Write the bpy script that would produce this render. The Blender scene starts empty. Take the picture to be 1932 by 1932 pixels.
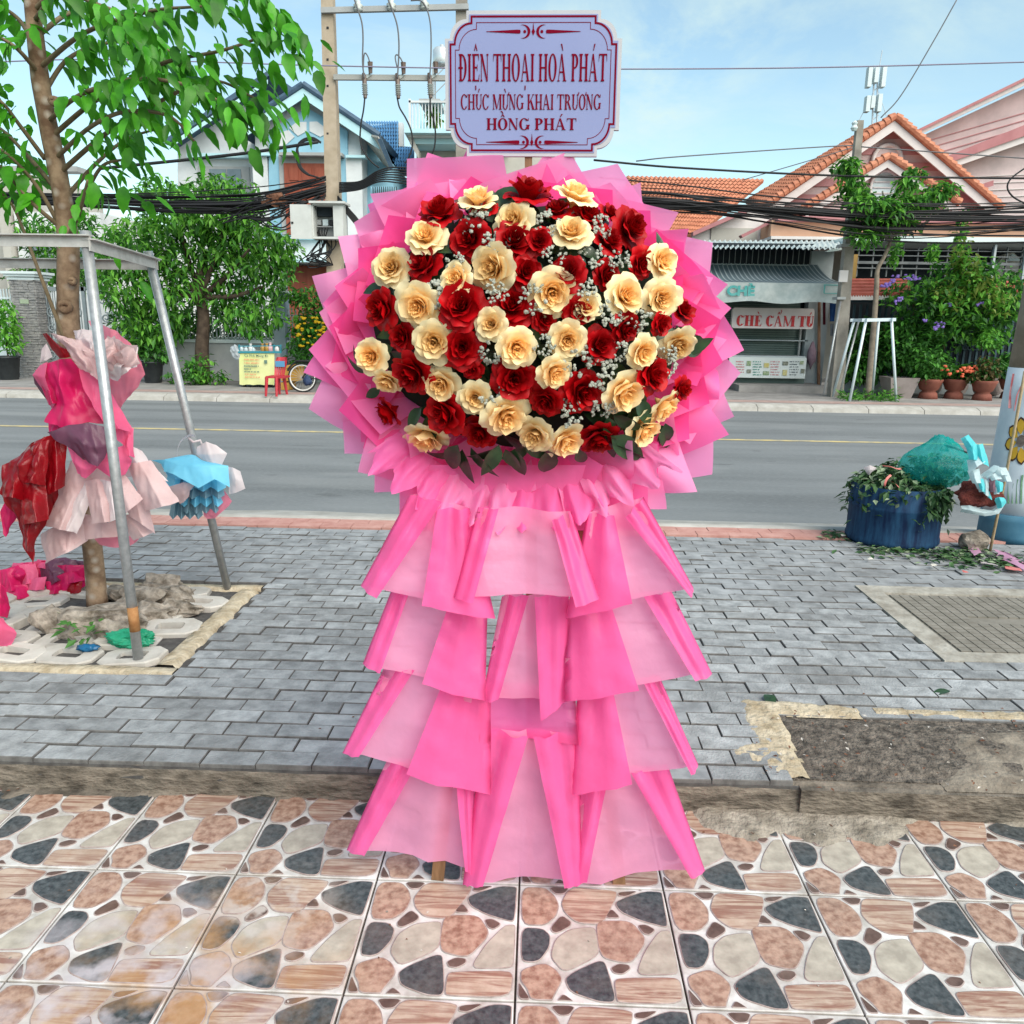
import bpy, math, random
from mathutils import Vector, Matrix, noise
PI = math.pi
R = math.radians
rnd = random.Random(7)
scene = bpy.context.scene
COL = scene.collection

# ------------------------------------------------------------------ camera
FPX, PITCH, ROLL, YAW, EYE = 1526.0, R(13.24), R(0.85), R(1.772), 1.5286
_F = Vector((-math.sin(YAW) * math.cos(PITCH), math.cos(YAW) * math.cos(PITCH), -math.sin(PITCH)))
_r = Vector((math.cos(YAW), math.sin(YAW), 0))
_u = _r.cross(_F)
_R = math.cos(ROLL) * _r + math.sin(ROLL) * _u
_U = -math.sin(ROLL) * _r + math.cos(ROLL) * _u
CAM = Vector((0, 0, EYE))
cd = bpy.data.cameras.new('camera')
cam = bpy.data.objects.new('camera', cd)
COL.objects.link(cam)
cam.matrix_world = Matrix((( _R.x, _U.x, -_F.x, 0), (_R.y, _U.y, -_F.y, 0), (_R.z, _U.z, -_F.z, EYE), (0, 0, 0, 1)))
cd.sensor_fit = 'HORIZONTAL'
cd.sensor_width = 36.0
cd.lens = 36.0 * FPX / 1932.0
cd.clip_start = 0.05
cd.clip_end = 3000
scene.camera = cam

def ray(u, v):
    return _F + _R * ((u - 966) / FPX) - _U * ((v - 966) / FPX)
def P(u, v, Y):
    "world point at street depth Y seen at photo position u, v"
    d = ray(u, v)
    return CAM + d * (Y / d.y)
def G(u, v, z=0.0):
    "world point at height z"
    d = ray(u, v)
    return CAM + d * ((z - EYE) / d.z)

# ------------------------------------------------------------------ sky, sun, exposure
SUN_EL, SUN_AZ = 42.0, 140.0         # azimuth measured from +Y towards +X
w = bpy.data.worlds.new('World')
scene.world = w
w.use_nodes = True
nt = w.node_tree
nt.nodes.clear()
out = nt.nodes.new('ShaderNodeOutputWorld')
bg = nt.nodes.new('ShaderNodeBackground')
bg.inputs['Strength'].default_value = 0.113
sky = nt.nodes.new('ShaderNodeTexSky')
sky.sky_type = 'NISHITA'
sky.sun_disc = False
sky.sun_elevation = R(SUN_EL)
sky.sun_rotation = R(SUN_AZ)
sky.air_density = 1.0
sky.dust_density = 0.6
sky.ozone_density = 1.0
tc = nt.nodes.new('ShaderNodeTexCoord')
sep = nt.nodes.new('ShaderNodeSeparateXYZ')
nt.links.new(tc.outputs['Generated'], sep.inputs[0])
def wmath(op, a, b=None):
    n = nt.nodes.new('ShaderNodeMath'); n.operation = op
    for i, x in enumerate((a, b)):
        if x is None: continue
        if isinstance(x, (int, float)): n.inputs[i].default_value = x
        else: nt.links.new(x, n.inputs[i])
    return n.outputs[0]
zc = wmath('MAXIMUM', wmath('ADD', sep.outputs['Z'], 0.22), 0.03)
px = wmath('DIVIDE', sep.outputs['X'], zc)
py = wmath('DIVIDE', sep.outputs['Y'], zc)
cmb = nt.nodes.new('ShaderNodeCombineXYZ')
nt.links.new(px, cmb.inputs[0]); nt.links.new(py, cmb.inputs[1])
def wnoise(scale, detail, rough, lo, hi, dist=0.0):
    n = nt.nodes.new('ShaderNodeTexNoise')
    n.inputs['Scale'].default_value = scale; n.inputs['Detail'].default_value = detail
    n.inputs['Roughness'].default_value = rough; n.inputs['Distortion'].default_value = dist
    nt.links.new(cmb.outputs[0], n.inputs['Vector'])
    r_ = nt.nodes.new('ShaderNodeMapRange')
    r_.inputs[1].default_value = lo; r_.inputs[2].default_value = hi
    nt.links.new(n.outputs['Fac'], r_.inputs[0])
    return r_.outputs[0]
c_fine = wnoise(2.6, 9, 0.62, 0.42, 0.74, 0.4)
c_big = wnoise(0.75, 3, 0.5, 0.40, 0.66)
cl = wmath('MULTIPLY', c_fine, c_big)
veil = wmath('ADD', wmath('MULTIPLY', cl, 1.45), 0.12)
veil = wmath('MINIMUM', veil, 0.97)
mix = nt.nodes.new('ShaderNodeMixRGB')
nt.links.new(veil, mix.inputs[0])
nt.links.new(sky.outputs[0], mix.inputs[1])
mix.inputs[2].default_value = (3.7, 4.15, 4.3, 1)
tint = nt.nodes.new('ShaderNodeMixRGB'); tint.blend_type = 'MULTIPLY'; tint.inputs[0].default_value = 1.0
tint.inputs[2].default_value = (0.98, 1.07, 0.96, 1)
nt.links.new(mix.outputs[0], tint.inputs[1])
nt.links.new(tint.outputs[0], bg.inputs[0])
nt.links.new(bg.outputs[0], out.inputs[0])

sl = bpy.data.lights.new('sun', 'SUN')
sl.energy = 2.6
sl.angle = R(60)
sl.color = (1.0, 0.93, 0.82)
so = bpy.data.objects.new('sun', sl)
COL.objects.link(so)
_sd = Vector((math.sin(R(SUN_AZ)) * math.cos(R(SUN_EL)), math.cos(R(SUN_AZ)) * math.cos(R(SUN_EL)), math.sin(R(SUN_EL))))
so.rotation_euler = _sd.to_track_quat('Z', 'Y').to_euler()
so.location = _sd * 50
vs = scene.view_settings
vs.view_transform = 'Standard'
vs.look = 'None'
vs.exposure = 0.95
vs.gamma = 1.0
vs.use_curve_mapping = False
scene.cycles.max_bounces = 8
scene.cycles.transparent_max_bounces = 24
scene.cycles.diffuse_bounces = 4
scene.cycles.transmission_bounces = 4
scene.cycles.use_denoising = True
scene.cycles.caustics_reflective = False
scene.cycles.caustics_refractive = False

# ------------------------------------------------------------------ materials
MATS = {}
def M(name, c1, c2=None, scale=6.0, rough=0.7, bump=0.0, bscale=None, rand=0.0, metal=0.0, trans=0.0, spec=0.35,
      detail=6.0, stretch=None, lo=0.35, hi=0.65, extra=None, coat=0.0, alpha=None, local=False):
    "noise mix of two colours, optional relief, per object variation, translucency"
    if name in MATS: return MATS[name]
    m = bpy.data.materials.new(name); m.use_nodes = True
    t = m.node_tree; t.nodes.clear(); N, L = t.nodes, t.links
    o = N.new('ShaderNodeOutputMaterial')
    b = N.new('ShaderNodeBsdfPrincipled')
    b.inputs['Roughness'].default_value = rough
    b.inputs['Metallic'].default_value = metal
    b.inputs['Specular IOR Level'].default_value = spec
    if coat: b.inputs['Coat Weight'].default_value = coat; b.inputs['Coat Roughness'].default_value = 0.1
    if local:
        g = N.new('ShaderNodeTexCoord'); vec = g.outputs['Object']
    else:
        g = N.new('ShaderNodeNewGeometry'); vec = g.outputs['Position']
    if stretch:
        mp = N.new('ShaderNodeMapping'); mp.inputs['Scale'].default_value = stretch
        L.new(vec, mp.inputs[0]); vec = mp.outputs[0]
    col = None
    if c2 is not None:
        n = N.new('ShaderNodeTexNoise'); n.inputs['Scale'].default_value = scale; n.inputs['Detail'].default_value = detail
        n.inputs['Roughness'].default_value = 0.6
        L.new(vec, n.inputs['Vector'])
        mr = N.new('ShaderNodeMapRange'); mr.inputs[1].default_value = lo; mr.inputs[2].default_value = hi
        L.new(n.outputs['Fac'], mr.inputs[0])
        mx = N.new('ShaderNodeMixRGB'); mx.inputs[1].default_value = (*c1, 1); mx.inputs[2].default_value = (*c2, 1)
        L.new(mr.outputs[0], mx.inputs[0]); col = mx.outputs[0]
    else:
        rg = N.new('ShaderNodeRGB'); rg.outputs[0].default_value = (*c1, 1); col = rg.outputs[0]
    if rand:
        oi = N.new('ShaderNodeObjectInfo')
        hs = N.new('ShaderNodeHueSaturation')
        m1 = N.new('ShaderNodeMapRange'); m1.inputs[3].default_value = 1 - rand; m1.inputs[4].default_value = 1 + rand
        L.new(oi.outputs['Random'], m1.inputs[0]); L.new(m1.outputs[0], hs.inputs['Value'])
        L.new(col, hs.inputs['Color']); col = hs.outputs[0]
    if extra: col = extra(t, vec, col)
    L.new(col, b.inputs['Base Color'])
    if bump:
        n2 = N.new('ShaderNodeTexNoise'); n2.inputs['Scale'].default_value = bscale or scale * 3; n2.inputs['Detail'].default_value = 6
        L.new(vec, n2.inputs['Vector'])
        bp = N.new('ShaderNodeBump'); bp.inputs['Strength'].default_value = min(1, bump); bp.inputs['Distance'].default_value = 0.02 * bump
        L.new(n2.outputs['Fac'], bp.inputs['Height']); L.new(bp.outputs[0], b.inputs['Normal'])
    sh = b.outputs[0]
    if trans:
        tr = N.new('ShaderNodeBsdfTranslucent'); L.new(col, tr.inputs[0])
        ms = N.new('ShaderNodeMixShader'); ms.inputs[0].default_value = trans
        L.new(sh, ms.inputs[1]); L.new(tr.outputs[0], ms.inputs[2]); sh = ms.outputs[0]
    if alpha is not None:
        tp = N.new('ShaderNodeBsdfTransparent'); tp.inputs[0].default_value = (*alpha[1], 1)
        ms = N.new('ShaderNodeMixShader'); ms.inputs[0].default_value = alpha[0]
        L.new(sh, ms.inputs[1]); L.new(tp.outputs[0], ms.inputs[2]); sh = ms.outputs[0]
    L.new(sh, o.inputs[0])
    MATS[name] = m
    return m

# ------------------------------------------------------------------ mesh helpers
ORG = {}
class MB:
    def __init__(s): s.v, s.f, s.m = [], [], []
    def add(s, vs, fs, mi=0):
        o = len(s.v); s.v += [Vector(a) for a in vs]
        s.f += [tuple(i + o for i in f) for f in fs]; s.m += [mi] * len(fs)
        return s
    def box(s, a, b, mi=0, mat=None):
        x0, y0, z0 = a; x1, y1, z1 = b
        vs = [Vector(c) for c in ((x0,y0,z0),(x1,y0,z0),(x1,y1,z0),(x0,y1,z0),(x0,y0,z1),(x1,y0,z1),(x1,y1,z1),(x0,y1,z1))]
        if mat: vs = [mat @ c for c in vs]
        return s.add(vs, ((0,3,2,1),(4,5,6,7),(0,1,5,4),(1,2,6,5),(2,3,7,6),(3,0,4,7)), mi)
    def tube(s, pts, rad, n=8, mi=0, caps=True, ref=None):
        pts = [Vector(p) for p in pts]; k = len(pts)
        rads = rad if isinstance(rad, (list, tuple)) else [rad] * k
        rings, prev = [], ref
        for i, p in enumerate(pts):
            d = (pts[min(i + 1, k - 1)] - pts[max(i - 1, 0)])
            if d.length < 1e-9: d = Vector((0, 0, 1))
            d.normalize()
            if prev is None: prev = Vector((1, 0, 0)) if abs(d.x) < 0.8 else Vector((0, 1, 0))
            a = (prev - d * prev.dot(d)).normalized(); b = d.cross(a); prev = a
            rings.append([p + (a * math.cos(2 * PI * j / n) + b * math.sin(2 * PI * j / n)) * rads[i] for j in range(n)])
        vs = [q for r_ in rings for q in r_]
        fs = [(i * n + j, i * n + (j + 1) % n, (i + 1) * n + (j + 1) % n, (i + 1) * n + j) for i in range(k - 1) for j in range(n)]
        if caps: fs += [tuple(range(n - 1, -1, -1)), tuple((k - 1) * n + j for j in range(n))]
        return s.add(vs, fs, mi)
    def bar(s, a, b, w_, h_, mi=0, up=(0, 0, 1)):
        "rectangular bar from a to b"
        a, b = Vector(a), Vector(b); d = (b - a).normalized(); up = Vector(up)
        if abs(d.dot(up)) > 0.98: up = Vector((0, 1, 0))
        x = d.cross(up).normalized() * (w_ / 2); y = x.normalized().cross(d) * (h_ / 2)
        vs = [a - x - y, a + x - y, a + x + y, a - x + y, b - x - y, b + x - y, b + x + y, b - x + y]
        return s.add(vs, ((3,2,1,0),(4,5,6,7),(0,1,5,4),(1,2,6,5),(2,3,7,6),(3,0,4,7)), mi)
    def lathe(s, c, prof, n=20, mi=0, squash=(1, 1)):
        c = Vector(c)
        vs = [c + Vector((r_ * math.cos(2 * PI * j / n) * squash[0], r_ * math.sin(2 * PI * j / n) * squash[1], z)) for r_, z in prof for j in range(n)]
        fs = [(i * n + j, i * n + (j + 1) % n, (i + 1) * n + (j + 1) % n, (i + 1) * n + j) for i in range(len(prof) - 1) for j in range(n)]
        if prof[0][0] > 1e-6: fs.append(tuple(range(n - 1, -1, -1)))
        if prof[-1][0] > 1e-6: fs.append(tuple((len(prof) - 1) * n + j for j in range(n)))
        return s.add(vs, fs, mi)
    def prism(s, poly, vec, mi=0, mi_side=None):
        "polygon (3d points) extruded along vec"
        poly = [Vector(p) for p in poly]; n = len(poly); vec = Vector(vec)
        s.add(poly + [p + vec for p in poly], [tuple(range(n)), tuple(range(2 * n - 1, n - 1, -1))], mi)
        o = len(s.v) - 2 * n
        fs = [(j, j + n, (j + 1) % n + n, (j + 1) % n) for j in range(n)]
        s.f += [tuple(i + o for i in f) for f in fs]; s.m += [mi if mi_side is None else mi_side] * n
        return s
    def grid(s, rows, mi=0):
        h_, w_ = len(rows), len(rows[0])
        return s.add([p for r_ in rows for p in r_], [(i * w_ + j, i * w_ + j + 1, (i + 1) * w_ + j + 1, (i + 1) * w_ + j) for i in range(h_ - 1) for j in range(w_ - 1)], mi)
    def ico(s, c, r_, mi=0, sq=(1, 1, 1), jit=0.0, sub=0, rg=None):
        t = (1 + 5 ** .5) / 2
        vs = [Vector(a).normalized() for a in ((-1,t,0),(1,t,0),(-1,-t,0),(1,-t,0),(0,-1,t),(0,1,t),(0,-1,-t),(0,1,-t),(t,0,-1),(t,0,1),(-t,0,-1),(-t,0,1))]
        fs = [(0,11,5),(0,5,1),(0,1,7),(0,7,10),(0,10,11),(1,5,9),(5,11,4),(11,10,2),(10,7,6),(7,1,8),(3,9,4),(3,4,2),(3,2,6),(3,6,8),(3,8,9),(4,9,5),(2,4,11),(6,2,10),(8,6,7),(9,8,1)]
        for _ in range(sub):
            nf, cache = [], {}
            def mid(a, b):
                k = (min(a, b), max(a, b))
                if k not in cache:
                    vs.append(((vs[a] + vs[b]) / 2).normalized()); cache[k] = len(vs) - 1
                return cache[k]
            for a, b, c_ in fs:
                ab, bc, ca = mid(a, b), mid(b, c_), mid(c_, a)
                nf += [(a, ab, ca), (b, bc, ab), (c_, ca, bc), (ab, bc, ca)]
            fs = nf
        rg = rg or rnd
        ws = [Vector((a.x * sq[0], a.y * sq[1], a.z * sq[2])) * r_ * (1 + rg.uniform(-jit, jit)) + Vector(c) for a in vs]
        return s.add(ws, fs, mi)
    def mesh(s, name, mats, org=Vector((0, 0, 0)), smooth=False):
        me = bpy.data.meshes.new(name)
        me.from_pydata([tuple(a - org) for a in s.v], [], s.f)
        for m in (mats if isinstance(mats, (list, tuple)) else [mats]): me.materials.append(m)
        me.polygons.foreach_set('material_index', s.m)
        if smooth: me.polygons.foreach_set('use_smooth', [True] * len(s.f))
        me.update()
        return me
    def build(s, name, mats, parent=None, smooth=False, label=None, cat=None, group=None, kind=None, org=None):
        if parent is not None: org = ORG[parent.name]
        elif org is None:
            zs = min(a.z for a in s.v); n = len(s.v)
            org = Vector((sum(a.x for a in s.v) / n, sum(a.y for a in s.v) / n, zs))
        me = s.mesh(name, mats, org, smooth)
        o = bpy.data.objects.new(name, me)
        COL.objects.link(o)
        if parent is not None: o.parent = parent
        else: o.location = org
        ORG[o.name] = org
        tag(o, label, cat, group, kind)
        return o

def tag(o, label=None, cat=None, group=None, kind=None):
    if label: o['label'] = label
    if cat: o['category'] = cat
    if group: o['group'] = group
    if kind: o['kind'] = kind
    return o
def thing(name, loc, label, cat, group=None):
    o = bpy.data.objects.new(name, None); COL.objects.link(o)
    o.location = loc; o.empty_display_size = 0.1
    ORG[o.name] = Vector(loc)
    return tag(o, label, cat, group)
def place(name, me, parent, mat4):
    "object sharing a mesh, at a world matrix, under a parent that has no rotation"
    o = bpy.data.objects.new(name, me); COL.objects.link(o)
    w4 = mat4.copy()
    if parent is not None:
        o.parent = parent; mat4 = Matrix.Translation(-ORG[parent.name]) @ mat4
    ORG[o.name] = w4.translation.copy()
    o.matrix_local = mat4
    return o
def frame(zdir, ydir=(0, 0, 1)):
    "rotation whose local z points along zdir"
    z = Vector(zdir).normalized(); y = Vector(ydir)
    if abs(z.dot(y.normalized())) > 0.97: y = Vector((0, 1, 0)) if abs(z.y) < .9 else Vector((1, 0, 0))
    x = y.cross(z).normalized(); y = z.cross(x)
    return Matrix(((x.x, y.x, z.x), (x.y, y.y, z.y), (x.z, y.z, z.z))).to_4x4()
def cr(p0, p1, p2, p3, t):
    return 0.5 * ((2 * p1) + (p2 - p0) * t + (2 * p0 - 5 * p1 + 4 * p2 - p3) * t * t + (3 * p1 - p0 - 3 * p2 + p3) * t * t * t)
def spline(pts, k, lin=False):
    pts = [Vector(p) for p in pts]
    if len(pts) == 2 or lin:
        o = []
        for i in range(len(pts) - 1):
            o += [pts[i].lerp(pts[i + 1], j / k) for j in range(k)]
        return o + [pts[-1]]
    q = [2 * pts[0] - pts[1]] + pts + [2 * pts[-1] - pts[-2]]
    o = []
    for i in range(len(pts) - 1):
        o += [cr(q[i], q[i + 1], q[i + 2], q[i + 3], j / k) for j in range(k)]
    return o + [pts[-1]]
def sheet_rows(ctrl, k=4, crumple=0.0, cs=12.0, seed=0, sharp=True):
    "paper: a control grid (rows of points) made finer, with crumpling"
    rows = [spline(r_, k, sharp) for r_ in ctrl]
    cols = [spline(c_, k, sharp) for c_ in zip(*rows)]
    rows = [list(r_) for r_ in zip(*cols)]
    if crumple:
        sv = Vector((seed * 3.1, seed * 1.7, seed * 0.9))
        for r_ in rows:
            for i, p in enumerate(r_):
                p_, p = p, Vector((p.x, p.y, p.z * .38))
                a = noise.noise(p * cs * .7 + sv); b = 1 - 2.6 * abs(noise.noise(p * cs * 1.4 + sv * 2)) + .8 * (1 - 2.6 * abs(noise.noise(p * cs * 3.1 + sv)))
                n2 = noise.noise_vector(p * cs * 1.3 + sv)
                r_[i] = p_ + Vector((n2.x * .45, a + 0.55 * b, n2.z * .45)) * crumple
    return rows
# ================================================================== the ground
ZS = 0.11                      # both sidewalks
TX0, TY0, TS = -1.2245, 1.9597, 0.40
EDGE = 2.345                   # riser between terrace and sidewalk

def stain(t, vec, col):
    "ochre and milky spill marks on the left of the terrace"
    N, L = t.nodes, t.links
    def spot(c, r_, ns, lo, hi, colour, strength, prev):
        d = N.new('ShaderNodeVectorMath'); d.operation = 'DISTANCE'; d.inputs[1].default_value = c
        L.new(vec, d.inputs[0])
        m1 = N.new('ShaderNodeMapRange'); m1.inputs[1].default_value = r_; m1.inputs[2].default_value = r_ * 0.25
        L.new(d.outputs['Value'], m1.inputs[0])
        n = N.new('ShaderNodeTexNoise'); n.inputs['Scale'].default_value = ns; n.inputs['Detail'].default_value = 5
        L.new(vec, n.inputs['Vector'])
        m2 = N.new('ShaderNodeMapRange'); m2.inputs[1].default_value = lo; m2.inputs[2].default_value = hi
        L.new(n.outputs['Fac'], m2.inputs[0])
        mu = N.new('ShaderNodeMath'); mu.operation = 'MULTIPLY'; L.new(m1.outputs[0], mu.inputs[0]); L.new(m2.outputs[0], mu.inputs[1])
        mv = N.new('ShaderNodeMath'); mv.operation = 'MULTIPLY'; mv.inputs[1].default_value = strength; L.new(mu.outputs[0], mv.inputs[0])
        mx = N.new('ShaderNodeMixRGB'); mx.inputs[2].default_value = (*colour, 1)
        L.new(mv.outputs[0], mx.inputs[0]); L.new(prev, mx.inputs[1])
        return mx.outputs[0]
    c = spot((-0.78, 1.60, 0), 0.42, 7, .44, .58, (.42, .23, .10), .75, col)
    c = spot((-0.95, 1.50, 0), 0.50, 9, .47, .62, (.52, .47, .50), .8, c)
    c = spot((-0.70, 1.84, 0), 0.22, 14, .5, .6, (.55, .50, .47), .7, c)
    # general grime
    n = N.new('ShaderNodeTexNoise'); n.inputs['Scale'].default_value = 3.2; n.inputs['Detail'].default_value = 8; n.inputs['Roughness'].default_value = .7
    L.new(vec, n.inputs['Vector'])
    m2 = N.new('ShaderNodeMapRange'); m2.inputs[1].default_value = .48; m2.inputs[2].default_value = .75; m2.inputs[4].default_value = .45
    L.new(n.outputs['Fac'], m2.inputs[0])
    mx = N.new('ShaderNodeMixRGB'); mx.inputs[2].default_value = (.22, .17, .14, 1)
    L.new(m2.outputs[0], mx.inputs[0]); L.new(c, mx.inputs[1])
    return mx.outputs[0]
def flecks(t, vec, col):
    "thin white veins in the slate print"
    N, L = t.nodes, t.links
    n = N.new('ShaderNodeTexNoise'); n.inputs['Scale'].default_value = 26; n.inputs['Detail'].default_value = 7; n.inputs['Roughness'].default_value = .75; n.inputs['Distortion'].default_value = 1.2
    L.new(vec, n.inputs['Vector'])
    m2 = N.new('ShaderNodeMapRange'); m2.inputs[1].default_value = .66; m2.inputs[2].default_value = .72; m2.inputs[4].default_value = .75; L.new(n.outputs['Fac'], m2.inputs[0])
    mx = N.new('ShaderNodeMixRGB'); mx.inputs[2].default_value = (.42, .43, .43, 1); L.new(m2.outputs[0], mx.inputs[0]); L.new(col, mx.inputs[1])
    return stain(t, vec, mx.outputs[0])
def strata(c_a, c_b):
    def f(t, vec, col):
        N, L = t.nodes, t.links
        mp = N.new('ShaderNodeMapping'); mp.inputs['Rotation'].default_value = (0, 0, .12); L.new(vec, mp.inputs[0])
        mp.inputs['Scale'].default_value = (4, 46, 1)
        wv = N.new('ShaderNodeTexNoise'); wv.inputs['Scale'].default_value = 1.0; wv.inputs['Detail'].default_value = 5; wv.inputs['Roughness'].default_value = .6; wv.inputs['Distortion'].default_value = 1.6
        L.new(mp.outputs[0], wv.inputs['Vector'])
        wr_ = N.new('ShaderNodeMapRange'); wr_.inputs[1].default_value = .42; wr_.inputs[2].default_value = .60; L.new(wv.outputs['Fac'], wr_.inputs[0])
        mx = N.new('ShaderNodeMixRGB'); mx.inputs[2].default_value = (*c_b, 1)
        mm = N.new('ShaderNodeMath'); mm.operation = 'MULTIPLY'; mm.inputs[1].default_value = .8; L.new(wr_.outputs[0], mm.inputs[0])
        L.new(mm.outputs[0], mx.inputs[0]); L.new(col, mx.inputs[1])
        return stain(t, vec, mx.outputs[0])
    return f
m_grout = M('tile_white_glaze', (.72, .70, .68), (.42, .385, .35), 13, .28, bump=.05, bscale=120, extra=stain, spec=.5)
m_pink = M('stone_pink', (.24, .125, .085), (.46, .30, .225), 42, .3, bump=.25, bscale=60, extra=stain, spec=.45, detail=10, lo=.36, hi=.60)
m_band = M('stone_banded', (.43, .30, .225), (.54, .42, .335), 20, .3, bump=.1, bscale=50, extra=strata((0, 0, 0), (.22, .09, .062)), spec=.3)
m_cream = M('stone_cream', (.50, .45, .375), (.33, .29, .24), 22, .3, bump=.12, bscale=50, extra=stain, spec=.3, detail=10)
m_slate = M('stone_slate', (.032, .038, .041), (.095, .105, .11), 60, .3, bump=.3, bscale=70, extra=flecks, spec=.3, detail=10)
m_brown = M('stone_brown', (.085, .05, .04), (.15, .095, .078), 30, .42, bump=.1, bscale=60, extra=stain, spec=.3)
m_rim = M('stone_rim', (.26, .19, .175), (.40, .32, .30), 40, .5, spec=.3)
m_joint = M('dirty_joint', (.05, .042, .036), (.12, .10, .085), 40, .9)

def c4(x, y): return G((720 + x / 2.477) * .8944, (1700 + y / 2.477) * .8944)
STONES = [
 (0, (945,430),(1060,430),(1110,470),(1135,520),(1120,580),(1060,625),(945,620)),
 (4, (1085,428),(1190,430),(1165,460),(1120,462)),
 (1, (1185,447),(1220,428),(1435,447),(1435,480),(1375,600),(1340,620),(1230,610),(1170,560),(1150,510)),
 (4, (1450,455),(1550,447),(1490,475),(1450,472)),
 (3, (1430,510),(1480,485),(1590,450),(1680,455),(1693,480),(1703,625),(1690,635),(1560,600),(1460,555)),
 (4, (1380,585),(1410,540),(1458,588)),
 (4, (1095,640),(1150,575),(1200,610),(1195,630),(1130,665),(1105,660)),
 (0, (1335,630),(1350,605),(1510,605),(1585,690),(1580,730),(1520,815),(1470,820),(1370,795),(1345,740)),
 (4, (1550,628),(1590,625),(1640,650),(1610,675),(1580,668)),
 (3, (944,640),(1050,645),(1090,680),(1085,740),(1040,805),(1000,818),(942,810)),
 (2, (1120,700),(1190,650),(1320,635),(1335,690),(1345,780),(1190,860),(1150,855),(1095,790)),
 (2, (1590,760),(1660,660),(1720,655),(1735,700),(1760,850),(1750,880),(1570,885),(1548,860)),
 (0, (942,860),(1060,825),(1120,860),(1155,910),(1105,1000),(1100,1027),(990,1018),(975,960),(940,915)),
 (4, (922,925),(950,960),(985,1016),(927,1013)),
 (3, (1170,910),(1210,875),(1340,815),(1375,820),(1395,880),(1430,1000),(1420,1028),(1350,1028),(1200,975)),
 (4, (1410,850),(1450,830),(1500,835),(1508,855),(1470,880),(1425,875)),
 (1, (1430,920),(1450,905),(1740,900),(1780,925),(1783,1036),(1450,1032),(1440,1000)),
 (4, (1135,1018),(1160,988),(1205,1022),(1200,1032),(1140,1028)),
]
def round_poly(pts, k=2):
    "Chaikin corner cutting"
    for _ in range(k):
        o = []
        for i in range(len(pts)):
            a, b = pts[i], pts[(i + 1) % len(pts)]
            o += [a * .82 + b * .18, a * .18 + b * .82]
        pts = o
    return pts
stone_meshes, relief = [], MB()
cell = Vector((TX0 + 3 * TS, TY0 - TS, 0))
for k_, *poly in STONES:
    pts = [c4(*p) - cell for p in poly]
    pts = [Vector((min(max(p.x, .008), TS - .008), min(max(p.y, .008), TS - .008), 0)) for p in pts]
    pts = round_poly(pts, 2)
    c0 = sum(pts, Vector()) / len(pts)
    pts = [c0 + (p - c0) * (1 + .0025 / max(.01, (p - c0).length)) for p in pts]
    c = sum(pts, Vector()) / len(pts)
    if (pts[1] - pts[0]).cross(pts[2] - pts[1]).z < 0 or sum((a - c).cross(b - c).z for a, b in zip(pts, pts[1:])) < 0: pts.reverse()
    n = len(pts)
    b = MB()
    lo_ = [p + Vector((0, 0, .0002)) for p in pts]
    mid_ = [p + Vector((0, 0, .0014)) for p in pts]
    top_ = [c + (p - c) * (1 - .0026 / max(.014, (p - c).length)) + Vector((0, 0, .0022)) for p in pts]
    fs = [(i, (i + 1) % n, n + (i + 1) % n, n + i) for i in range(n)] + [(n + i, n + (i + 1) % n, 2 * n + (i + 1) % n, 2 * n + i) for i in range(n)]
    b.add(lo_ + mid_ + top_, fs, 1); b.f.append(tuple(range(2 * n, 3 * n))); b.m.append(0)
    mm = [m_pink, m_band, m_cream, m_slate, m_brown][k_]
    me = b.mesh('printed_stone', [mm, m_rim])
    stone_meshes.append(me)
    relief.add(b.v, b.f, k_); relief.m[-len(b.f):] = [5 if q_ else k_ for q_ in b.m]
relief_me = relief.mesh('stone_relief', [m_pink, m_band, m_cream, m_slate, m_brown, m_rim])
g = .0028
tile_b = MB()
a0, a1, h0 = g, TS - g, -.012
tile_b.add([(a0, a0, h0), (a1, a0, h0), (a1, a1, h0), (a0, a1, h0), (a0, a0, -.001), (a1, a0, -.001), (a1, a1, -.001), (a0, a1, -.001),
            (a0 + .002, a0 + .002, 0), (a1 - .002, a0 + .002, 0), (a1 - .002, a1 - .002, 0), (a0 + .002, a1 - .002, 0)],
           [(0,1,5,4),(1,2,6,5),(2,3,7,6),(3,0,4,7),(4,5,9,8),(5,6,10,9),(6,7,11,10),(7,4,8,11),(8,9,10,11)])
tile_me = tile_b.mesh('tile', m_grout)
terrace = MB().box((-9, -6, -.4), (9, EDGE - .012, -.011)).build('terrace', m_joint, kind='structure', org=Vector((0, 0, 0)))
count = 0
for j in range(0, -6, -1):
    for i in range(-5, 12):
        x, y = TX0 + i * TS, TY0 + (j) * TS
        t_ = place('tile', tile_me, terrace, Matrix.Translation((x, y, rnd.uniform(-.0008, .0008))))
        vis = -3 < j <= 0 and abs(x + .2) < 1.0 + .45 * (y - 1.2)
        if vis and count < 15 and -.95 < x + .2 < 1.0 and j > -3:
            for me in stone_meshes: place('printed_stone', me, t_, Matrix.Translation((x, y, 0)))
            count += 1
        else:
            tag(place('stone_relief', relief_me, t_, Matrix.Translation((x, y, 0))), kind='stuff')
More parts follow.
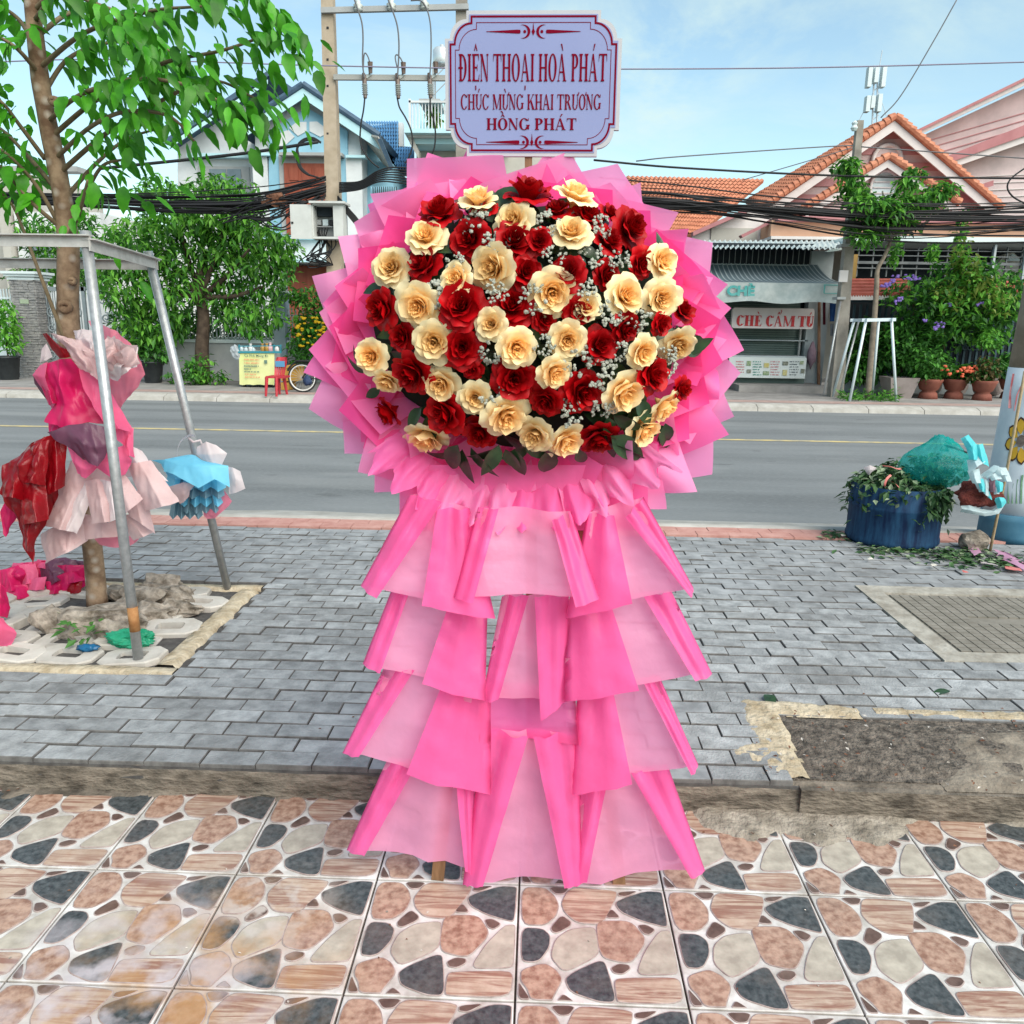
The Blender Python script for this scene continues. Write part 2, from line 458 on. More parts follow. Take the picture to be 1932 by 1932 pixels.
# ------------------------------------------------------------------ sidewalk in front of the terrace
m_bed = M('paving_bed', (.055, .05, .05), (.10, .095, .09), 30, .95)
def pavergrime(t, vec, col):
    N, L = t.nodes, t.links
    n = N.new('ShaderNodeTexNoise'); n.inputs['Scale'].default_value = 1.7; n.inputs['Detail'].default_value = 9; n.inputs['Roughness'].default_value = .7
    L.new(vec, n.inputs['Vector'])
    m2 = N.new('ShaderNodeMapRange'); m2.inputs[1].default_value = .45; m2.inputs[2].default_value = .72; m2.inputs[4].default_value = .55
    L.new(n.outputs['Fac'], m2.inputs[0])
    mx = N.new('ShaderNodeMixRGB'); mx.inputs[2].default_value = (.10, .093, .086, 1)
    L.new(m2.outputs[0], mx.inputs[0]); L.new(col, mx.inputs[1])
    return mx.outputs[0]
m_brick = M('grey_paver', (.215, .222, .23), (.375, .385, .395), 16, .85, bump=.5, bscale=110, rand=.2, detail=10, extra=pavergrime)
m_brick2 = M('grey_paver_far', (.195, .202, .212), (.35, .36, .373), 9, .8, bump=.25, bscale=60, extra=pavergrime)
m_redb = M('red_paver', (.42, .20, .17), (.52, .29, .25), 9, .85, bump=.2, bscale=60)
m_conc = M('old_concrete', (.17, .145, .115), (.38, .335, .28), 12, .9, bump=.9, bscale=45, detail=10)
m_riser = M('riser_concrete', (.07, .058, .046), (.22, .185, .15), 14, .95, bump=.9, bscale=28, stretch=(1, 1, 2.5))
m_mort = M('mortar', (.33, .26, .17), (.56, .48, .36), 14, .95, bump=.8, bscale=50, detail=10)
m_kerb = M('kerb_concrete', (.33, .31, .28), (.45, .43, .40), 5, .9, bump=.3, bscale=25)
def roadwear(t, vec, col):
    "tyre polished bands, oil spots and patched areas"
    N, L = t.nodes, t.links
    mp = N.new('ShaderNodeMapping'); mp.inputs['Scale'].default_value = (.05, 1.3, 1); L.new(vec, mp.inputs[0])
    def lay(src, scale, lo, hi, amt, colour, prev, detail=6):
        n = N.new('ShaderNodeTexNoise'); n.inputs['Scale'].default_value = scale; n.inputs['Detail'].default_value = detail; L.new(src, n.inputs['Vector'])
        m2 = N.new('ShaderNodeMapRange'); m2.inputs[1].default_value = lo; m2.inputs[2].default_value = hi; m2.inputs[4].default_value = amt; L.new(n.outputs['Fac'], m2.inputs[0])
        mx = N.new('ShaderNodeMixRGB'); mx.inputs[2].default_value = (*colour, 1); L.new(m2.outputs[0], mx.inputs[0]); L.new(prev, mx.inputs[1]); return mx.outputs[0]
    c = lay(mp.outputs[0], 1.0, .46, .62, .55, (.10, .108, .112), col)
    c = lay(vec, .9, .56, .62, .35, (.245, .25, .25), c, 9)
    c = lay(vec, 3.5, .66, .70, .5, (.075, .078, .08), c, 8)
    return lay(vec, 60, .45, .7, .35, (.27, .275, .28), c, 3)
m_asph = M('asphalt', (.15, .16, .166), (.205, .216, .222), 1.1, .9, bump=.25, bscale=160, detail=9, stretch=(.35, 1, 1), extra=roadwear)
m_yel = M('road_paint_yellow', (.60, .47, .20), (.30, .28, .23), 6, .8, detail=10)
m_dirt = M('dirt', (.05, .042, .035), (.21, .175, .145), 26, 1, bump=1.0, bscale=70, detail=10)

RP, BL = .0925, .185
KY0, KY1 = 5.45, 5.68           # red strip
PIT = (-3.1, -1.47, 2.99, 4.16)     # tree pit outer edge x0 x1 y0 y1
MAN = (1.80, 3.4, 3.36, 4.40)     # inspection cover
PATCH = (0.84, 3.5, 2.345, 2.85)   # broken bit of sidewalk
sidewalk = MB().box((-14, EDGE, -.3), (14, KY1, ZS - .016)).build('sidewalk', m_bed, kind='structure', org=Vector((0, EDGE, 0)))
bb = MB()
e, bv, hh = .0024, .0024, .045
X0, X1, Y0, Y1 = e * .6, BL - e * .6, e, RP - e
bb.add([(X0,Y0,-hh),(X1,Y0,-hh),(X1,Y1,-hh),(X0,Y1,-hh),(X0,Y0,-bv),(X1,Y0,-bv),(X1,Y1,-bv),(X0,Y1,-bv),
        (X0+bv,Y0+bv,0),(X1-bv,Y0+bv,0),(X1-bv,Y1-bv,0),(X0+bv,Y1-bv,0)],
       [(0,1,5,4),(1,2,6,5),(2,3,7,6),(3,0,4,7),(4,5,9,8),(5,6,10,9),(6,7,11,10),(7,4,8,11),(8,9,10,11)])
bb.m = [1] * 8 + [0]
m_bside = M('paver_edge_dirt_shade', (.09, .085, .083), (.16, .155, .15), 30, .95)  # joint dirt, with the shade on sides and bevels put into the colour
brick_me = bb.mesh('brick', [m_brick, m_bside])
def inside(x, y, r_, mg=0): return r_[0] - mg < x < r_[1] + mg and r_[2] - mg < y < r_[3] + mg
cells = []
rows_n = int((KY0 - EDGE) / RP)
for j in range(rows_n):
    y = EDGE + .002 + j * RP
    off = (BL / 2 if j % 2 else 0) + rnd.uniform(-.006, .006) + .03
    i0 = int((-6 - off) / BL)
    for i in range(i0, int(12 / BL) + i0):
        x = off + i * BL
        cx, cy = x + BL / 2, y + RP / 2
        cut = [(x, x + BL)]
        for r_ in (PIT, MAN, PATCH):
            if r_[2] < cy < r_[3]:
                n_ = []
                for a, b in cut:
                    if b <= r_[0] or a >= r_[1]: n_.append((a, b)); continue
                    if r_[0] - a > .03: n_.append((a, r_[0]))
                    if b - r_[1] > .03: n_.append((r_[1], b))
                cut = n_
        for a, b in cut: cells.append((a, b, y))
def vis_rank(c):
    a, b, y = c
    d = Vector(((a + b) / 2, y + RP / 2, ZS)) - CAM
    z = d.dot(_F); u = d.dot(_R) / z * FPX
    return (0 if abs(u) < 990 and not (-300 < u < 330 and y < 3.1) else 1, y)
cells.sort(key=vis_rank)
rest = MB()
for k_, (a, b, y) in enumerate(cells):
    z = ZS + rnd.uniform(-.004, .004)
    s_ = (b - a) / BL
    tilt = Matrix.Rotation(rnd.uniform(-.02, .02), 4, 'X') @ Matrix.Rotation(rnd.uniform(-.008, .008), 4, 'Z')
    m4 = Matrix.Translation((a, y, z)) @ tilt @ Matrix.Diagonal((s_, 1, 1, 1))
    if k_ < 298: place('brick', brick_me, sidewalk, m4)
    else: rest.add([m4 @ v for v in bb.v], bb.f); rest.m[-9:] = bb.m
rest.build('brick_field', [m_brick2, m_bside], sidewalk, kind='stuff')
rb = MB()
for j, y in enumerate((KY0, KY0 + .115)):
    x = -9 + (j % 2) * .1
    while x < 9:
        rb.box((x + .002, y + .002, ZS - .03), (x + .218, y + .113, ZS + rnd.uniform(-.002, .002))); x += .22
rb.build('red_border_bricks', m_redb, sidewalk, kind='stuff')
# riser towards the terrace: rough concrete with broken lip
rows = []
prof = [(-.004, -.02), (-.010, .015), (-.004, .05), (-.006, ZS - .03), (.012, ZS - .012), (.03, ZS - .011)]
for i in range(220):
    x = -6 + i * 12 / 219
    r_ = []
    for k_, (dy, z) in enumerate(prof):
        n_ = noise.noise(Vector((x * 9, k_ * .7, 0))) * .010 + noise.noise(Vector((x * 31, k_ * 2.1, 4))) * .005
        r_.append(Vector((x, EDGE + dy + n_ * (1 if k_ < 5 else 0), z + (n_ * .3 if 0 < k_ < 5 else 0))))
    rows.append(r_)
MB().grid(rows).build('riser', m_riser, sidewalk, smooth=True)
# mortar smeared over the first tiles
def blob_sheet(outline, z, amp, name, mat, parent, seed=0, kind=None, fs=14, n=26, edge=None):
    "low uneven mound inside an outline (list of xy)"
    from mathutils.geometry import tessellate_polygon
    poly = [Vector((x, y, 0)) for x, y in outline]
    xs = [p.x for p in poly]; ys = [p.y for p in poly]
    x0, x1, y0, y1 = min(xs), max(xs), min(ys), max(ys)
    def inp(x, y):
        c = False; j = len(poly) - 1
        for i in range(len(poly)):
            a, b = poly[i], poly[j]
            if (a.y > y) != (b.y > y) and x < (b.x - a.x) * (y - a.y) / (b.y - a.y) + a.x: c = not c
            j = i
        return c
    def dist(x, y):
        p = Vector((x, y, 0)); best = 9
        for i in range(len(poly)):
            a, b = poly[i - 1], poly[i]; ab = b - a
            t = max(0, min(1, (p - a).dot(ab) / max(1e-9, ab.dot(ab))))
            best = min(best, (p - a - ab * t).length)
        return best
    m = MB(); W = n; Hh = max(6, int(n * (y1 - y0) / (x1 - x0)))
    grid = {}
    for j in range(Hh + 1):
        for i in range(W + 1):
            x, y = x0 + (x1 - x0) * i / W, y0 + (y1 - y0) * j / Hh
            d = dist(x, y) * (1 if inp(x, y) else -1)
            d += noise.noise(Vector((x * fs, y * fs, seed))) * .02
            t = max(-.3, min(1, d / (edge or .04)))
            hgt = amp * t * (.65 + .6 * noise.noise(Vector((x * fs * 1.6, y * fs * 1.6, seed + 5))))
            if t <= 0: hgt = t * amp - .003
            grid[i, j] = (Vector((x, y, z + hgt)), t)
    m.add([grid[i, j][0] for j in range(Hh + 1) for i in range(W + 1)],
          [(j * (W + 1) + i, j * (W + 1) + i + 1, (j + 1) * (W + 1) + i + 1, (j + 1) * (W + 1) + i) for j in range(Hh) for i in range(W)
           if max(grid[i, j][1], grid[i + 1, j][1], grid[i, j + 1][1], grid[i + 1, j + 1][1]) > -.2])
    return m.build(name, mat, parent, smooth=True, kind=kind)
def gp(pts, z=0.0): return [(G(u, v, z).x, G(u, v, z).y) for u, v in pts]
blob_sheet(gp([(1288,1500),(1320,1560),(1420,1592),(1470,1570),(1560,1600),(1600,1582),(1660,1600),(1705,1580),(1712,1560),(1760,1545),(1940,1560),(1940,1500),(1700,1490),(1500,1480)]),
           .003, .016, 'mortar_spill', m_conc, terrace, 3, n=60)
blob_sheet(gp([(0,1478),(0,1512),(60,1500),(160,1505),(400,1500),(640,1515),(760,1518),(760,1490),(300,1484)]), .002, .006, 'mortar_spill', m_riser, terrace, 8, n=90, edge=.02)
# broken corner of the sidewalk: dirt bed, concrete lip
sd = MB().box((PATCH[0] - .01, PATCH[2] + .04, ZS - .06), (PATCH[1], PATCH[3], ZS - .010)).build('dirt_bed', m_dirt, sidewalk)
blob_sheet([(.93, 2.45), (.88, 2.80), (1.15, 2.80), (1.6, 2.77), (2.4, 2.74), (3.3, 2.70), (3.3, 2.42), (1.6, 2.40)], ZS - .008, .016, 'dirt_fill', m_dirt, sidewalk, 1, n=80, fs=18)
m_conc2 = M('worn_concrete', (.13, .105, .082), (.30, .255, .205), 9, .95, bump=.8, bscale=40)
blob_sheet([(1.32, 2.36), (1.45, 2.55), (1.5, 2.72), (2.2, 2.78), (3.4, 2.74), (3.4, 2.34)], ZS - .004, .014, 'concrete_screed', m_conc2, sidewalk, 2, n=70, fs=8)
MB().box((.86, EDGE - .02, -.02), (3.5, EDGE + .075, ZS - .014)).build('concrete_lip', m_riser, sidewalk)
blob_sheet(gp([(1398,1320),(1470,1322),(1620,1336),(1622,1352),(1470,1346),(1500,1420),(1520,1466),(1470,1464),(1440,1440),(1385,1432),(1380,1412),(1420,1400)], ZS),
           ZS, .007, 'mortar_edge', m_mort, sidewalk, 4, n=46, fs=22, edge=.015)
blob_sheet([(1.3, 2.84), (1.3, 2.895), (2.1, 2.88), (3.5, 2.90), (3.5, 2.83), (2.1, 2.825)], ZS, .005, 'mortar_edge', m_mort, sidewalk, 6, n=60, fs=22, edge=.015)
# inspection cover with moulded grid
m_cov = M('cover_concrete', (.17, .155, .13), (.24, .22, .19), 12, .9, bump=.3, bscale=60)
cov = thing('inspection_cover', (2.2, 3.9, ZS), 'grey grid patterned inspection cover set in a pale concrete frame in the sidewalk', 'manhole cover')
fr = MB()
fx0, fx1, fy0, fy1 = MAN
for a, b in (((fx0, fy0), (fx1, fy0 + .10)), ((fx0, fy1 - .12), (fx1, fy1)), ((fx0, fy0 + .10), (fx0 + .11, fy1 - .12)), ((fx1 - .1, fy0 + .10), (fx1, fy1 - .12))):
    fr.box((a[0], a[1], ZS - .04), (b[0], b[1], ZS + .004))
fr.build('frame', M('cover_frame', (.24, .215, .18), (.42, .395, .35), 9, .95, bump=.6, bscale=40, detail=10), cov)
MB().box((fx0 + .11, fy0 + .10, ZS - .04), (fx1 - .1, fy1 - .12, ZS - .008)).build('plate', m_cov, cov)
stud_me = MB().box((0, 0, -.0085), (.046, .040, -.001)).mesh('stud', m_cov); studs = MB()
y = fy0 + .125
while y < fy1 - .16:
    x = fx0 + .135
    while x < 3.2:
        if not (abs(y - 3.88) < .045 and 2.15 < x < 2.75):
            if x < 2.62: place('stud', stud_me, cov, Matrix.Translation((x, y, ZS)))
            else: studs.box((x, y, ZS - .0085), (x + .046, y + .040, ZS - .001))
        x += .052
    y += .046
studs.build('stud_field', m_cov, cov, kind='stuff')
# kerb and road
kp = [(KY1 + .001, ZS - .05), (KY1 + .001, ZS - .006), (KY1 + .16, ZS - .012), (6.02, .045), (6.28, .012), (6.34, -.02)]
rows = []
for i in range(140):
    x = -16 + i * 32 / 139
    rows.append([Vector((x, y + (.10 * max(0, noise.noise(Vector((x * .8, 3, 0)))) if k_ > 3 else 0), z + .004 * noise.noise(Vector((x * 4, k_, 0))))) for k_, (y, z) in enumerate(kp)])
MB().grid(rows).build('kerb', m_kerb, smooth=True, kind='structure', org=Vector((0, KY1, 0)))
FK = 15.0                       # far kerb
road = MB().add([(-140, 6.2, 0), (140, 6.2, 0), (140, FK + .1, 0), (-140, FK + .1, 0)], [(0, 1, 2, 3)]).build('road', m_asph, kind='structure', org=Vector((0, 10, 0)))
MB().add([(-140, 11.02, .004), (140, 11.02, .004), (140, 11.15, .004), (-140, 11.15, .004)], [(0, 1, 2, 3)]).build('centre_line', m_yel, road)
ground = MB().add([(-900, -300, -.45), (900, -300, -.45), (900, 1500, -.45), (-900, 1500, -.45)], [(0, 1, 2, 3)]).build('ground', m_dirt, kind='structure', org=Vector((0, 0, -.45)))
# far sidewalk
m_fpav = M('far_paving', (.20, .19, .185), (.31, .295, .285), 2.5, .9, bump=.3, bscale=30, detail=8)
m_fred = M('far_red_paving', (.30, .20, .18), (.40, .29, .26), 4, .9)
far = MB().box((-60, FK + .35, -.3), (60, 21.5, ZS)).build('far_sidewalk', m_fpav, kind='structure', org=Vector((0, FK, 0)))
MB().box((-60, FK + .52, ZS + .001), (60, FK + .95, ZS + .004)).build('red_strip', m_fred, far)
kb = MB()
for i in range(60):
    x = -30 + i
    kb.add([(x + .006, FK - .06, -.02), (x + .994, FK - .06, -.02), (x + .994, FK - .04, .07), (x + .006, FK - .04, .07), (x + .994, FK + .12, ZS + .006), (x + .006, FK + .12, ZS + .006), (x + .994, FK + .349, ZS + .006), (x + .006, FK + .349, ZS + .006)],
           [(0, 1, 2, 3), (3, 2, 4, 5), (5, 4, 6, 7), (0, 3, 5, 7), (1, 6, 4, 2)])
kb.build('kerb_stones', m_kerb, far, kind='stuff')
# ================================================================== lettering: a bold serif alphabet drawn as flat pieces
def _rect(x0, y0, x1, y1): return [(x0, y0), (x1, y0), (x1, y1), (x0, y1)]
def _stem(x, T, y0=0.0, y1=1.0, s=.07, hs=.035, bot=True, top=True):
    o = [_rect(x, y0, x + T, y1)]
    for on, yy, sg in ((bot, y0, 1), (top, y1, -1)):
        if on: o.append([(x - s, yy), (x + T + s, yy), (x + T + s, yy + sg * hs), (x + T, yy + sg * hs * 2.4), (x, yy + sg * hs * 2.4), (x - s, yy + sg * hs)])
    return o
def _arc(cx, cy, rx, ry, T, t, a0, a1, n=14):
    "ring piece; wall T thick at the sides, t at top and bottom"
    q = []
    for i in range(n):
        A, B = R(a0 + (a1 - a0) * i / n), R(a0 + (a1 - a0) * (i + 1) / n)
        f = lambda a, k: (cx + (rx - T * k) * math.cos(a), cy + (ry - t * k) * math.sin(a))
        q.append([f(A, 0), f(B, 0), f(B, 1), f(A, 1)])
    return q
def glyph(c, T=.17, t=.055):
    if c == 'I': return _stem(.09, T), .09 * 2 + T
    if c == 'H': return _stem(.08, T) + _stem(.62, T) + [_rect(.08 + T, .47, .62, .47 + t)], .70 + T
    if c == 'N': return _stem(.10, t, top=False) + _stem(.70, t, bot=False) + [[(.02, 1), (.24, 1), (.755, 0), (.63, 0)], [(-.0, 1), (.12, 1), (.12, .96), (0, .96)]], .86
    if c == 'T': return _stem(.33, T, top=False) + [_rect(.02, 1 - t, .82, 1), [(.02, 1), (.06, 1), (.09, .93), (.02, .72)], [(.82, 1), (.78, 1), (.75, .93), (.82, .72)]], .84
    if c in 'DĐ':
        o = _stem(.10, T) + _arc(.30, .5, .50, .5, T, t, -90, 90) + [_rect(.10, 0, .31, t), _rect(.10, 1 - t, .31, 1)]
        if c == 'Đ': o.append(_rect(-.02, .46, .42, .46 + t * 1.2))
        return o, .84
    if c == 'P': return _stem(.10, T) + _arc(.34, .73, .36, .27, T, t, -90, 90) + [_rect(.10, .46, .35, .46 + t), _rect(.10, 1 - t, .35, 1)], .74
    if c == 'R': return _stem(.10, T) + _arc(.34, .74, .34, .26, T, t, -90, 90) + [_rect(.10, .48, .35, .48 + t), _rect(.10, 1 - t, .35, 1), [(.36, .50), (.54, .50), (.86, 0), (.66, 0)]], .86
    if c == 'O': return _arc(.43, .5, .41, .515, T, t, 0, 360, 30), .86
    if c == 'C': return _arc(.44, .5, .42, .515, T, t, 38, 322, 26) + [[(.75, .80), (.82, .80), (.82, 1.0), (.78, 1.0)], [(.70, .15), (.78, .20), (.84, .28), (.80, .22)]], .84
    if c == 'G': return _arc(.44, .5, .42, .515, T, t, 38, 330, 26) + [[(.75, .80), (.82, .80), (.82, 1.0), (.78, 1.0)]] + _stem(.68, T * .9, .06, .44, bot=False), .90
    if c == 'A': return [[(.36, 1), (.48, 1), (.84, .02), (.64, .02)], [(.36, 1), (.44, 1), (.16, .02), (.10, .02)], _rect(.22, .31, .62, .31 + t), _rect(.02, 0, .25, .035), _rect(.56, 0, .92, .035)], .93
    if c == 'E': return _stem(.10, T) + [_rect(.10, 0, .72, t), _rect(.10, 1 - t, .70, 1), _rect(.10, .48, .55, .48 + t), [(.72, 0), (.76, .26), (.72, .22), (.66, t)], [(.70, 1), (.70, .76), (.67, .80), (.62, 1 - t)], _rect(.52, .38, .56, .62)], .78
    if c == 'U': return _stem(.10, T, .30, 1, bot=False) + _stem(.68, t, .30, 1, bot=False) + _arc(.41, .32, .32, .335, T * .8, t, 180, 360, 16), .80
    if c == 'M': return _stem(.10, t, top=False) + _stem(.88, T, ) + [[(.02, 1), (.26, 1), (.60, .06), (.50, .0)], [(.88, 1), (.96, 1), (.58, .06), (.52, .02)]], 1.12
    if c == 'K': return _stem(.10, T) + [[(.28, .38), (.28, .50), (.72, .98), (.78, .98)], [(.38, .56), (.50, .68), (.90, .02), (.66, .02)], _rect(.60, 0, .96, .035), _rect(.62, .965, .88, 1)], .94
    return [], .40
def lettering(words, T=.17):
    "words: list of (letter, marks). returns polygons and total width, height 1"
    polys, x = [], 0.0
    for c, mk in words:
        if c == ' ': x += .38; continue
        ps, w_ = glyph(c, T)
        polys += [[(a + x, b) for a, b in p] for p in ps]
        m = x + w_ / 2
        for k_ in mk:
            if k_ == '^': polys += [[(m - .17, 1.12), (m - .10, 1.12), (m + .01, 1.30), (m - .01, 1.38)], [(m + .17, 1.12), (m + .08, 1.12), (m - .03, 1.30), (m + .01, 1.38)]]
            if k_ == '.': polys.append([(m - .06, -.16), (m + .06, -.16), (m + .045, -.32), (m - .045, -.32)])
            if k_ == '`': polys.append([(m - .16, 1.36), (m - .03, 1.36), (m + .08, 1.12), (m + .02, 1.12)])
            if k_ == "'": polys.append([(m + .16, 1.36), (m + .03, 1.36), (m - .06, 1.12), (m - .0, 1.12)])
            if k_ == '"': polys.append([(m - .18, 1.62), (m - .05, 1.62), (m + .06, 1.40), (m + .0, 1.40)])
            if k_ == '?': polys += _arc(m + .22, 1.42, .08, .10, .05, .05, -90, 150, 8) + [_rect(m + .19, 1.22, m + .24, 1.34)]
            if k_ == '+': polys += [[(x + w_ - .10, .96), (x + w_ - .02, .90), (x + w_ + .10, 1.10), (x + w_ + .02, 1.16)]]
        x += w_ + .05
    return polys, x - .05
def text_mesh(polys, width, org, ux, uy, W, Hh, depth, mb=None, mi=0):
    "lay out polygons in the box W x Hh whose lower left is org; proud of the surface by depth along -normal"
    mb = mb or MB()
    ux, uy, org = Vector(ux), Vector(uy), Vector(org); nrm = ux.cross(uy)
    z = 0
    for p in polys:
        pts = [org + ux * (a / width * W) + uy * (b * Hh) + nrm * z for a, b in p]
        z = (z + .00004) % .0004
        mb.prism([q + nrm * depth for q in pts], nrm * -depth, mi)
    return mb
# ================================================================== the congratulation flower stand
YC = 2.10
stand = thing('flower_stand', (0, 1.98, 0), 'tall flower stand of red and cream roses in pink paper with lettered plaque', 'flower stand')
m_wood = M('stand_wood', (.16, .085, .04), (.25, .14, .07), 12, .7, bump=.2, stretch=(6, 6, .6))
def film(name, c, tp, tint, tr=.5, rough=.38, bump=.0):
    m = bpy.data.materials.new(name); m.use_nodes = True
    t = m.node_tree; t.nodes.clear(); N, L = t.nodes, t.links
    o = N.new('ShaderNodeOutputMaterial'); b = N.new('ShaderNodeBsdfPrincipled')
    b.inputs['Base Color'].default_value = (*c, 1); b.inputs['Roughness'].default_value = rough; b.inputs['Specular IOR Level'].default_value = .35
    tl = N.new('ShaderNodeBsdfTranslucent'); tl.inputs[0].default_value = (*c, 1)
    ms = N.new('ShaderNodeMixShader'); ms.inputs[0].default_value = tr
    L.new(b.outputs[0], ms.inputs[1]); L.new(tl.outputs[0], ms.inputs[2])
    tt = N.new('ShaderNodeBsdfTransparent'); tt.inputs[0].default_value = (*tint, 1)
    m2 = N.new('ShaderNodeMixShader'); m2.inputs[0].default_value = tp
    L.new(ms.outputs[0], m2.inputs[1]); L.new(tt.outputs[0], m2.inputs[2])
    L.new(m2.outputs[0], o.inputs[0])
    if bump:
        g_ = N.new('ShaderNodeNewGeometry'); n = N.new('ShaderNodeTexNoise'); n.inputs['Scale'].default_value = 22; n.inputs['Detail'].default_value = 3
        L.new(g_.outputs['Position'], n.inputs['Vector'])
        bp = N.new('ShaderNodeBump'); bp.inputs['Strength'].default_value = bump; bp.inputs['Distance'].default_value = .01
        L.new(n.outputs['Fac'], bp.inputs['Height']); L.new(bp.outputs[0], b.inputs['Normal'])
    return m
m_film = film('pink_film', (1.0, .35, .66), .09, (1, .60, .82), .5, .40, .10)
m_midf = film('mid_pink_film', (1.0, .22, .55), .09, (1, .5, .76), .5, .40, .10)
m_hotf = film('hot_pink_film', (1.0, .105, .41), .08, (1, .45, .72), .5, .38, .10)
m_film2 = film('pink_film_skirt', (1.0, .41, .65), .17, (1, .60, .82), .5, .28, .3)
m_mids = film('mid_film_skirt', (1.0, .22, .54), .10, (1, .5, .75), .5, .28, .3)
m_hots = film('hot_film_skirt', (1.0, .19, .50), .18, (1, .45, .72), .5, .28, .3)

# legs
def leg(a, b, w_, h_): MB().bar(a, b, w_, h_, up=(0, 1, 0)).build('leg', m_wood, stand)
fa, fb = G(826, 1657), G(1168, 1665)
leg(fa, P(900, 900, 2.06), .035, .022)
leg(fb, P(1090, 900, 2.06), .035, .022)
bk = Vector((.03, 2.42, 0))
leg(bk, P(998, 900, 2.10), .032, .022)
MB().bar(P(850, 1380, 2.01), P(1145, 1385, 2.01), .03, .018, up=(0, 1, 0)).build('crossbar', m_wood, stand)
MB().bar(P(998, 1700, 2.05) + Vector((0, 0, .12)), P(997, 240, 2.13), .018, .014, up=(0, 1, 0)).build('pole', m_wood, stand)

# ---- plaque
m_foam = M('foam_board', (.46, .46, .49), (.42, .42, .46), 8, .7)
m_lilac = M('lilac_board', (.22, .255, .46), (.24, .275, .48), 3, .7)
m_crim = M('crimson_vinyl', (.16, .0, .014), None, rough=.85, spec=.1)
YS = 2.115
def sc(x, y): return ((880 + x / 4.391) * .8944, (20 + y / 4.391) * .8944)
s_l, s_r = P(*sc(277, 697), YS), P(*sc(1867, 697), YS)
SC = (s_r - s_l).length / 1590
s_c = (s_l + s_r) / 2
UX, UY, UN = (s_r - s_l).normalized(), Vector((0, 0, 1)), None
UX = Vector((UX.x, 0, UX.z)).normalized(); UY = Vector((-UX.z, 0, UX.x)); UN = UX.cross(UY)
def sp(x, y, z=0.0): return s_c + UX * (x * SC) + UY * (-y * SC) + UN * z
def quad_outline(tx, ty, st, ax, ay, rx):
    "right upper quadrant of the plaque outline, then mirrored"
    q = [(tx, -ty), (tx, -ty + st)]
    for i in range(1, 9):
        a = R(90 - 90 * i / 9)
        q.append((tx + (ax - tx) * math.cos(a), -ay - ((ty - st) - ay) * math.sin(a)))
    q += [(ax, -ay), (rx, -ay)]
    full = q + [(x, -y) for x, y in reversed(q)]
    full += [(-x, -y) for x, y in q] + [(-x, y) for x, y in reversed(q)]
    return full
o_big = quad_outline(613, 618, 70, 765, 387, 812)
sign = MB()
sign.prism([sp(x, y, .0) for x, y in o_big], UN * -.012)
sign = sign.build('plaque', m_foam, stand, label='lilac plaque with crimson lettering and scalloped corners')
MB().prism([sp(x * .958, y * .948, .0012) for x, y in o_big], UN * -.0022).build('face', m_lilac, sign)
def ribbon(mb, loop, wd, z):
    n = len(loop)
    pts = [Vector((x, y, 0)) for x, y in loop]
    inn, outr = [], []
    for i in range(n):
        a, b, c = pts[i - 1], pts[i], pts[(i + 1) % n]
        d1, d2 = (b - a).normalized(), (c - b).normalized()
        n1, n2 = Vector((-d1.y, d1.x, 0)), Vector((-d2.y, d2.x, 0))
        m = (n1 + n2)
        m = m / max(.5, m.length_squared / 2) if m.length > .1 else n1
        inn.append(b + m * wd / 2); outr.append(b - m * wd / 2)
    for i in range(n):
        j = (i + 1) % n
        mb.add([sp(p.x, p.y, z) for p in (outr[i], outr[j], inn[j], inn[i])], [(0, 1, 2, 3)])
bo = MB()
ribbon(bo, quad_outline(565, 567, 55, 720, 337, 760), 17, .0018)
ribbon(bo, quad_outline(520, 517, 55, 680, 290, 715), 6, .0018)
bo.build('border', m_crim, sign)
for cy in (-442, 495):
    orn = MB()
    for s in (-1, 1):
        orn.prism([sp(s * x, cy + y, .002) for x, y in ((115, 0), (120, -15), (150, -16), (430, -2), (430, 2), (150, 16), (120, 15))], UN * -.0006)
        orn.prism([sp(s * (78 + 14 * math.cos(a)), cy + 14 * math.sin(a), .002) for a in [i * PI / 5 for i in range(10)]], UN * -.0006)
        for q in range(12):
            a0_, a1_ = R(-112 + 224 * q / 12), R(-112 + 224 * (q + 1) / 12)
            def rim(a, k): return sp(s * (92 - (66 - k * 24 * max(0, math.cos(a * .8))) * math.cos(a) * (1 if k == 0 else .96)), cy + (58 - k * 20 * max(0, math.cos(a * .8))) * math.sin(a), .002)
            orn.add([rim(a0_, 0), rim(a1_, 0), rim(a1_, 1), rim(a0_, 1)], [(0, 1, 2, 3)])
    orn.prism([sp(x, cy + y, .002) for x, y in ((0, -34), (16, 0), (0, 34), (-16, 0))], UN * -.0006)
    orn.prism([sp(x, cy + y, .0021) for x, y in ((0, -75), (6, -30), (0, -20), (-6, -30))], UN * -.0006)
    orn.build('ornament', m_crim, sign)
def line(words, x0, x1, ytop, ybot, T, name='lettering'):
    ps, w_ = lettering(words, T)
    Hh = (ybot - ytop) * SC
    text_mesh(ps, w_, sp(x0 - 1070, ybot - 697, .0012), UX, UY, (x1 - x0) * SC, Hh, .0012).build(name, m_crim, sign)
W_ = lambda s: [(a[0], a[1:]) for a in s.split('|')]
line(W_("Đ|I|E^.|N| |T|H|O|A.|I| |H|O|A`| |P|H|A'|T"), 385, 1752, 440, 670, .20)
line(W_("C|H|U'|C| |M|U+`|N|G| |K|H|A|I| |T|R|U+|O+|N|G"), 402, 1706, 780, 910, .18)
line(W_("H|O^\"|N|G| |P|H|A'|T"), 643, 1485, 985, 1085, .21)

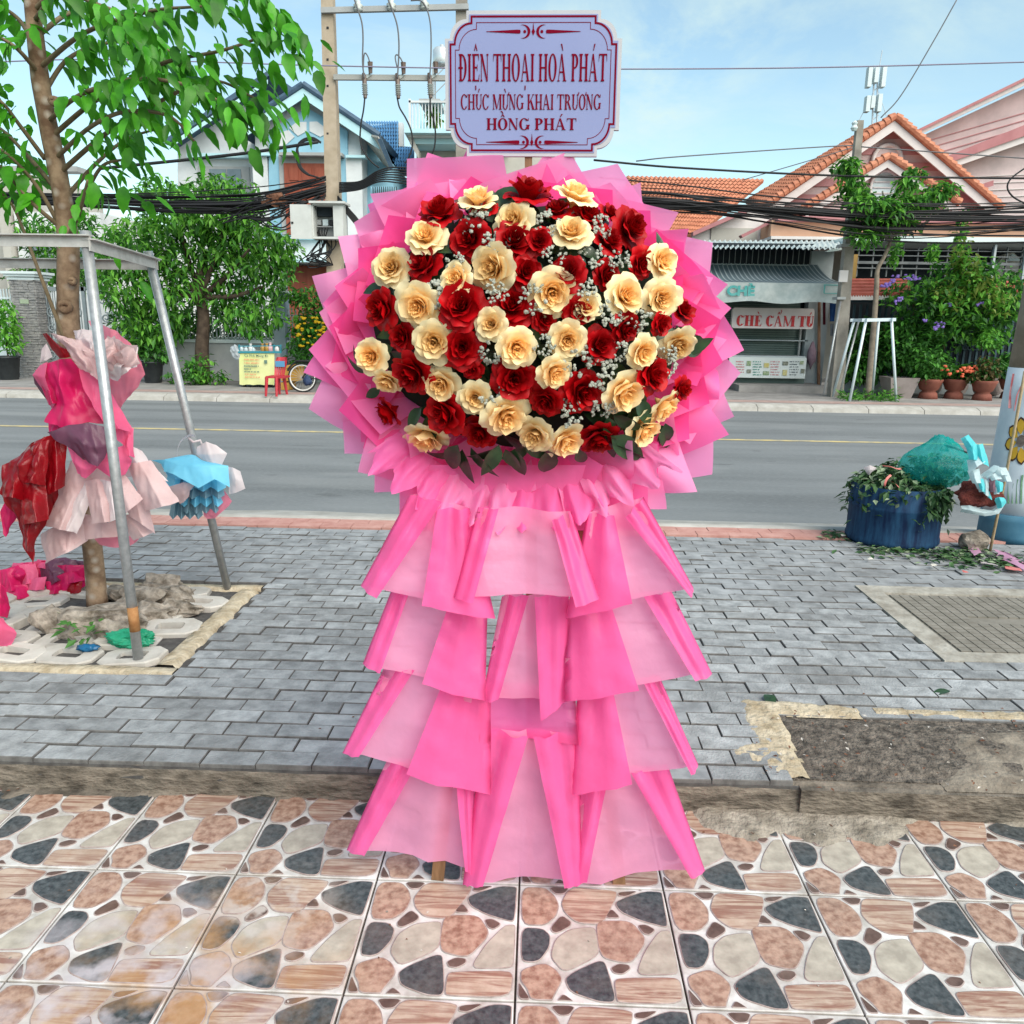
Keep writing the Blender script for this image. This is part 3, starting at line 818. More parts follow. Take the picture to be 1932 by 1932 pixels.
# ---- paper collar
tips = [(807,286,0),(766,302,1),(882,280,0),(1027,290,0),(1074,286,1),(1167,303,1),(1207,347,0),(1279,397,0),(1347,460,0),
        (1375,534,0),(1381,583,1),(1371,632,0),(1404,664,1),(1400,703,0),(1387,786,0),(1373,821,1),(1345,896,0),(1312,929,1),(1255,962,0),(1200,968,1),(1143,984,0),(1080,1002,1),
        (958,984,0),(892,976,1),(782,947,1),(705,929,0),(677,888,1),(648,856,0),(582,774,0),(572,705,0),(580,661,1),(604,592,1),(592,520,0),(637,448,0),
        (665,420,1),(689,385,0),(701,366,1),]
CU, CV = 988, 640
def kite(T_, size, spread, Y, curl, seed, twist=0.0, mat=None):
    "square sheet laid corner outwards, pleated towards the middle"
    T_ = Vector((T_[0], T_[1], 0)); c = Vector((CU, CV, 0))
    d = (T_ - c).normalized(); d = Vector((d.x * math.cos(twist) - d.y * math.sin(twist), d.x * math.sin(twist) + d.y * math.cos(twist), 0))
    n = Vector((-d.y, d.x, 0))
    L_, R_ = T_ - d * size * math.cos(R(spread)) + n * size * math.sin(R(spread)), T_ - d * size * math.cos(R(spread)) - n * size * math.sin(R(spread))
    I_ = T_ - d * size * 1.75
    k = 8; rows = []
    for i in range(k + 1):
        row = []
        for j in range(k + 1):
            a, b = i / k, j / k
            p = T_ * (1 - a) * (1 - b) + L_ * a * (1 - b) + R_ * (1 - a) * b + I_ * a * b
            side = (a - b)
            inw = (a + b) / 2
            yy = Y - curl * (abs(side) ** 1.3) * (1 - .3 * inw) + .035 * inw * (1 if curl > 0 else .4) + .012 * math.sin(3 * side + seed) * (1 - inw)
            q = P(p.x, p.y, yy)
            q += noise.noise_vector(q * 7 + Vector((seed, 0, 0))) * .009 + Vector((0, 1, 0)) * (.010 * abs(noise.noise(q * 16 + Vector((0, seed, 0)))) + .009 * curl / .06 * math.sin(4.5 * side + seed * 2) * (1 - .5 * inw))
            row.append(q)
        rows.append(row)
    MB().grid(rows).build('paper_sheet', mat or m_film, stand, smooth=True)
rk = random.Random(11)
for i, (u, v, lay) in enumerate(tips):
    bottom = v > 840 and 660 < u < 1330
    kite((u, v), rk.uniform(150, 215) if not bottom else rk.uniform(105, 140), rk.uniform(38, 52), YC + (.0 if lay else .035) + rk.uniform(-.008, .008) - (.05 if bottom else 0),
         rk.uniform(.04, .10) * (1 if rk.random() < .6 else -.7), i * 1.7, rk.uniform(-.28, .28), m_midf if rk.random() < .22 else m_film)
for i in range(26):                       # inner ring seen between the flowers and the outer sheets
    a = 2 * PI * i / 26 + .1
    kite((CU + 375 * math.cos(a), CV + 330 * math.sin(a) + 10), 135, 50, YC - .03 + rk.uniform(-.01, .01), .04, i * 2.3 + 5, rk.uniform(-.3, .3), m_hotf)
for i in range(17):                       # smaller folded corners between the big sheets
    a = 2 * PI * i / 17 + rk.uniform(-.1, .1)
    kite((CU + rk.uniform(372, 396) * math.cos(a), CV + rk.uniform(318, 346) * math.sin(a) + 6), rk.uniform(80, 120), rk.uniform(36, 54), YC - .012 + rk.uniform(-.012, .012), rk.uniform(.03, .08) * rk.choice((1, -1)), i * 1.9 + 9, rk.uniform(-.4, .4), m_midf if i % 2 else m_film)
# gathered ruffle under the flowers
for q in range(4):
    a0_, a1_ = R(42 + q * 24), R(42 + (q + 1) * 24 + 4)
    rows = []
    for j in range(9):
        t_ = j / 8; row = []
        for i in range(41):
            a = a0_ + (a1_ - a0_) * i / 40; w_ = i * .92 + q * 1.3 + 2.2 * noise.noise(Vector((i * .12, q * 3.1, 5)))
            saw = abs((w_ / 5.6) % 2 - 1)
            rad = 1.0 + (.21 + .15 * saw + .05 * noise.noise(Vector((w_ * .4, q, 0)))) * t_
            yy = YC - .045 - .055 * t_ - (.075 * saw + .03 * noise.noise(Vector((w_ * .3, t_ * 2, q)))) * (.25 + t_) 
            row.append(P(CU + 298 * rad * math.cos(a), CV + 262 * rad * math.sin(a) + 12, yy))
        rows.append(row)
    MB().grid(rows).build('paper_ruffle', m_midf if q % 2 else m_film, stand, smooth=True)
# lower lip of the collar
def sk(x, y): return (626.1 + x * .4259, 894.4 + y * .4259)
lip = [[(440, 60), (520, 40), (600, 75), (640, 20)], [(560, 40), (640, 50), (760, 70), (800, 20)], [(760, 30), (850, 20), (1000, 60), (1010, 0)],
       [(1000, 20), (1060, 40), (1150, 90), (1180, 10)], [(1120, 30), (1200, 40), (1330, 90), (1370, 0)], [(1300, 30), (1420, 30), (1500, 80), (1520, 0)], [(250, 20), (340, 40), (440, 90), (470, 10)]]
low = [[(360, 100), (470, 110), (590, 130), (640, 150)], [(560, 70), (625, 190), (700, 150), (790, 205)], [(760, 100), (790, 205), (880, 140), (1020, 240)],
       [(1030, 180), (1060, 268), (1140, 180), (1230, 215)], [(1140, 110), (1225, 215), (1290, 130), (1380, 110)], [(1320, 90), (1470, 160), (1500, 90), (1605, 85)], [(185, 80), (330, 70), (400, 110), (480, 110)]]
for i in ():
    dy = [0, -.045, -.005, -.05]
    c0 = [P(*sk(*p), YC - .10 + dy[j] * .5) for j, p in enumerate(lip[i])]
    c1 = [P(*sk((p[0] + q[0]) / 2, (p[1] + q[1]) / 2), YC - .12 + dy[j]) for j, (p, q) in enumerate(zip(lip[i], low[i]))]
    c2 = [P(*sk(*p), YC - .10 + dy[j] * 1.2 - .02 * (i % 2)) for j, p in enumerate(low[i])]
    MB().grid(sheet_rows([c0, c1, c2], 5, .006, 9, i)).build('paper_sheet', m_film, stand, smooth=True)

# ---- skirt of hanging sheets: (top row, bottom row); F marks a flap folded to the front
tiers = [
 (1.955, 1.90, [[(490,120,1),(345,90,0),(610,150,0),(470,150,1)], [(200,548,1),(128,495,0),(725,640,0),(400,580,1)]]),
 (1.965, 1.91, [[(1250,180,1),(1130,170,0),(1380,100,0),(1300,190,1)], [(1330,570,1),(1035,640,0),(1600,500,0),(1590,546,1)]]),
 (1.945, 1.875, [[(740,150,1),(650,140,0),(1060,160,0),(975,200,1)], [(625,572,1),(540,545,0),(1185,548,0),(1080,590,1)]]),
 (1.985, 1.925, [[(345,520,1),(270,500,0),(690,600,0),(520,570,1)], [(215,880,1),(138,838,0),(680,1000,0),(400,930,1)]]),
 (1.99, 1.93, [[(1230,560,1),(1040,560,0),(1500,510,0),(1380,540,1)], [(1360,955,1),(1030,1005,0),(1685,885,0),(1610,918,1)]]),
 (1.98, 1.945, [[(872,540,1),(755,530,0),(1050,530,0),(898,540,1)], [(738,1000,1),(665,1000,0),(1032,1010,0),(925,1090,1)]]),
 (1.99, 1.93, [[(370,860,1),(245,830,0),(705,930,0),(500,900,1)], [(120,1252,1),(50,1228,0),(705,1418,0),(330,1330,1)]]),
 (1.995, 1.935, [[(1240,930,1),(1090,940,0),(1445,880,0),(1370,900,1)], [(1330,1370,1),(1048,1420,0),(1622,1282,0),(1590,1328,1)]]),
 (1.99, 1.955, [[(662,920,0),(660,920,0),(1075,940,0),(1073,940,0)], [(658,1180,0),(655,1178,0),(1095,1196,0),(1092,1196,0)]]),
 (1.985, 1.94, [[(385,1270,1),(255,1240,0),(640,1300,0),(545,1300,1)], [(145,1690,1),(68,1658,0),(640,1756,0),(590,1760,1)]]),
 (1.985, 1.94, [[(1225,1330,1),(1110,1330,0),(1485,1280,0),(1325,1320,1)], [(1130,1800,1),(1040,1826,0),(1652,1752,0),(1590,1790,1)]]),
 (1.975, 1.925, [[(870,1160,1),(675,1130,0),(1090,1140,0),(893,1160,1)], [(670,1822,1),(580,1816,0),(1110,1800,0),(1030,1834,1)]]),
]
rows = [[P(*sk(300 + (1100 * i / 20), yy), 2.03 + .012 * math.sin(i * 1.7 + yy * .02)) for i in range(21)] for yy in (-40, 40, 120, 190, 250)]
MB().grid(rows).build('skirt_lining', m_mids, stand, smooth=True)
def subdiv(seg, k, shape):
    o = []
    for i in range(len(seg) - 1):
        for j in range(k): o.append(seg[i].lerp(seg[i + 1], j / k) + Vector((0, shape(i, j / k), 0)))
    return o + [seg[-1]]
for ti, (yt, yb, (top, bot)) in enumerate(tiers):
    def pt(p, Y): return P(*sk(p[0], p[1]), Y - (.034 if p[2] else 0))
    rows_ = []
    rc = random.Random(ti + 40)
    ridges = [(rc.random(), rc.uniform(-.25, .25), rc.uniform(.025, .07), rc.uniform(.006, .020) * rc.choice((1, 1, -1))) for _ in range(8)]
    K = 18
    for i in range(K + 1):
        s = i / K
        Y = yt + (yb - yt) * s
        ctl = []
        for j in range(4):
            a, b = top[j], bot[j]
            ctl.append(pt((a[0] + (b[0] - a[0]) * s, a[1] + (b[1] - a[1]) * s, a[2]), Y))
        amp = .004 + .012 * (1 - s)
        rw = subdiv(ctl, 8, lambda q, t_: (amp * math.sin(t_ * PI * 3 + ti * 1.3 + q) * math.sin(PI * t_) + (.016 if q == 1 else -.006) * math.sin(PI * t_) * (.4 + s)))
        for j, p in enumerate(rw):
            n_ = noise.noise(Vector((p.x * 9 + ti * 5, p.z * 4, ti))) * .012 + abs(noise.noise(Vector((p.x * 15 + p.z * 9, p.z * 8 - p.x * 4, ti * 2.0)))) * .022 + abs(noise.noise(Vector((p.x * 30 - p.z * 12, p.z * 9, ti * 3.0)))) * .007
            ta = j / (len(rw) - 1)
            fl_ = 1 if len(rw) // 3 <= j < 2 * len(rw) // 3 else .3
            n_ *= .5 + .5 * fl_
            for c_0, c_1, w_0, a_0 in ridges: n_ += fl_ * a_0 * max(0, 1 - abs(ta - c_0 - c_1 * (s - .5)) / w_0)
            rw[j] = p + Vector((0, -n_ * (1.15 - s * .45), 0))
            if rw[j].z < .006: rw[j].z = .006
        rows_.append(rw)
    g_ = MB().grid(rows_)
    g_.m = [0 if ti != 8 and 8 <= (q_ % 24) < 16 else 1 for q_ in range(len(g_.f))]
    g_.build('skirt_sheet', [m_film2, m_hots], stand, smooth=True)

# ---- roses
def rose_mesh(name, seed, mat, whorls, ruffle, point):
    rg = random.Random(seed); mb = MB()
    a_off = rg.uniform(0, 6)
    for wi, (n, p0, p1, L_, r0, wd, z0) in enumerate(whorls):
        a_off += 2.4
        for q in range(n):
            th0 = a_off + 2 * PI * q / n + rg.uniform(-.12, .12)
            f0, f1 = R(p0 + rg.uniform(-5, 5)), R(p1 + rg.uniform(-14, 14))
            LL = L_ * rg.uniform(.9, 1.1); ph = rg.uniform(0, 6)
            nv, nu = 7, 6
            prof, r_, z = [], r0, z0
            for i in range(nv + 1):
                prof.append((r_, z))
                al = f0 + (f1 - f0) * ((i + .5) / nv) ** 1.6
                r_ += math.sin(al) * LL / nv; z += math.cos(al) * LL / nv
            rows = []
            for i, (r_, z) in enumerate(prof):
                v = i / nv
                w_ = wd * (math.sin(PI * (.12 + .66 * v)) ** .8)
                row = []
                for j in range(nu + 1):
                    uu = 2 * j / nu - 1
                    tipd = (1 - uu * uu) * point * (v ** 3) - point * .5 * v ** 3
                    re = max(r_, .16)
                    th = th0 + uu * w_ / re * (.55 + .45 * min(1, re / .4))
                    rr = r_ + tipd * math.sin(f1) - .05 * uu * uu * (1 - v) + ruffle * v * v * math.sin(uu * 5 + ph) * .5
                    zz = z + tipd * math.cos(f1) + ruffle * v * v * math.sin(uu * 4.3 + ph * 2) + .10 * uu * uu * v * (1 if f1 < 1.2 else -.5)
                    row.append(Vector((rr * math.cos(th), rr * math.sin(th), zz)))
                rows.append(row)
            mb.grid(rows)
    # calyx
    mb.lathe((0, 0, 0), [(.02, -.25), (.10, -.12), (.16, 0.0), (.12, .1)], 8)
    return mb.mesh(name, mat, smooth=True)
def petal_mat(name, inner, outer, trans=.25, rough=.55):
    m = bpy.data.materials.new(name); m.use_nodes = True
    t = m.node_tree; t.nodes.clear(); N, L = t.nodes, t.links
    o = N.new('ShaderNodeOutputMaterial'); b = N.new('ShaderNodeBsdfPrincipled')
    b.inputs['Roughness'].default_value = rough; b.inputs['Specular IOR Level'].default_value = .25
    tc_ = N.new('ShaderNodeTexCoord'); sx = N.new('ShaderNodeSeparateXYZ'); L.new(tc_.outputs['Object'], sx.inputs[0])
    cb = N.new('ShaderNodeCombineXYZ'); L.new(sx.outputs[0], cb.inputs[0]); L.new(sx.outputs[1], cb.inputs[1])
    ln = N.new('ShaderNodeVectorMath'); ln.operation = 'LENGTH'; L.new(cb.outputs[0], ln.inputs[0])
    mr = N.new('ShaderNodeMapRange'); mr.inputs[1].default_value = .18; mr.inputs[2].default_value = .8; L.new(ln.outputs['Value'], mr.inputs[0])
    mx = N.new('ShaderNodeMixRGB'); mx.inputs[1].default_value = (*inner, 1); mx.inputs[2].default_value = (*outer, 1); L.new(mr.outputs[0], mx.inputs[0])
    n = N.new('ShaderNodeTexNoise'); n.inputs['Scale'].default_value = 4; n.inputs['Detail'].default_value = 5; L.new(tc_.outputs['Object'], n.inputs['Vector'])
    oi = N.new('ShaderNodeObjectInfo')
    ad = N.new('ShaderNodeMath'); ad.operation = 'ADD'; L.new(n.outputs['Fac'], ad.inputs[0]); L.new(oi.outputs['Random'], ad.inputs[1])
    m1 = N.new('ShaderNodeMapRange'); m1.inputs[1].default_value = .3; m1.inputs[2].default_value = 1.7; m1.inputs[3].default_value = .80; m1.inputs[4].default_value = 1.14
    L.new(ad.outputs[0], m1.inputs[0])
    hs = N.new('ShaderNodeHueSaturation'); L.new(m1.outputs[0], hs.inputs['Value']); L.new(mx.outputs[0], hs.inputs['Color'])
    L.new(hs.outputs[0], b.inputs['Base Color'])
    tr = N.new('ShaderNodeBsdfTranslucent'); L.new(hs.outputs[0], tr.inputs[0])
    ms = N.new('ShaderNodeMixShader'); ms.inputs[0].default_value = trans
    L.new(b.outputs[0], ms.inputs[1]); L.new(tr.outputs[0], ms.inputs[2]); L.new(ms.outputs[0], o.inputs[0])
    return m
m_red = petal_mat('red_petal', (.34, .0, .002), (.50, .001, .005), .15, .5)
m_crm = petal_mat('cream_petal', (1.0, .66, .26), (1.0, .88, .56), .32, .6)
W_red = [(3, -16, -6, .52, .03, .20, .06), (4, -6, 5, .58, .06, .28, .04), (5, 2, 20, .64, .09, .36, .02), (5, 10, 42, .72, .12, .44, .0), (6, 22, 74, .80, .14, .52, -.03), (6, 40, 112, .82, .15, .54, -.06)]
W_crm = [(3, -16, -8, .40, .03, .16, .10), (5, -5, 4, .46, .06, .22, .08), (6, 0, 18, .52, .10, .30, .05), (6, 10, 38, .60, .13, .38, .03), (6, 26, 68, .74, .15, .50, .0), (6, 46, 104, .84, .16, .54, -.03)]
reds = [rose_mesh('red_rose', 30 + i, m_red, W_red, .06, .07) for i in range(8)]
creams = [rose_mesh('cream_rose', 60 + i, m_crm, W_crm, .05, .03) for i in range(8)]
RED = [(865,120,105),(455,200,100),(655,190,64),(1000,190,66),(1140,215,78),(1240,200,52),(1335,270,92),(600,320,98),(800,330,95),(915,330,66),(1235,330,78),(1385,430,74),(390,440,88),(1050,480,84),(1220,480,68),
       (850,470,84),(560,630,118),(790,630,118),(195,640,98),(1095,650,64),(1310,725,78),(1575,650,62),(1475,710,58),(940,690,64),(285,770,68),(560,820,98),(1190,810,88),(335,935,96),(605,910,58),(800,965,98),(1430,945,86),(1570,1010,62),
       (1110,1020,98),(950,1060,78),(490,1120,98),(225,1115,78),(645,1210,86),(1185,1230,98)]
CRM = [(635,140,85),(1080,120,90),(800,235,90),(1065,290,95),(395,310,90),(235,450,85),(1480,420,82),(535,500,85),(710,450,108),(975,560,105),(1310,580,92),(1480,590,84),(1135,630,64),(360,625,100),(695,710,72),(430,790,92),(810,815,95),
       (1045,780,92),(1390,840,78),(1555,805,82),(140,860,86),(215,975,64),(465,985,88),(620,1050,76),(985,930,84),(760,1130,110),(1305,1020,96),(1490,1090,82),(395,1230,96),(900,1220,92),(1035,1245,88),(1390,1190,88)]
def c5(x, y): return (644 + x * .4074, 322 + y * .4074)
def dome(x, y):
    "depth and outward direction of the flower dome at a crop position"
    X_, Z_ = (x - 850) / 790, (y - 710) / 660
    r2 = min(.97, X_ * X_ + Z_ * Z_)
    return 2.05 - .19 * math.sqrt(1 - r2), Vector((X_ * .75, -math.sqrt(1 - r2) - .25, -Z_ * .75)).normalized()
rr = random.Random(5)
def put(name, meshes, x, y, r_, up=0.0, push=0.0):
    Y, n = dome(x, y)
    n = (n + Vector((rr.uniform(-.5, .5), 0, rr.uniform(-.45, .4) + up))).normalized()
    p = P(*c5(x, y), Y - push)
    s = r_ * .4074 / FPX * (p - CAM).dot(_F) * 1.27 * rr.uniform(.94, 1.08)
    m4 = Matrix.Translation(p - n * s * .25) @ frame(n) @ Matrix.Rotation(rr.uniform(0, 6.28), 4, 'Z') @ Matrix.Diagonal((s, s, s * 1.05, 1))
    return place(name, meshes[rr.randrange(len(meshes))], stand, m4)
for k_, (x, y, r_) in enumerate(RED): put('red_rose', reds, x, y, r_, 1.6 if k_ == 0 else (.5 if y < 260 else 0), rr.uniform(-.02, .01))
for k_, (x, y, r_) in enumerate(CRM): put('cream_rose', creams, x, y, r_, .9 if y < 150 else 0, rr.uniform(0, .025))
# baby's breath
m_gyp = M('gypsophila_bud', (.50, .51, .45), (.34, .36, .30), 160, .8, trans=.1)
m_leafd = M('rose_leaf', (.012, .035, .014), (.03, .075, .028), 30, .35, spec=.5, trans=.08)
gyps = []
for q in range(4):
    rg = random.Random(q); b = MB()
    for i in range(34):
        a, rad = rg.uniform(0, 6.28), math.sqrt(rg.random())
        c = Vector((rad * math.cos(a), rad * math.sin(a), rg.uniform(.1, .5) * (1.2 - rad)))
        b.ico(c, rg.uniform(.10, .17), 0, (1, 1, .8), .12, 0, rg)
        b.ico(c + Vector((rg.uniform(-.1, .1), rg.uniform(-.1, .1), .06)), rg.uniform(.06, .1), 0, (1, 1, .8), .12, 0, rg)
        if i % 3 == 0: b.tube([c, c * .5 + Vector((0, 0, -.4))], .012, 4, 1)
    gyps.append(b.mesh('gypsophila', [m_gyp, m_leafd]))
for x, y in [(605,225),(945,245),(1215,250),(715,335),(520,430),(985,385),(1165,385),(1290,425),(715,565),(435,580),(1140,555),(1255,650),(1390,710),(680,850),(935,810),(1105,885),(1290,845),(1215,945),(1520,920),(1045,1120),(1225,1095),(710,1060),(880,590),(1500,860)]:
    put('gypsophila', gyps, x, y, rr.uniform(44, 60), 0, .02)
# foliage
def leaf_mesh(name, mat, wd=.42, fold=.18, n=6, droop=.15, ser=0.0):
    rows = []
    for i in range(n + 1):
        t_ = i / n
        w_ = wd * (math.sin(PI * t_ ** .85) ** .8) * (1 - .25 * t_) + .004
        w_ *= 1 + (ser if i % 2 else -ser)
        rows.append([Vector((-w_, t_, fold * w_ - droop * t_ * t_)), Vector((0, t_, -droop * t_ * t_)), Vector((w_, t_, fold * w_ - droop * t_ * t_))])
    return MB().grid(rows).mesh(name, mat, smooth=True)
fleaf = [leaf_mesh('leaf', m_leafd, .25, .3), leaf_mesh('leaf', m_leafd, .29, .4, droop=.3)]
def put_leaf(x, y, ang, ln, push=-.03, meshes=fleaf, tilt=.25):
    Y, n = dome(x, y)
    p = P(*c5(x, y), Y - push)
    d = Vector((math.cos(ang), 0, -math.sin(ang)))
    n = (n + Vector((rr.uniform(-.4, .4), 0, rr.uniform(-.4, .4)))).normalized()
    d = (d - n * d.dot(n) + n * tilt).normalized(); x_ = d.cross(n).normalized(); n = x_.cross(d)
    s = ln * .4074 / FPX * (3.3 if y > 1100 else 2.6)
    m4 = Matrix(((x_.x, d.x, n.x, p.x), (x_.y, d.y, n.y, p.y), (x_.z, d.z, n.z, p.z), (0, 0, 0, 1))) @ Matrix.Diagonal((s, s, s, 1))
    place('leaf', meshes[rr.randrange(len(meshes))], stand, m4)
for x, y, a, l in [(200,540,3.0,80),(320,480,2.6,90),(300,510,1.9,80),(120,930,3.6,90),(90,900,3.9,80),(180,1010,2.6,80),(300,700,2.7,80),(240,820,2.9,90),(370,1100,2.4,110),(420,1130,1.9,110),
                   (540,1270,2.1,110),(560,1290,1.7,120),(600,1280,1.2,120),(520,1300,2.6,90),(730,1270,1.9,110),(760,1290,1.3,90),(800,1290,1.5,110),(850,1270,.7,110),(960,1290,1.5,110),(700,1290,2.4,80),(1100,1290,1.3,70),
                   (1230,1260,.9,150),(1250,1230,.6,140),(1300,1180,.4,110),(1480,1180,.9,110),(1500,1170,1.3,100),(1570,800,.2,150),(1580,830,-.1,130),(1400,600,.2,90),(1420,560,.5,90),(1400,660,.8,90),(1230,700,.2,80),(1260,1130,.6,100),
                   (1230,1140,1.2,90),(450,370,3.0,90),(430,360,.6,80),(720,200,4.6,80),(740,210,5.0,80),(700,240,4.2,80),(1060,370,1.0,90),(1090,360,.4,90),(640,260,4.7,110),(880,420,1.2,90),(270,730,2.7,90),(890,720,1.3,70),(1350,1000,.7,100),(1370,1060,1.0,110)]:
    put_leaf(x, y, a, l, .02 if y > 1200 else -.02)
for i in range(110):
    a, rad = rr.uniform(0, 6.28), math.sqrt(rr.random()) * .98
    put_leaf(850 + 740 * rad * math.cos(a), 710 + 600 * rad * math.sin(a), rr.uniform(0, 6.28), rr.uniform(90, 130), -.055, tilt=.1)
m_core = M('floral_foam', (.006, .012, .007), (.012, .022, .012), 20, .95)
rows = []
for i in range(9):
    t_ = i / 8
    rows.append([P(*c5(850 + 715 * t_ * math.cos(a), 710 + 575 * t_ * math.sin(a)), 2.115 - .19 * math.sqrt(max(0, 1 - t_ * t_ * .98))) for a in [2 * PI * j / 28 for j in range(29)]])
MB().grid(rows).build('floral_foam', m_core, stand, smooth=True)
# ================================================================== tree pit and young tree on the left
m_gp = M('grass_paver', (.40, .37, .33), (.52, .49, .45), 9, .9, bump=.3, bscale=50, rand=.1)
m_rub = M('rubble', (.10, .08, .06), (.38, .33, .28), 16, .95, bump=.7, bscale=40)
m_soil = M('pit_soil', (.05, .04, .032), (.13, .105, .08), 18, 1, bump=.7)
x0, x1, y0, y1 = PIT
pit = thing('tree_pit', (-2.2, 3.6, ZS), 'square tree pit with beige mortar edge filled with loose concrete grass pavers', 'tree pit')
MB().box((x0 + .1, y0 + .09, ZS - .075), (x1 - .09, y1 - .08, ZS - .062)).build('soil', m_soil, pit)
for k_, (a, b) in enumerate((((x0, y0), (x1, y0 + .10)), ((x0, y1 - .09), (x1, y1)), ((x1 - .13, y0 + .10), (x1, y1 - .09)))):
    rows = []
    L_ = 40
    horiz = (b[0] - a[0]) > (b[1] - a[1])
    for i in range(L_ + 1):
        t_ = i / L_; row = []
        for j in range(5):
            s_ = j / 4
            x = a[0] + (b[0] - a[0]) * (t_ if horiz else s_); y = a[1] + (b[1] - a[1]) * (s_ if horiz else t_)
            n_ = noise.noise(Vector((x * 11, y * 11, 2)))
            ed = 0 if j in (1, 2, 3) else 1
            row.append(Vector((x + (n_ * .05 if ed and not horiz else 0), y + (n_ * .05 if ed and horiz else 0), ZS + (.004 + .006 * n_ if not ed else -.03))))
        rows.append(row)
    MB().grid(rows).build('mortar_edge', m_mort, pit, smooth=True)
gb = MB()
W2, D2, hh = .135, .085, .035
oc = [(-W2 + .045, -D2), (W2 - .045, -D2), (W2, -D2 + .04), (W2, D2 - .04), (W2 - .045, D2), (-W2 + .045, D2), (-W2, D2 - .04), (-W2, -D2 + .04)]
ho = [(-.055, -.034), (.055, -.034), (.062, -.02), (.062, .02), (.055, .034), (-.055, .034), (-.062, .02), (-.062, -.02)]
vs_ = [(*p, -hh) for p in oc] + [(p[0], p[1], hh - .006) for p in oc] + [(p[0] * .95, p[1] * .94, hh) for p in oc] + [(*p, hh) for p in ho] + [(*p, -hh) for p in ho]
gb.add(vs_, [(k * 8 + i, k * 8 + (i + 1) % 8, (k + 1) * 8 + (i + 1) % 8, (k + 1) * 8 + i) for k in range(4) for i in range(8)])
gp_me = gb.mesh('grass_paver', m_gp)
rg = random.Random(3)
for j in range(6):
    for i in range(6):
        x = x1 - .235 - i * .275 - (.13 if j % 2 else 0); y = y0 + .19 + j * .165
        if x < x0 + .2 or (abs(x + 2.17) < .16 and abs(y - 3.72) < .16): continue
        m4 = Matrix.Translation((x + rg.uniform(-.02, .02), y + rg.uniform(-.012, .012), ZS - .030 + rg.uniform(-.008, .012))) @ Matrix.Rotation(rg.uniform(-.16, .16), 4, 'Z') @ Matrix.Rotation(rg.uniform(-.09, .09), 4, 'X') @ Matrix.Rotation(rg.uniform(-.09, .09), 4, 'Y')
        place('grass_paver', gp_me, pit, m4)
def rock(name, c, r_, sq, seed, mat, parent, jit=.22, sub=2, **kw):
    b = MB(); b.ico((0, 0, 0), 1, 0, (1, 1, 1), 0, sub)
    sv = Vector((seed * 7.3, seed * 2.1, 0))
    b.v = [Vector(c) + Vector((v.x * sq[0], v.y * sq[1], v.z * sq[2])) * r_ * (1 + jit * 1.6 * noise.noise(v * 1.3 + sv) + jit * .7 * noise.noise(v * 3.5 + sv)) for v in b.v]
    return b.build(name, mat, parent, smooth=False, **kw)
rg = random.Random(8)
for k_, (u, v, r_, sq) in enumerate([(110,1178,.085,(1.2,.8,.7)),(180,1175,.16,(1.2,.8,.42)),(225,1180,.10,(1.2,.8,.5)),(275,1135,.10,(1.5,.7,.55)),(300,1110,.09,(1.3,.7,.6)),(330,1125,.08,(1.2,.9,.5)),(285,1160,.09,(1.4,.8,.4)),(225,1120,.09,(1,.7,.3)),(215,1195,.07,(1.3,.8,.7)),(90,1170,.06,(1.1,1,.8)),(345,1150,.07,(1.3,.7,.4)),(315,1150,.05,(1.3,1,.7)),(255,1140,.07,(1.4,.8,.4))]):
    p = G(u, v, ZS + .02); rock('stone', p, r_, (sq[0], sq[1], sq[2] * 1.35), k_, m_rub, pit, .34)
m_gbag = M('green_plastic', (.02, .30, .16), (.04, .42, .24), 20, .35, trans=.3)
b = MB(); b.ico((0, 0, 0), 1, 0, (1, 1, 1), 0, 3)
c_ = G(250, 1205, ZS + .03)
b.v = [c_ + Vector((v.x * .105, v.y * .05, v.z * .045)) * (1 + .3 * noise.noise(v * 1.6) + .35 * abs(noise.noise(v * 4)) - .2 * abs(noise.noise(v * 9))) for v in b.v]
b.build('plastic_bag', m_gbag, smooth=False, label='crumpled green plastic bag lying on the grass pavers', cat='plastic bag')
b = MB(); b.ico((0, 0, 0), 1, 0, (1, 1, 1), 0, 2)
c_ = G(165, 1222, ZS + .02)
b.v = [c_ + Vector((v.x * .045, v.y * .02, v.z * .016)) * (1 + .5 * noise.noise(v * 2.2)) for v in b.v]
b.build('wrapper', M('blue_plastic', (.01, .10, .22), None, rough=.3), smooth=True, label='small crushed dark blue wrapper on the grass pavers', cat='wrapper')
m_weed = M('weed_leaf', (.05, .16, .03), (.09, .24, .05), 30, .5, trans=.3)
def leafcards(mb, spots, size, rg, mats=1, droop=.4, flat=False, wd=.5):
    "small pointed leaves, four faces each"
    for p in spots:
        s = size * rg.uniform(.65, 1.3)
        a = rg.uniform(0, 6.28); el = rg.uniform(-1.1, .5) if not flat else rg.uniform(-.25, .25)
        d = Vector((math.cos(a) * math.cos(el), math.sin(a) * math.cos(el), math.sin(el) - droop * .5)).normalized()
        x = d.cross(Vector((rg.uniform(-.4, .4), rg.uniform(-.4, .4), 1))).normalized(); n = x.cross(d)
        w_ = s * wd
        mb.add([p, p + d * s * .45 + x * w_ * .5 + n * s * .07, p + d * s * .5 - n * s * .04, p + d * s * .45 - x * w_ * .5 + n * s * .07, p + d * s - n * s * droop * .25], [(0, 1, 2), (0, 2, 3), (1, 4, 2), (2, 4, 3)], rg.randrange(mats))
wb = MB(); rg = random.Random(4)
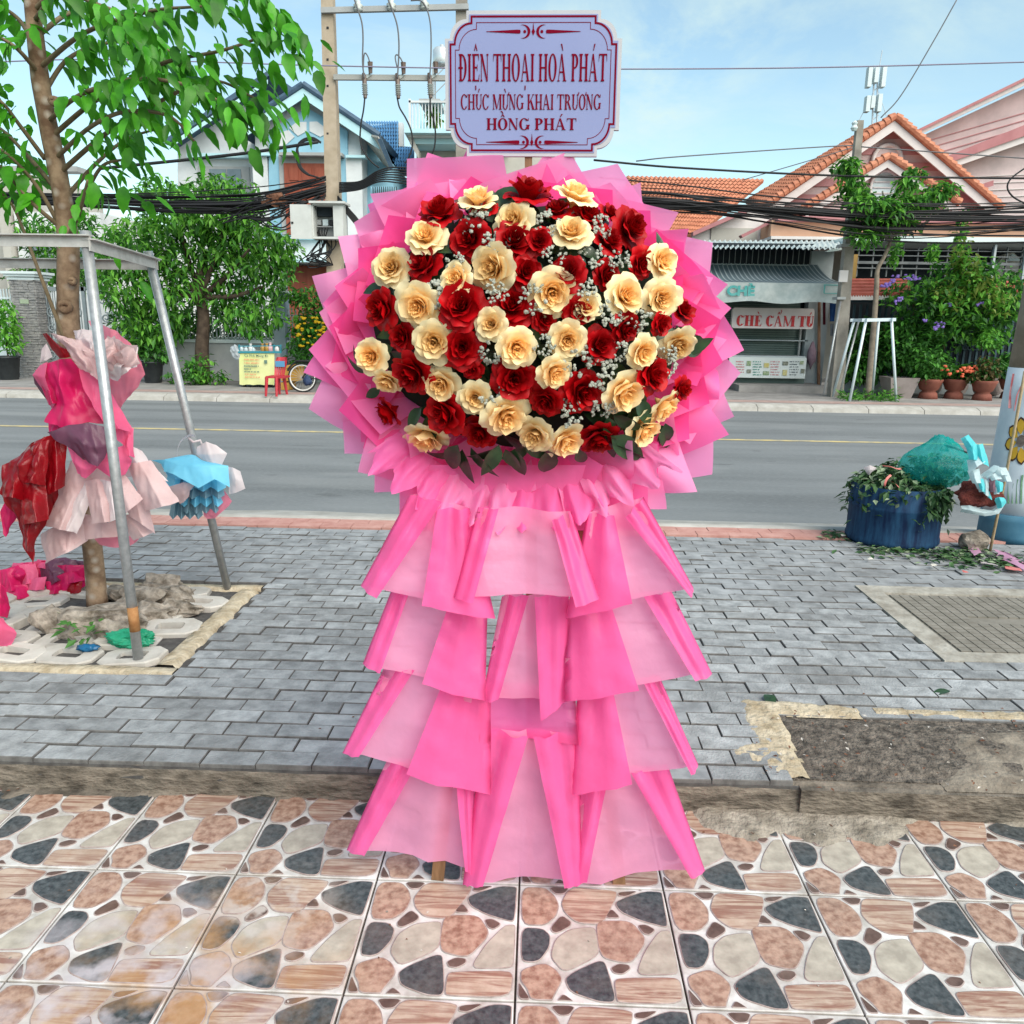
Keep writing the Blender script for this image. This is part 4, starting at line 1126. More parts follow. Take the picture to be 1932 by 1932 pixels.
for _ in range(46):
    p = G(rg.uniform(120, 205), rg.uniform(1168, 1212), ZS + .03); p.z += rg.uniform(0, .05)
    leafcards(wb, [p], .055, rg, 1, .2)
wb.build('weeds', m_weed, kind='stuff', label='low green weeds growing between the rocks at the tree foot', cat='weeds')

# ---- steel tree guard
m_galv = M('galvanised_steel', (.34, .35, .36), (.46, .47, .48), 40, .42, metal=.55, bump=.05)
m_galv2 = M('flat_steel', (.42, .41, .39), (.55, .54, .52), 22, .6, metal=.2)
guard = thing('tree_guard', (-2.2, 3.5, ZS), 'grey steel tube frame around the young tree', 'tree guard')
f1, f2 = G(262, 1246, ZS), G(432, 1108, ZS)
t1, t2 = P(161, 436, 3.22), P(279, 474, 3.82)
f3, f4 = Vector((-2.95, f1.y, ZS)), Vector((-2.95, f2.y, ZS))
t3, t4 = Vector((-2.78, t1.y, t1.z)), Vector((-2.78, t2.y, t2.z))
for a, b in ((f1, t1), (f2, t2), (f3, t3), (f4, t4)):
    MB().tube([a - Vector((0, 0, .05)), b], .0205, 12).build('post', m_galv, guard, smooth=True)
def brace(a, b, dz, ov=.03):
    d = (b - a).normalized() * ov
    MB().bar(a - d + Vector((0, 0, dz)), b + d + Vector((0, 0, dz)), .006, .042).build('rail', m_galv2, guard)
    MB().bar(a - d + Vector((0, 0, dz + .022)), b + d + Vector((0, 0, dz + .022)), .05, .005).build('rail', m_galv2, guard)
off = Vector((.024, 0, 0)); offy = Vector((0, -.024, 0))
brace(t1 + off, t2 + off, -.055); brace(t3 - off, t4 - off, -.055)
brace(t3 + offy, t1 + offy, -.04); brace(t4 - offy, t2 - offy, -.06)
MB().tube([f1.lerp(t1, .075), f1.lerp(t1, .135)], .0214, 12).build('rust_band', M('rust', (.28, .12, .04), (.40, .20, .08), 30, .8), guard, smooth=True)

# ---- young tree
def barkmat(t, vec, col):
    N, L = t.nodes, t.links
    v_ = N.new('ShaderNodeTexVoronoi'); v_.inputs['Scale'].default_value = 16
    L.new(vec, v_.inputs['Vector'])
    mr = N.new('ShaderNodeMapRange'); mr.inputs[1].default_value = .05; mr.inputs[2].default_value = .35
    L.new(v_.outputs['Distance'], mr.inputs[0])
    mx = N.new('ShaderNodeMixRGB'); mx.inputs[1].default_value = (.42, .36, .30, 1); L.new(mr.outputs[0], mx.inputs[0]); L.new(col, mx.inputs[2])
    return mx.outputs[0]
m_bark = M('young_bark', (.13, .075, .045), (.33, .23, .15), 13, .9, bump=.5, bscale=30, extra=barkmat)
m_twig = M('twig', (.12, .09, .05), (.20, .15, .09), 20, .8)
m_lf = M('tree_leaf', (.030, .175, .008), (.085, .36, .018), 9, .42, rand=.5, trans=.42, spec=.4)
tree = thing('young_tree', G(182, 1130, ZS), 'young broadleaf tree with pale blotchy trunk and large drooping leaves inside the steel guard', 'tree')
tr = [(184,1145,21),(180,1090,19),(172,1010,18.5),(158,880,18.5),(140,740,19),(130,640,20),(128,560,19.5),(129,480,19),(126,430,17.5),(119,380,16.5),(108,320,16),(98,270,15.5),(86,210,15),(76,150,14.5),(69,90,14),(62,20,13),(56,-60,12),(54,-160,10)]
def ty(v): return 3.78 - .10 * max(0, (1100 - v)) / 1100
pts = spline([P(u, v, ty(v)) for u, v, w_ in tr], 3)
ws = [w_ * 3.7 / FPX * 1.0 for *_, w_ in tr]
rads = []
for i in range(len(tr) - 1): rads += [ws[i] + (ws[i + 1] - ws[i]) * j / 3 for j in range(3)]
rads.append(ws[-1])
rads = [r_ * (1 + .06 * noise.noise(Vector((0, 0, p.z * 9)))) for r_, p in zip(rads, pts)]
MB().tube(pts, rads, 14).build('trunk', m_bark, tree, smooth=True)
for u, v, r_ in ((122, 578, 12), (132, 650, 11), (100, 190, 8), (135, 530, 7)):       # scars of cut branches
    c = P(u, v, ty(v) - .05); d = Vector((rnd.uniform(-.4, .4), -1, .1))
    rr_ = r_ * 3.7 / FPX
    MB().tube([c + d.normalized() * -.02, c, c + d.normalized() * .012, c + d.normalized() * .006], [rr_ * 1.2, rr_ * 1.1, rr_ * .9, rr_ * .4], 10).build('knot', m_bark, tree, smooth=True)
BR = [[(72,130,0),(160,62,-.15),(280,22,-.3),(380,12,-.4)], [(95,260,0),(180,190,-.1),(300,122,-.25),(420,95,-.35),(520,60,-.4)], [(108,330,0),(200,252,-.1),(300,192,-.2),(400,152,-.3),(490,190,-.3)],
      [(118,380,0),(180,310,.1),(240,262,.15),(310,240,.1)], [(128,440,0),(165,360,-.05),(195,312,-.1),(240,300,-.1)], [(85,300,0),(40,240,-.1),(0,190,-.2),(-60,150,-.2)], [(100,350,0),(50,292,.1),(0,242,.1),(-50,220,.1)],
      [(115,430,0),(70,352,-.05),(15,292,-.1),(-40,260,-.1)], [(118,432,0),(60,382,-.1),(0,312,-.1)], [(122,640,-.04),(80,530,-.06),(30,400,-.08),(0,362,-.1)], [(70,100,0),(40,42,.1),(0,10,.1),(-50,-20,.1)],
      [(62,20,0),(130,-30,-.1),(250,-50,-.2),(360,-40,-.3)], [(60,-30,0),(200,-80,-.2),(360,-70,-.3),(470,-20,-.35),(530,30,-.4)], [(80,180,0),(130,110,.1),(210,80,.2),(290,90,.3)], [(66,70,0),(150,20,.2),(260,60,.3),(340,110,.3)],
      [(90,230,0),(150,180,-.2),(250,150,-.35),(350,160,-.45),(430,200,-.45)], [(104,300,0),(170,240,-.2),(240,210,-.3),(320,220,-.35),(370,270,-.35)], [(60,0,0),(20,-60,0),(-40,-90,.1)], [(75,140,0),(30,90,-.15),(-20,60,-.2)],
      [(64,40,0),(110,-10,-.2),(190,10,-.35),(260,40,-.4)], [(128,450,0),(150,400,-.2),(165,340,-.3)]]
leaf_me = [leaf_mesh('leaf', m_lf, .25, .22, 7, .18, .07), leaf_mesh('leaf', m_lf, .28, .12, 7, .32, .07), leaf_mesh('leaf', m_lf, .21, .35, 7, .10, .07)]
rl = random.Random(21)
leaves = []
def at_branch(c): return P(c[0], c[1], ty(c[1]) + c[2])
for bi, br in enumerate(BR):
    pts = spline([at_branch(c) for c in br], 8)
    n = len(pts)
    MB().tube(pts, [.009 * (1 - .75 * i / n) + .002 for i in range(n)], 6).build('branch', m_twig, tree, smooth=True)
    for i in range(5, n):
        if (br[0][1] > 600 and i < n - 8) or (bi in (3, 4, 16, 20) and rl.random() < .6): continue
        dirb = (pts[min(n - 1, i + 1)] - pts[i - 1]).normalized()
        for s in (-1, 1):
            if rl.random() < (.42 if bi in (3, 4, 5, 6, 7, 8, 10, 18) else .22): continue
            tw = (dirb * rl.uniform(.3, .9) + Vector((0, s * rl.uniform(.2, .9), rl.uniform(-.7, .15)))).normalized()
            ln = rl.uniform(.05, .16)
            p = pts[i] + dirb * rl.uniform(-.03, .03) + Vector((0, 0, .02))
            for q in range(rl.choice((1, 2, 2, 3, 3))):
                pp = p + tw * ln * (q + .4) + Vector((0, 0, -.02 * q))
                d = (tw * .55 + Vector((rl.uniform(-.35, .35), rl.uniform(-.35, .35), -rl.uniform(.1, .8)))).normalized()
                leaves.append((pp, d, rl.uniform(.055, .112)))
def depth_key(t):
    d = t[0] - CAM; z = d.dot(_F); u, v = d.dot(_R) / z, -d.dot(_U) / z
    return (0 if abs(u) < .66 and abs(v) < .66 else 1, z)
leaves.sort(key=depth_key)
lrest = MB()
for k_, (p, d, s) in enumerate(leaves):
    up = Vector((rl.uniform(-.6, .6), rl.uniform(-.9, .2), 1))
    x_ = d.cross(up).normalized(); n = x_.cross(d)
    m4 = Matrix(((x_.x, d.x, n.x, p.x), (x_.y, d.y, n.y, p.y), (x_.z, d.z, n.z, p.z), (0, 0, 0, 1))) @ Matrix.Diagonal((s * rl.uniform(.72, 1.2), s, s * rl.uniform(.5, 2.0), 1))
    me = leaf_me[rl.randrange(3)]
    if k_ < 298: place('leaf', me, tree, m4)
    else: lrest.add([m4 @ v.co for v in me.vertices], [tuple(f.vertices) for f in me.polygons])
lrest.build('crown', m_lf, tree, smooth=True, kind='stuff')

# ---- wrapping paper tied to the tree
def paper(name, c1, c2, tr=.35, rough=.5, bump=.25): return M(name, c1, c2, 7, rough, bump=bump, bscale=26, trans=tr, spec=.4)
m_mag = paper('magenta_paper', (.62, .012, .12), (.52, .008, .09), .2, .4)
m_hot = paper('hot_pink_paper', (.90, .16, .32), (.84, .12, .28), .4)
m_coral = paper('coral_pink_paper', (.92, .30, .40), (.88, .24, .34), .45)
m_tis = paper('pale_tissue', (.78, .58, .58), (.68, .46, .46), .4, .6, .5)
m_whit = paper('white_paper', (.78, .70, .71), (.70, .60, .62), .35)
m_plum = paper('plum_paper', (.10, .03, .06), (.14, .05, .09), .1, .35)
m_rcel = paper('red_cellophane', (.32, .004, .010), (.22, .003, .008), .3, .28, .5)
m_bluep = paper('sky_blue_paper', (.24, .70, .92), (.18, .62, .86), .4)
m_blu2 = paper('slate_blue_paper', (.22, .38, .46), (.18, .32, .40), .35)
def p4(x, y): return (x * .36117, 590.3 + y * .36117)
def psheet(name, grid, Y, mat, parent, crumple=.012, k=5, cs=9, seed=0, wav=.0, conv=p4):
    rows = []
    for i, r_ in enumerate(grid):
        rows.append([P(*conv(c[0], c[1]), Y + (c[2] if len(c) > 2 else 0) + wav * math.sin(2.1 * j + i * 1.3 + seed)) for j, c in enumerate(r_)])
    return MB().grid(sheet_rows(rows, k + 4, crumple, cs, seed)).build(name, mat, parent, smooth=True)
wrap = thing('paper_bundle', P(130, 800, 3.55), 'bundle of magenta and pale pink wrapping paper tied round the young tree trunk', 'wrapping paper', )
psheet('paper_sheet', [[(530,55,.05),(600,90,.02),(672,150,.0)],[(520,200,.05),(620,220,0),(742,258,-.03)],[(530,330,.0),(640,340,-.02),(757,325,-.05)],[(560,480,.02),(630,440,-.02),(718,388,-.03)],[(600,500,.02),(625,500,0),(660,450,0)]], 3.55, m_coral, wrap, .015, seed=1)
psheet('paper_sheet', [[(458,42,0),(475,40,.02)],[(480,80,0),(505,90,.02)],[(520,150,0),(540,150,.03)]], 3.5, m_coral, wrap, .004, seed=2)
psheet('paper_sheet', [[(240,262,0),(300,242,-.04),(370,236,-.05),(425,330,0)],[(258,350,0),(310,372,-.05),(370,390,0),(470,430,.02)],[(290,460,0),(340,490,-.05),(410,500,-.02),(525,515,.02)],[(232,565,0),(350,612,-.05),(445,570,-.02),(560,580,.02)]], 3.40, m_mag, wrap, .02, seed=3)
psheet('paper_sheet', [[(398,250,-.02),(430,262,0),(470,300,0),(520,330,.02)],[(430,380,-.05),(480,400,-.02),(540,430,0),(610,470,.04)],[(470,470,-.06),(530,520,-.03),(600,560,0),(690,605,.03)],[(560,600,-.03),(600,650,-.02),(640,690,0),(660,725,.03)]], 3.42, m_hot, wrap, .018, seed=4)
psheet('paper_sheet', [[(205,275,0),(250,255,-.04)],[(163,325,0),(235,335,-.06)],[(215,400,.02),(262,420,-.05)],[(272,505,.03),(292,480,-.03)]], 3.44, m_hot, wrap, .008, seed=5)
psheet('paper_sheet', [[(168,318,.02),(200,310,.0)],[(180,370,.03),(235,360,.0)],[(240,450,.04),(285,440,.0)],[(275,500,.04),(300,480,.0)]], 3.47, m_plum, wrap, .006, seed=6)
psheet('paper_sheet', [[(250,622,0),(350,590,-.02),(450,575,-.02),(555,600,0)],[(345,692,0),(420,680,-.06),(500,700,-.05),(572,690,0)],[(430,765,0),(480,792,-.05),(510,802,-.04),(562,715,0)]], 3.36, m_plum, wrap, .016, seed=7)
psheet('paper_sheet', [[(345,690,.02),(430,770,0),(500,770,0),(560,720,0),(650,690,0)],[(370,780,.0),(440,820,-.03),(500,800,-.02),(580,770,-.02),(690,770,.02)],[(400,840,.02),(440,868,-.02),(505,812,0),(590,870,-.02),(650,850,.02)]], 3.40, m_hot, wrap, .014, seed=8)
psheet('paper_sheet', [[(212,110,0),(240,104,-.02),(270,140,0)],[(262,192,0),(310,180,-.03),(350,192,0)],[(310,236,0),(345,236,-.02),(368,230,0)]], 3.42, m_rcel, wrap, .01, seed=9)
psheet('paper_sheet', [[(258,110,0),(300,108,-.02),(350,130,-.02),(420,140,0)],[(330,170,0),(370,170,-.05),(430,200,-.04),(500,210,0)],[(380,240,0),(430,260,-.06),(480,280,-.03),(540,270,0)],[(430,300,0),(470,320,-.03),(520,350,-.02),(560,340,.02)]], 3.40, m_tis, wrap, .02, seed=10, cs=14)
psheet('paper_sheet', [[(370,95,.04),(420,82,.02),(470,95,.02),(505,140,.03)],[(390,150,.0),(440,140,-.02),(500,160,-.02),(540,200,.0)],[(450,220,.0),(500,210,-.03),(540,240,-.02),(560,280,.0)]], 3.44, m_whit, wrap, .02, seed=11, cs=15)
psheet('paper_sheet', [[(215,190,0),(240,160,.02),(260,200,.02)],[(210,230,0),(235,230,.02),(270,230,.02)],[(205,260,.0),(225,250,.02),(240,250,.02)]], 3.5, m_whit, wrap, .006, seed=12)
def qsheet(q, Y, mat, parent, fold=.02, crumple=.008, seed=0, conv=p4):
    "four cornered sheet with a soft fold down the middle"
    rows = []
    for i in range(9):
        t_ = i / 8; row = []
        for j in range(9):
            s_ = j / 8
            a = [q[0][k] * (1 - s_) + q[1][k] * s_ for k in (0, 1)]; b_ = [q[3][k] * (1 - s_) + q[2][k] * s_ for k in (0, 1)]
            x, y = a[0] + (b_[0] - a[0]) * t_, a[1] + (b_[1] - a[1]) * t_
            dy = -fold * (1 - abs(2 * s_ - 1)) * (.3 + t_) - .03 * t_
            row.append(P(*conv(x, y), Y + dy))
        rows.append(row)
    return MB().grid(sheet_rows(rows, 3, crumple, 11, seed)).build('paper_sheet', mat, parent, smooth=True)
for k_ in range(9):
    a = k_ * 2.4; cx, cy = 600 + 42 * math.cos(a), 235 + 38 * math.sin(a)
    ca, sa = math.cos(a * .8), math.sin(a * .8)
    q = [(cx + 78 * (x * ca - y * sa), cy + 78 * (x * sa + y * ca)) for x, y in ((-1, -.55), (1, -.75), (.9, .6), (-.8, .75))]
    qsheet(q, 3.44 - .012 * k_, m_tis if k_ % 3 else m_whit, wrap, .07, .018, k_ + 90)
for k_, (q, dy, mt, fo) in enumerate([
    (((400,790),(640,800),(700,1000),(330,1010)), .08, m_tis, .02),
    (((365,770),(500,880),(392,1150),(228,1112)), .02, m_tis, .05),
    (((440,890),(500,900),(400,1152),(298,1132)), -.01, m_whit, .02),
    (((440,880),(565,860),(610,1088),(478,1102)), -.02, m_tis, .06),
    (((560,865),(650,850),(742,972),(618,1092)), .0, m_tis, .05),
    (((660,785),(785,772),(936,985),(758,1034)), .04, m_tis, .05),
    (((520,870),(610,880),(660,1060),(560,1100)), -.03, m_whit, .03),
    (((620,930),(760,940),(806,1156),(672,1062)), .06, m_tis, .04),
    (((300,1040),(470,1060),(452,1196),(236,1312)), .07, m_tis, .06),
    (((208,1160),(330,1090),(420,1190),(240,1300)), .05, m_tis, .04),
    (((430,1060),(610,1080),(625,1168),(440,1186)), .06, m_tis, .05),
    (((580,1060),(720,1050),(800,1150),(700,1190)), .08, m_tis, .04),
    (((640,640),(690,600),(700,760),(640,740)), .0, m_hot, .03), (((250,560),(360,600),(340,680),(260,640)), .0, m_mag, .04), (((180,300),(260,280),(300,470),(250,480)), -.02, m_mag, .04), (((500,480),(620,500),(680,620),(560,600)), -.02, m_hot, .05)]):
    qsheet(q, 3.46 + dy, mt, wrap, fo, .010, k_ + 70)
psheet('paper_sheet', [[(480,1150,0),(560,1150,0),(650,1160,0),(740,1160,0)],[(520,1210,0),(600,1225,-.02),(680,1215,0),(720,1190,0)]], 3.62, m_coral, wrap, .012, seed=15)
psheet('paper_sheet', [[(660,700,.02),(690,700,0),(740,720,.02)],[(665,760,.0),(700,770,-.02),(770,775,.02)],[(650,860,.02),(760,850,.0),(880,880,.03)]], 3.5, m_whit, wrap, .01, seed=16)
cell = thing('cellophane_wrap', P(60, 900, 3.45), 'torn dark red cellophane hanging beside the paper bundle on the tree', 'cellophane')
psheet('sheet', [[(145,690,.0),(240,650,-.02),(335,640,.02)],[(0,815,.0),(120,800,-.06),(310,780,.02)],[(-5,940,0),(100,930,-.06),(290,950,.04)],[(90,1090,0),(130,1090,-.05),(225,1110,.03)],[(105,1190,0),(125,1240,-.02),(165,1200,.02)],[(140,1240,0),(150,1290,0),(160,1310,0)]], 3.40, m_rcel, cell, .03, seed=17, k=7)
psheet('sheet', [[(0,830,.02),(60,820,.0),(100,860,.02)],[(10,960,.0),(50,980,-.02),(95,960,.02)],[(0,1040,.02),(40,1070,0),(85,1060,.03)],[(5,1165,.0),(18,1182,0),(55,1110,.02)]], 3.46, m_mag, cell, .02, seed=18)
for k_, (q, dy, mt, fo) in enumerate([
    (((150,690),(260,660),(240,900),(90,880)), -.02, m_rcel, .05), (((10,800),(150,740),(120,980),(0,960)), -.03, m_rcel, .05), (((100,880),(230,860),(250,1080),(110,1110)), -.05, m_rcel, .06),
    (((230,650),(345,640),(330,900),(240,960)), .03, m_rcel, .05), (((95,1060),(215,1060),(165,1250),(125,1245)), -.04, m_rcel, .04)]):
    qsheet(q, 3.40 + dy, mt, cell, fo, .016, k_ + 180)
bb_ = thing('paper_bouquet', P(370, 900, 3.85), 'sky blue and white pleated wrapping paper tied with a ribbon to the steel post', 'wrapping paper')
rb_ = random.Random(2)
def zig(y, x0_, x1_, n, amp):
    return [(x0_ + (x1_ - x0_) * i / n, y + (amp if i % 2 else -amp), (-.03 if i % 2 else .02)) for i in range(n + 1)]
psheet('paper_sheet', [[(980,742,.05),(1000,740,.04),(1020,745,.04),(1040,760,.05),(1050,770,.05)],[(860,765,.0),(930,790,-.04),(1010,790,-.05),(1090,800,-.04),(1190,800,.0)],[(855,830,-.02),(900,840,-.06),(1035,918,-.08),(1120,870,-.06),(1200,912,-.02)]], 3.80, m_bluep, bb_, .006, seed=19, k=4)
psheet('paper_sheet', [[(790,772,.0),(880,765,-.02),(980,750,.0)],[(840,790,0),(900,820,-.03),(980,830,0)],[(870,850,0),(910,870,-.03),(970,870,0)]], 3.83, m_bluep, bb_, .006, seed=20)
for k_, (yy, xa, xb, mt) in enumerate(((905, 860, 1180, m_bluep), (945, 900, 1175, m_blu2), (985, 930, 1165, m_bluep), (1020, 950, 1150, m_blu2), (1050, 880, 1060, m_blu2))):
    z0_ = [(x, y - 110, d + .05) for x, y, d in zig(yy, xa + 40, xb - 40, 8, 6)]
    psheet('paper_sheet', [z0_, [(x, y - 50, d + .02) for x, y, d in zig(yy, xa + 15, xb - 15, 8, 10)], zig(yy + 18, xa, xb, 8, 12)], 3.83 + k_ * .012, mt, bb_, .006, seed=21 + k_, k=4)
psheet('paper_sheet', [[(880,910,0),(960,885,-.02),(1020,895,0)],[(910,960,0),(960,950,-.02),(990,930,0)],[(940,1000,0),(960,990,0),(985,960,0)]], 3.79, m_tis, bb_, .006, seed=30)
psheet('paper_sheet', [[(1030,700,0),(1075,672,-.02),(1130,690,0)],[(1025,740,0),(1090,740,-.03),(1185,735,0)],[(1050,765,0),(1110,785,-.02),(1160,795,0)]], 3.84, m_whit, bb_, .008, seed=31)
psheet('paper_sheet', [[(1170,800,0),(1215,808,-.01),(1255,828,0)],[(1190,860,0),(1230,870,-.02),(1270,880,0)],[(1195,948,0),(1230,940,-.01),(1282,918,0)]], 3.86, m_whit, bb_, .006, seed=32)
psheet('paper_sheet', [[(1060,1020,0),(1120,1030,-.01),(1170,930,0)],[(1060,1060,0),(1110,1060,-.01),(1210,985,0)],[(1080,1080,0),(1120,1075,0),(1195,1010,0)]], 3.88, m_coral, bb_, .006, seed=33)
rib = [P(*p4(x, y), 3.80) for x, y in ((925,755),(930,710),(950,670),(990,645),(1020,650))]
b = MB(); pts = spline(rib, 6)
b.grid([[p, p + Vector((.006, -.012, .012))] for p in pts]); b.build('ribbon', m_whit, bb_, smooth=True)
MB().tube([P(*p4(985,655),3.83), P(*p4(1010,675),3.81), P(*p4(1045,665),3.84), P(*p4(1055,690),3.84)], .006, 6).build('knot', m_whit, bb_, smooth=True)
heap = thing('paper_heap', G(60, 1110, ZS), 'heap of discarded magenta and plum wrapping paper on the ground behind the pit', 'wrapping paper')
hz = [[(0,1345,0),(60,1330,-.05),(140,1310,0),(215,1300,0)],[(10,1390,-.05),(80,1385,-.12),(150,1370,-.05),(230,1360,0)],[(30,1440,-.03),(100,1450,-.06),(180,1430,-.02),(240,1420,0)]]
psheet('paper_sheet', hz, 4.02, m_mag, heap, .03, seed=41)
psheet('paper_sheet', [[(195,1330,0),(240,1300,-.05),(330,1290,0),(440,1295,0)],[(215,1380,-.02),(290,1370,-.1),(360,1350,-.05),(440,1350,0)],[(250,1440,0),(310,1450,-.06),(380,1430,0),(430,1400,0)]], 4.06, m_plum, heap, .03, seed=42)
psheet('paper_sheet', [[(260,1390,0),(330,1360,-.04),(400,1350,-.03),(440,1325,0)],[(270,1430,0),(340,1420,-.05),(410,1390,-.03),(442,1380,0)],[(280,1465,0),(350,1460,-.04),(420,1440,0),(440,1430,0)]], 3.98, m_mag, heap, .02, seed=43)
psheet('paper_sheet', [[(60,1310,0),(150,1305,-.03),(235,1300,0)],[(50,1350,0),(130,1345,-.04),(190,1350,0)],[(40,1400,0),(100,1395,-.03),(150,1390,0)]], 4.04, m_hot, heap, .02, seed=44)
psheet('paper_sheet', [[(150,1450,0),(190,1440,-.03),(235,1450,0)],[(140,1480,0),(185,1485,-.04),(230,1480,0)],[(150,1500,0),(190,1502,-.02),(210,1495,0)]], 3.95, paper('lavender_paper', (.42, .32, .44), (.34, .25, .36)), heap, .012, seed=45)
for k_, (q, dy, mt, fo) in enumerate([
    (((-20,1350),(70,1330),(110,1440),(10,1470)), -.08, m_mag, .05), (((60,1320),(180,1308),(200,1400),(90,1430)), -.04, m_hot, .05), (((150,1390),(240,1380),(230,1450),(140,1450)), -.10, m_hot, .04),
    (((200,1340),(330,1290),(350,1380),(230,1440)), -.02, m_plum, .06), (((290,1320),(440,1320),(440,1400),(330,1420)), -.04, m_mag, .06), (((240,1400),(330,1400),(310,1470),(250,1470)), -.08, m_mag, .04),
    (((340,1400),(430,1390),(420,1460),(350,1470)), -.08, m_rcel, .04), (((20,1420),(140,1420),(150,1490),(40,1500)), -.12, m_mag, .05), (((190,1290),(300,1300),(260,1340),(180,1330)), .02, m_hot, .03), (((380,1290),(450,1300),(520,1320),(430,1340)), .0, m_plum, .03)]):
    qsheet(q, 4.05 + dy, mt, heap, fo, .012, k_ + 160)
hp2 = thing('paper_scrap', G(10, 1200, ZS), 'bright magenta torn wrapping paper lying at the near corner of the tree pit', 'wrapping paper')
psheet('paper_sheet', [[(-60,1400,0),(-10,1410,-.03),(30,1440,0)],[(-60,1480,-.02),(0,1490,-.06),(55,1540,0)],[(-60,1560,0),(-10,1570,-.05),(40,1590,0)]], 3.5, m_mag, hp2, .02, seed=46)
psheet('paper_sheet', [[(-60,1570,0),(-10,1580,-.03),(20,1600,0)],[(-60,1650,-.02),(0,1640,-.05),(78,1685,0)],[(-60,1760,0),(-10,1740,-.03),(50,1750,0)]], 3.22, m_hot, hp2, .02, seed=47)
# ================================================================== rubbish barrel, painted pole and litter on the right
def q4(x, y): return (1556.3 + x * .19443, 787.1 + y * .19443)
m_barr = M('blue_barrel', (.002, .012, .045), (.014, .058, .125), 9, .7, bump=.15, bscale=20, stretch=(3, 3, .5), spec=.2, extra=None)
bc = G(1716, 1040, ZS); bc = Vector((bc.x, bc.y + .29, ZS))
top = P(1716, 912, bc.y).z
rb = .292
hB = top - ZS
barrel = thing('rubbish_barrel', bc, 'cut down blue plastic barrel full of leaf waste at the kerb', 'barrel')
MB().lathe(bc, [(rb * .98, 0), (rb * 1.02, .02), (rb * 1.02, .04), (rb, .06), (rb, hB * .60), (rb * 1.022, hB * .63), (rb * 1.022, hB * .66), (rb, hB * .69), (rb * .985, hB), (rb * .955, hB), (rb * .955, hB * .7), (0.001, hB * .66)], 36).build('drum', m_barr, barrel, smooth=True)
rg = random.Random(14)
m_cut = [M('cut_leaf_dark', (.02, .06, .022), (.035, .09, .03), 30, .5, trans=.15), M('cut_leaf_mid', (.05, .12, .04), (.09, .17, .06), 30, .5, trans=.2), M('cut_leaf_pale', (.20, .28, .16), (.28, .34, .22), 30, .6, trans=.2), M('cut_leaf_brown', (.14, .10, .05), (.20, .15, .08), 30, .7)]
lf = MB()
for _ in range(950):
    a, r_ = rg.uniform(0, 6.28), math.sqrt(rg.random()) * 1.14
    x, y = rb * r_ * math.cos(a), rb * r_ * math.sin(a)
    z = hB - .02 + .12 * (1 - r_ * .9) + (.06 if x < 0 else 0) * (1 - r_) - (max(0, r_ - .97) * rg.uniform(.0, 1.5))
    leafcards(lf, [bc + Vector((x, y, z + rg.uniform(-.02, .03)))], .062, rg, 1, .5)
    lf.m[-4:] = [rg.choice((0, 0, 1, 1, 2))] * 4
for _ in range(90):                         # spray hanging over the front right edge
    t_ = rg.random(); a = R(-62 + rg.uniform(-16, 16))
    p = bc + Vector((math.cos(a), math.sin(a), 0)) * (rb + .02 + .03 * rg.random()) + Vector((0, 0, hB + .02 - t_ * .17))
    leafcards(lf, [p], .07, rg, 1, .9); lf.m[-4:] = [rg.choice((0, 0, 1))] * 4
tag(lf.build('leaf_heap', m_cut, None, kind='stuff'), 'heap of cut green leaves spilling over the rim of the blue barrel', 'leaf waste')
m_rbn = M('red_ribbon', (.50, .10, .09), (.62, .22, .20), 20, .5)
for k_, pp in enumerate([[(640,620,0),(690,650,.02),(720,690,.03),(735,770,.0)], [(640,560,.0),(600,600,.02),(580,660,.02),(590,690,0)], [(560,470,0),(640,480,.02),(700,500,.02),(740,500,0)]]):
    pts = spline([P(*q4(x, y), bc.y - .22 - d + (.12 if k_ == 2 else 0)) for x, y, d in pp], 5)
    MB().grid([[p + Vector((-.006, 0, .004)), p + Vector((.006, -.003, -.004))] for p in pts]).build('ribbon', m_rbn, None, label=['coral ribbon hanging down over the barrel rim', 'curled coral ribbon lying among the cut leaves in the barrel', 'coral ribbon on top of the cut leaves beside the green bag'][k_], cat='ribbon')
psheet('tissue', [[(385,490,0),(440,465,-.01),(505,490,0)],[(395,520,0),(440,510,-.02),(490,510,0)],[(415,555,0),(435,560,-.01),(450,530,0)]], bc.y - .02, m_whit, None, .012, conv=q4)
tag(bpy.context.scene.objects['tissue'], 'white crumpled tissue at the barrel rim', 'tissue')
# knotted bag of clippings
def bagmat():
    m = film('teal_bag', (.03, .52, .52), .62, (.55, .95, .90), .5, .18, .9); return m
bag = thing('rubbish_bag', P(1772, 905, bc.y - .02), 'knotted translucent teal plastic bag of green clippings lying on the barrel', 'rubbish bag')
c_ = P(*q4(1090, 470), bc.y - .06)
b = MB(); b.ico((0, 0, 0), 1, 0, (1, 1, 1), 0, 4)
def bagp(v):
    top_ = max(0, v.z)
    pinch = 1 - .45 * top_ ** 2
    q = Vector((v.x * .23 * pinch, v.y * .18 * pinch, v.z * .15 + .05 * top_ ** 3 - .02 * (1 - abs(v.x)) * min(0, v.z)))
    return q * (1 + .10 * noise.noise(v * 2.0) + .10 * abs(noise.noise(v * 5)) - .05 * abs(noise.noise(Vector((math.atan2(v.y, v.x) * 3, v.z * 1.2, 0)))) + (.02 + .07 * max(0, v.z)) * (abs((math.atan2(v.y, v.x) * 5.5 + 2 * noise.noise(v * 2)) % 2 - 1) - .5))
b.v = [c_ + bagp(v) for v in b.v]
b.build('skin', bagmat(), bag, smooth=True)
b = MB(); 
